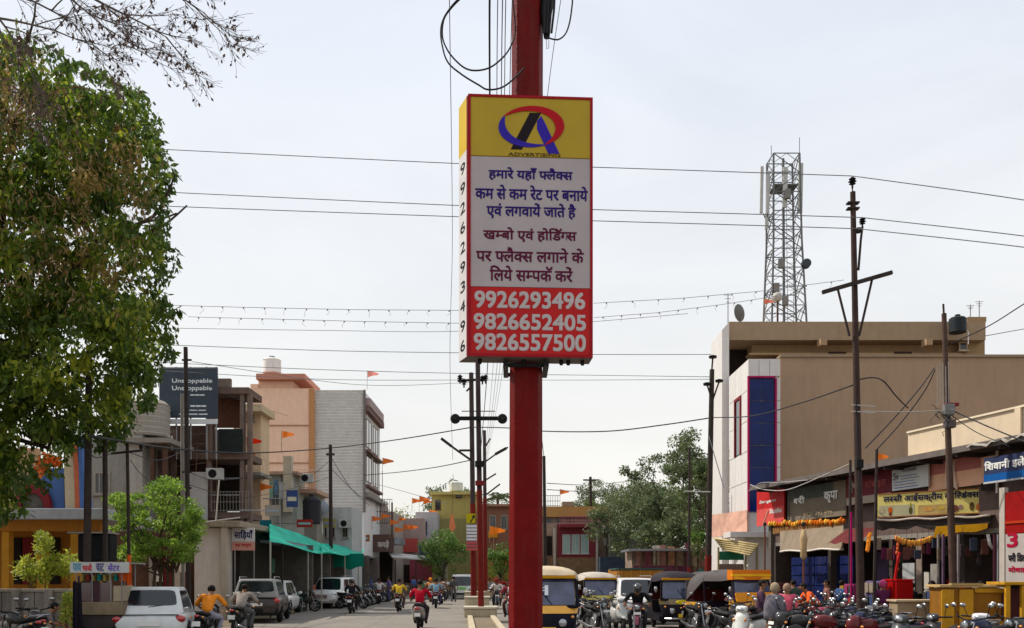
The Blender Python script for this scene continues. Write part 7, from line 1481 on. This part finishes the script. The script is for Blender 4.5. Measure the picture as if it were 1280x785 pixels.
for px, Y, rz, s, tr, lab, hd_, hc in ((1034, 29.5, 1.5, (.25, .12, .1), (.04, .04, .05), 'shopper in a brown shirt by the black crate stack', 'hair', 0), (1052, 28.8, -1.2, (.05, .09, .2), (.05, .05, .06), 'shopper in a dark blue shirt left of the tall crossarm pole', 'hair', 0), (1088, 28, 2.6, (.45, .4, .36), (.06, .05, .05), 'shopper in a pale shirt right of the tall crossarm pole', 'hair', 0), (1104, 26.5, PI, (.12, .03, .08), (.1, .06, .03), 'woman in maroon with a pink scarf beside the red chest', 'scarf', (.5, .1, .2)), (1165, 26.2, 2.2, (.3, .3, .28), (.05, .05, .05), 'man in a grey shirt behind the cream counter', 'hair', 0), (1226, 25.4, PI, (.4, .12, .03), (.04, .03, .03), 'stall worker in a rust orange shirt behind the yellow cart', 'hair', 0), (992, 30.5, .4, (.08, .12, .1), (.05, .05, .05), 'shopper in dark green before the blue shutters', 'hair', 0)):
    g = G(px, Y); q = person(lab, (g.x, g.y), rz, 'stand', shirt=s, trousers=tr, head=hd_, helmet=hc or (0, 0, 0)); q.scale = (.94,)*3
# green robed thing beside rickshaw: cloth on a stand
t = thing('cloth_banner', 'narrow teal green cloth hanging behind the orange rickshaw', 'banner', tuple(G(876, 36))); s_ = 36/F
v = []
for k in range(7): x = (-5+k*1.7)*s_; v += [(x, .06*math.sin(k*1.8), CH-26*s_), (x*.7, .04*math.sin(k*2.1), CH+8*s_)]
MB().add(v, [(2*k, 2*k+2, 2*k+3, 2*k+1) for k in range(6)]).build('cloth', mat((.02, .16, .13), .8, .2, trans=.2), t, smooth='full', inv=False); MB().tube([(0, .1, 0), (0, .1, CH+9*s_)], .03, 5).build('pole', STEEL, t)
# parked two wheelers, right hand side
cols = [(.02, .02, .024), (.03, .03, .035), (.10, .01, .012), (.05, .055, .06), (.015, .02, .06), (.16, .16, .17), (.02, .02, .02)]
names = {0: 'black', 1: 'charcoal', 2: 'dark red', 3: 'grey', 4: 'dark blue', 5: 'dull silver', 6: 'glossy black'}
GP = 'two wheelers parked in front of the right hand shops'
scooter(938, 21.6, PI-.75, 'white scooter parked in front of the shawled woman', (.62, .62, .58), GP)
bike(745, 27.6, PI+.35, 'black motorcycle with its front wheel turned, between the first two rickshaws', (.015, .015, .018), 'motorcycles')
bike(757, 31, PI-.2, 'dark motorcycle behind the one with the turned wheel', (.05, .05, .05), 'motorcycles')
bike(872, 27.5, PI+.2, 'dark motorcycle between the black and the orange rickshaws', (.03, .03, .03), 'motorcycles')
scooter(774, 29.5, PI+.1, 'pale scooter right behind the motorcycle with the turned wheel', (.5, .5, .48), 'scooters')
rows_ = [(16.6, 1092, 1320, 47, 'front row'), (18.4, 1012, 1110, 30, 'second row'), (20.6, 1000, 1112, 24, 'third row'), (23.0, 1000, 1110, 24, 'fourth row'), (25.8, 985, 1100, 21, 'fifth row'), (29.5, 960, 1070, 20, 'back row')]
spots = ['beside the shawled woman', 'near the tall crossarm pole', 'before the cream counter', 'before the yellow carts', 'at the right edge']
n = 0; refs = []
for ri, (Y, x0, x1, dx, rn) in enumerate(rows_):
    x = x0; k = 0; ntot = 0
    while x < x1:
        near = 'by the shawled woman' if x < 1045 else 'by the tall crossarm pole' if x < 1100 else 'before the cream counter' if x < 1165 else 'before the yellow panelled cart' if x < 1235 else 'at the right edge'
        rz = PI*.5+R(-.2, 1.1) if ri % 2 == 0 else PI*.5+R(-.6, .5)
        ci = random.randrange(len(cols)); od = ['first', 'second', 'third', 'fourth', 'fifth', 'sixth', 'seventh', 'eighth', 'ninth'][k]
        if random.random() < .2: scooter(x+R(-5, 5), Y+R(-.6, .6), rz, '%s scooter %s, %s from left in the %s' % (names[ci], near, od, rn), cols[ci], GP)
        else: bike(x+R(-5, 5), Y+R(-.6, .6), rz, '%s motorcycle %s, %s from left in the %s' % (names[ci], near, od, rn), cols[ci], GP)
        x += dx; k += 1
scooter(1232, 17.4, PI*.5+.9, 'white scooter cut by the bottom edge before the yellow cart', (.62, .6, .62), GP)
scooter(1045, 20.3, PI*.5+.3, 'magenta scooter among the black motorcycles beside the shawled woman', (.3, .015, .07), GP)
# left side
for k in range(11):
    Y = 49+k*2.05; x = lx(Y)+1.5; od = ['nearest', 'second', 'third', 'fourth', 'fifth', 'sixth', 'seventh', 'eighth', 'ninth', 'tenth', 'farthest'][k]
    px = 640+x/Y*F; (scooter if k % 4 == 1 else bike)(px+(6 if k < 1 else 0), Y, -PI/2+R(-.25, .25), '%s %s in the parked line beyond the green tarpaulins' % (od, 'scooter' if k % 4 == 1 else 'motorcycle'), cols[(k*3) % 7], 'two wheelers parked along the left shops')
bike(22, 19.6, .9, 'dark motorcycle cut by the bottom edge before the compound wall', (.02, .02, .02), 'motorcycles'); bike(46, 20.4, .6, 'second dark motorcycle before the compound wall', (.05, .04, .04), 'motorcycles')
bike(282, 41, -1.2, 'motorcycle parked by the cream shop doorway', (.05, .05, .06), 'motorcycles'); bike(376, 45, -1.3, 'motorcycle parked behind the white car', (.02, .02, .02), 'motorcycles')
# food cart
t = thing('food_cart', 'street food cart with a white lettered canopy band and glass counter, bottom left', 'cart', tuple(G(134, 21.6)), 0); s_ = 21.6/F
hw = 35*s_; zc = lambda py: zf(py, 21.6)
MB().box(-hw*.86, -.35, .5, hw*.75, .45, zc(768)).build('base', mat((.05, .04, .04), .8, .3, dirt=.3), t, bevel=.02)
MB().box(-hw*.88, -.38, zc(768)+.003, hw*.78, .47, zc(752)).build('counter', mat((.24, .19, .13), .6, .2, dirt=.3), t, bevel=.015)
MB().box(-hw, -.45, zc(716), hw*1.05, -.42, zc(703)).build('canopy_band', mat((.5, .51, .5), .6, .08, dirt=.1), t); MB().box(-hw, -.42, zc(705), hw*1.05, .55, zc(703.5)).build('canopy_top', mat((.3, .28, .26), .7, .1), t)
for a, c in zip((("पाव", .05, .14, (.1, .3, .4)), ("भाजी", .22, .16, (.5, .05, .06)), ("चाट", .45, .14, (.06, .06, .2)), ("सेंटर", .66, .2, (.15, .1, .4))), range(4)):
    lettering(a[0], mat(a[3], .6, 0), t, Vector((-hw+2*hw*a[1], -.452, zc(714))), UX, 2*hw*a[2], 9*s_, bold=.008)
for x in (-hw*.86, -hw*.3, hw*.35, hw*.74):
    for y in (-.34, .42): MB().tube([(x, y, zc(752)), (x, y, zc(704))], .014, 5).build('post', STEEL, t)
patch([(-hw*.84, -.34, zc(752)), (hw*.34, -.34, zc(752)), (hw*.34, -.34, zc(728)), (-hw*.84, -.34, zc(728))], .01, .99, .01, .99, .0, .005, e=.05, out=(0, -1, 0)).build('glass_case', mat((.07, .04, .045), .12, .3, coat=.5), t)
for k in range(8): MB().box(-hw*.8+k*.13, -.2, zc(726), -hw*.72+k*.13, .1, zc(718)+R(-.03, .03)).build('packet', mat(random.choice(((.3, .05, .04), (.03, .25, .25), (.4, .3, .1), (.12, .1, .1))), .6, .3), t)
MB().box(hw*.4, -.3, zc(752)+.01, hw*.75, .3, zc(732)).build('stove_box', mat((.4, .34, .25), .5, .2), t, bevel=.02)
for x in (-hw*.6, hw*.5): wheel(t, (x, -.38, .3), .3, .035)
t = thing('covered_bundle', 'black covered bundle on top of the pole stand behind the food cart', 'bundle', tuple(P(122, 702, 24)), 0); MB().box(-.42, -.25, 0, .42, .25, .72).build('cover', mat((.01, .011, .013), .7, .3, bump=.4, bs=5), t, bevel=.09, seg=3)
MB().tube([(0, 0, -2.1), (0, 0, 0)], .05, 6).build('stand', M_IRON, t)
MB().box(-.6, -.4, .72, .44, .3, .76).build('lid', mat((.3, .28, .25), .7, .1), t)
t = thing('orange_cloth', 'orange red cloth hanging at the right end of the food cart', 'cloth', tuple(P(157, 730, 21.3)), 0); s_ = 21.3/F
v = []
for k in range(8): x = (-9+k*2.4)*s_; v += [(x*.8, .05*math.sin(k*1.9), (2+3*math.sin(k*.8))*s_), (x, .03*math.sin(k*2.3), 14*s_)]
MB().add(v, [(2*k, 2*k+2, 2*k+3, 2*k+1) for k in range(7)]).build('cloth', mat((.6, .09, .015), .8, .25, trans=.25), t, smooth='full', inv=False)
# small boxes and clutter beside riders
t = thing('milk_crate', 'cream crate strapped beside the rider right of the median', 'crate', tuple(G(611, 48.8, .62))); MB().box(-.2, -.2, 0, .2, .2, .35).build('crate_body', mat((.55, .45, .33), .6, .1), t, bevel=.02)
for k in range(3): MB().box(-.205, -.215, .06+k*.1, .205, -.202, .1+k*.1).build('slat', mat((.4, .3, .2), .6, .1), t)
# ---------------------------------------------------------------- wires
GW = 'overhead wires across the street'
def wire(label, l, r=.012, group=GW, m=WIRE, sag=0, name='overhead_wire', n=5):
    pts = [P(*q) for q in l]
    if len(pts) == 2:
        a, b = pts; pts = [a+(b-a)*k/12-UP*sag*4*(k/12)*(1-k/12) for k in range(13)]
        o = MB().tube(pts, r, n).build(name, m, None, smooth='full', inv=False); return tag(o, label, 'wire', group)
    return cable(name, pts, r, label, m, group, n, 'wire')
M_W2 = mat((.16, .16, .17), .5, .05)
for lab, L_, Rr_ in (('topmost of the three long wires, left of the tall crossarm pole', [(60, 179, 26), (190, 186, 25.5), (585, 205, 24), (741, 209, 23.4), (950, 216, 22.5), (1065, 220, 22)], [(1066, 220, 22), (1280, 250, 19), (1500, 290, 16)]),
                     ('middle of the three long wires, left of the tall crossarm pole', [(60, 232, 26), (205, 240, 25.5), (575, 257, 24), (741, 262, 23.4), (950, 268, 22.4), (1077, 272, 21.9)], [(1078, 272, 21.9), (1280, 295, 19), (1500, 326, 16)]),
                     ('lowest of the three long wires, left of the tall crossarm pole', [(60, 250, 26), (190, 257, 25.5), (575, 271, 24), (741, 276, 23.4), (950, 282, 22.4), (1073, 286, 21.9)], [(1073, 286, 21.9), (1280, 309, 19), (1500, 342, 16)])):
    wire(lab, L_, .011, m=M_W2); wire(lab.replace('left of', 'right of'), Rr_, .011, m=M_W2)
# string lights: carrier wires with hanging bulbs
GL = 'light strings across the street'
def lights(label, l, Y, n0, amp):
    t = thing('light_string', label, 'string lights', tuple(P(l[0][0], l[0][1], Y)), 0, GL); pts = [P(x, y, Y)-t.location for x, y in l]
    MB().tube(pts, .013, 4).build('carrier_wire', mat((.3, .3, .31), .5, .05), t, smooth='full', inv=False)
    for k in range(n0):
        f = (k+.5)/n0*(len(pts)-1); i = int(f); p = pts[i].lerp(pts[i+1], f-i); d = amp*(.7+.6*random.random())*Y/F
        b = MB().tube([p, p+Vector((R(-.12, .12), 0, -d*.5)), p+Vector((R(-.12, .12), 0, -d))], .008, 3).build('drop_wire', mat((.35, .35, .36), .5, .05), t, inv=False)
        MB().ball(p+Vector((0, 0, -.03)), (.035, .035, .05), 6, 4).build('bulb', mat((.25, .25, .27), .3, .05), t)
lights('upper light string left of the advertising box', [(160, 380), (300, 384), (440, 387), (574, 388)], 40, 16, 8)
lights('middle light string left of the advertising box', [(235, 396), (350, 399), (460, 402), (574, 404)], 41, 13, 7)
lights('upper light string right of the advertising box', [(742, 379), (850, 373), (950, 364), (1055, 350)], 40, 10, 7)
lights('lower light string right of the advertising box', [(742, 397), (820, 391), (900, 381), (972, 370)], 41, 10, 7)
M_W3 = mat((.25, .25, .26), .5, .05)
wire('thin wire just under the light strings on the left', [(205, 410, 42), (400, 413, 42), (574, 414, 42), (742, 402, 42), (860, 392, 42)], .012, m=M_W3)
wire('thin wire from the leafy tree to the insulator pole at number row height', [(180, 430, 38), (400, 438, 38), (574, 441, 38), (742, 443, 38), (889, 443, 38)], .014, m=M_W3)
wire('upper of two thin wires passing just below the advertising box', [(180, 452, 44), (400, 462, 46), (590, 467, 49), (742, 469, 46), (888, 471, 38)], .016, m=M_W3)
wire('lower of two thin wires passing just below the advertising box', [(180, 462, 44), (400, 474, 46), (590, 475, 49), (742, 475, 44), (888, 474, 38)], .014, m=M_W3)
wire('thin wire over the ribbed building to the median pole', [(240, 452, 34), (450, 481, 44), (590, 478, 49)], .012, m=M_W3)
wire('dark sagging cable from the left pole past the peach wall to the median poles', [(112, 545, 19), (230, 562, 33), (320, 566, 42), (413, 560, 54), (500, 549, 50), (590, 534, 48.9)], .03)
wire('dark sagging cable from the median pole to the insulator pole', [(590, 534, 48.9), (636, 535, 44), (680, 539, 42), (760, 539, 40), (830, 531, 39), (890, 522, 38)], .026)
wire('dark cable rising from the insulator pole to the tall crossarm pole', [(890, 522, 38), (940, 520, 34), (1000, 504, 28), (1067, 481, 22)], .02)
wire('arched cable right of the tall crossarm pole', [(1067, 476, 22), (1090, 472, 22.5), (1105, 477, 23), (1120, 495, 23.6), (1135, 510, 24.2)], .018)
wire('left of two crossing drop cables in front of the beige wall', [(1168, 460, 24.5), (1150, 485, 24), (1120, 520, 23.4), (1082, 560, 22.4)], .017)
wire('right of two crossing drop cables in front of the beige wall', [(1169, 462, 25), (1155, 490, 25.2), (1125, 530, 25.8), (1096, 562, 26.3)], .017)
wire('cable leaving the right edge towards the roof room', [(1330, 350, 22), (1280, 380, 23.4), (1235, 408, 25), (1184, 432, 25.5)], .016)
wire('upper cable from the cable box pole down to the right edge', [(1188, 512, 25.5), (1230, 531, 24), (1290, 556, 22)], .018)
wire('lower cable from the cable box pole down to the right edge', [(1188, 518, 25.5), (1220, 540, 24.5), (1262, 558, 23.5)], .012)
wire('level pale cables between the two right poles', [(1078, 514, 22), (1130, 515, 23.5), (1186, 513, 25.4)], .014, m=mat((.4, .38, .35), .6, .05))
wire('thin wire right of the roof room', [(1231, 420, 47), (1300, 408, 47), (1400, 395, 47)], .02, m=M_W3)
wire('sagging wire from the ribbed building to the median poles', [(455, 594, 74), (500, 590, 68), (545, 584, 60), (589, 575, 49)], .028)
wire('thin slanting wire beneath the sagging cable left of the median', [(450, 600, 72), (500, 613, 70), (560, 630, 68)], .018, m=M_W3)
wire('thin slack wire across the ribbed wall', [(413, 570, 54), (440, 612, 60), (462, 632, 72)], .018)
wire('upper white service cable at the end of the shop row', [(938, 606, 38), (955, 612, 37), (985, 612, 35), (1030, 594, 31), (1062, 580, 29)], .02, m=mat((.45, .43, .42), .6, .05))
wire('lower white service cable at the end of the shop row', [(936, 614, 38), (950, 604, 37), (975, 603, 36), (1010, 600, 33)], .014, m=mat((.45, .43, .42), .6, .05))
for i, (x0, x1, x2, Y) in enumerate(((562, 562.5, 566, 26), (612, 610, 600, 40), (622, 617, 606, 45), (628, 622, 607, 50), (632, 626, 608, 52), (640, 630, 609, 54))):
    wire(['leftmost thin wire dropping straight past the left side of the advertising box', 'first wire of the bundle left of the red pole', 'second wire of the bundle left of the red pole', 'third wire of the bundle left of the red pole', 'fourth wire of the bundle left of the red pole', 'wire closest to the red pole in the bundle'][i], [(x0+(6 if i else 0), -60, 9.8), (x0, 10, 10.5), (x1+3, 300, 18), (x1, 450, 26 if i else 20), (x2, 575, Y)], (.0055, .013, .006, .007, .006, .006)[i] if i != 1 else .013, m=M_W2 if i != 1 else WIRE, group='wires running overhead along the road')
wire('thin wire right of the red pole above the advertising box', [(704, -20, 12), (692, 60, 12.5), (684, 122, 13)], .005, m=M_W2, group='wires running overhead along the road')
wire('wire hugging the right side of the red pole below the box', [(676, 452, 30), (675, 520, 40), (680, 572, 60)], .02, m=WIRE, group='wires running overhead along the road')
for i, y in enumerate((612, 604)): wire(['lower', 'upper'][i]+' faint wire above the maroon house', [(684, y, 60), (738, y+2, 88), (800, y-4, 90)], .03, m=M_W3)
for i, (l, r) in enumerate((([(236, 590, 33), (270, 600, 38), (320, 596, 48), (413, 588, 54)], .014), ([(236, 606, 33), (300, 622, 42), (360, 612, 50), (413, 596, 54)], .012), ([(163, 566, 24), (200, 575, 28), (236, 560, 33)], .012), ([(142, 566, 24), (120, 572, 22), (108, 560, 20.6)], .012), ([(413, 585, 54), (450, 620, 66), (478, 630, 80)], .02), ([(232, 470, 33), (300, 500, 44), (360, 520, 60)], .01), ([(413, 575, 54), (380, 600, 56), (340, 605, 53.5)], .014), ([(163, 575, 24), (185, 600, 27), (243, 640, 36)], .01))):
    wire(['upper slack wire from the billboard pole to the thin dark pole', 'lower slack wire from the billboard pole to the thin dark pole', 'wire from the slanted crossarm to the billboard pole', 'short wire from the slanted crossarm to the thick black pole', 'slack wire from the thin dark pole to the flagged shop', 'faint wire from the top of the billboard pole over the brown building', 'service wire from the thin dark pole to the grey-green shops', 'service wire from the slanted crossarm into the small tree'][i], l, r, group='tangled service wires on the left side')
for i, (Y, z, c, w_, h_, lab) in enumerate(((42, 4.5, (.5, .45, .4), 1.0, .7, 'pale projecting shop sign nearest above the tarpaulin'), (46, 5.2, (.08, .12, .3), .8, 1.2, 'upright dark blue projecting shop sign over the left shops'), (50, 4.4, (.5, .08, .06), 1.2, .6, 'small red projecting shop sign over the left shops'), (58, 4.8, (.55, .5, .2), 1.1, .8, 'yellowish projecting shop sign over the left shops'), (64, 5.4, (.15, .3, .25), .9, 1.3, 'upright green projecting shop sign over the left shops'), (76, 4.6, (.5, .2, .08), 1.5, .8, 'orange projecting sign past the ribbed building'))):
    q = thing('projecting_sign', lab, 'sign', (lx(Y)-.5, Y, z), 0, 'projecting signs over the left shops'); w_ *= .7; h_ *= .7; c = tuple(x*.6 for x in c); MB().box(-w_, -.04, 0, 0, .04, h_).build('panel', mat(c, .6, .15, dirt=.25), q); MB().box(-w_*.9, -.05, h_*.35, -w_*.1, -.042, h_*.6).build('print_line', mat(tuple(.6-x for x in c), .6, .1), q); MB().tube([(-w_-1.2, 0, h_*.5), (-w_, 0, h_*.5)], .03, 5).build('bracket', STEEL, q)
for i, (x, y, Y, h, s_, lab) in enumerate(((324, 640, 50, 1.6, .7, 'saffron flag on the balcony edge left of the tarpaulin'), (352, 566, 53, 1.3, .7, 'saffron flag on the pale pillar before the peach wall'), (459, 640, 80, 1.5, .8, 'saffron flag at the left end of the grey flagged shop'), (498, 664, 88, 1.4, .7, 'small saffron flag on the corner of the pink shop'), (536, 656, 95, 1.6, .9, 'saffron flag left of the yellow building'), (700, 633, 84, 1.6, .8, 'saffron flag on the maroon house parapet'), (1095, 600, 26.5, .8, .35, 'small saffron flag on the short dark post'))): flag(lab, P(x, y, Y), h, (.8, .2, .03), s_)
q = thing('laundry_line', 'row of pale and blue clothes hanging on the grey-green shop upper floor', 'laundry', tuple(P(300, 606, 53)), 0)
for k in range(9): x = k*.28; board(q, 'cloth', mat(random.choice(((.5, .5, .52), (.12, .2, .3), (.4, .42, .45), (.45, .3, .25), (.2, .35, .3))), .9, .2), (x, R(-.05, .05), -R(.5, .9)), (1, 0, 0), .22, .9, .015)
MB().tube([(-.1, 0, .05), (2.6, 0, .05)], .01, 4).build('line', WIRE, q)
for i, (px, py, Y, lab) in enumerate(((384, 604, 55, 'air conditioner box by the balcony railing'), (404, 648, 59.8, 'air conditioner box on the pale annex wall'), (432, 660, 59.8, 'lower air conditioner box on the pale annex wall'), (270, 600, 44.8, 'air conditioner box on the brown unfinished building'))):
    q = thing('air_conditioner', lab, 'air conditioner', tuple(P(px, py, Y)), 0, 'wall air conditioners'); MB().box(-.4, -.3, 0, .4, 0, .55).build('casing', mat((.5, .5, .48), .5, .08, dirt=.3), q, bevel=.02); MB().lathe([(.2, -.01), (.21, .01), (.03, .015)], 14, (-.08, -.305, .28), 'Y').build('fan_grille', BLACK, q)
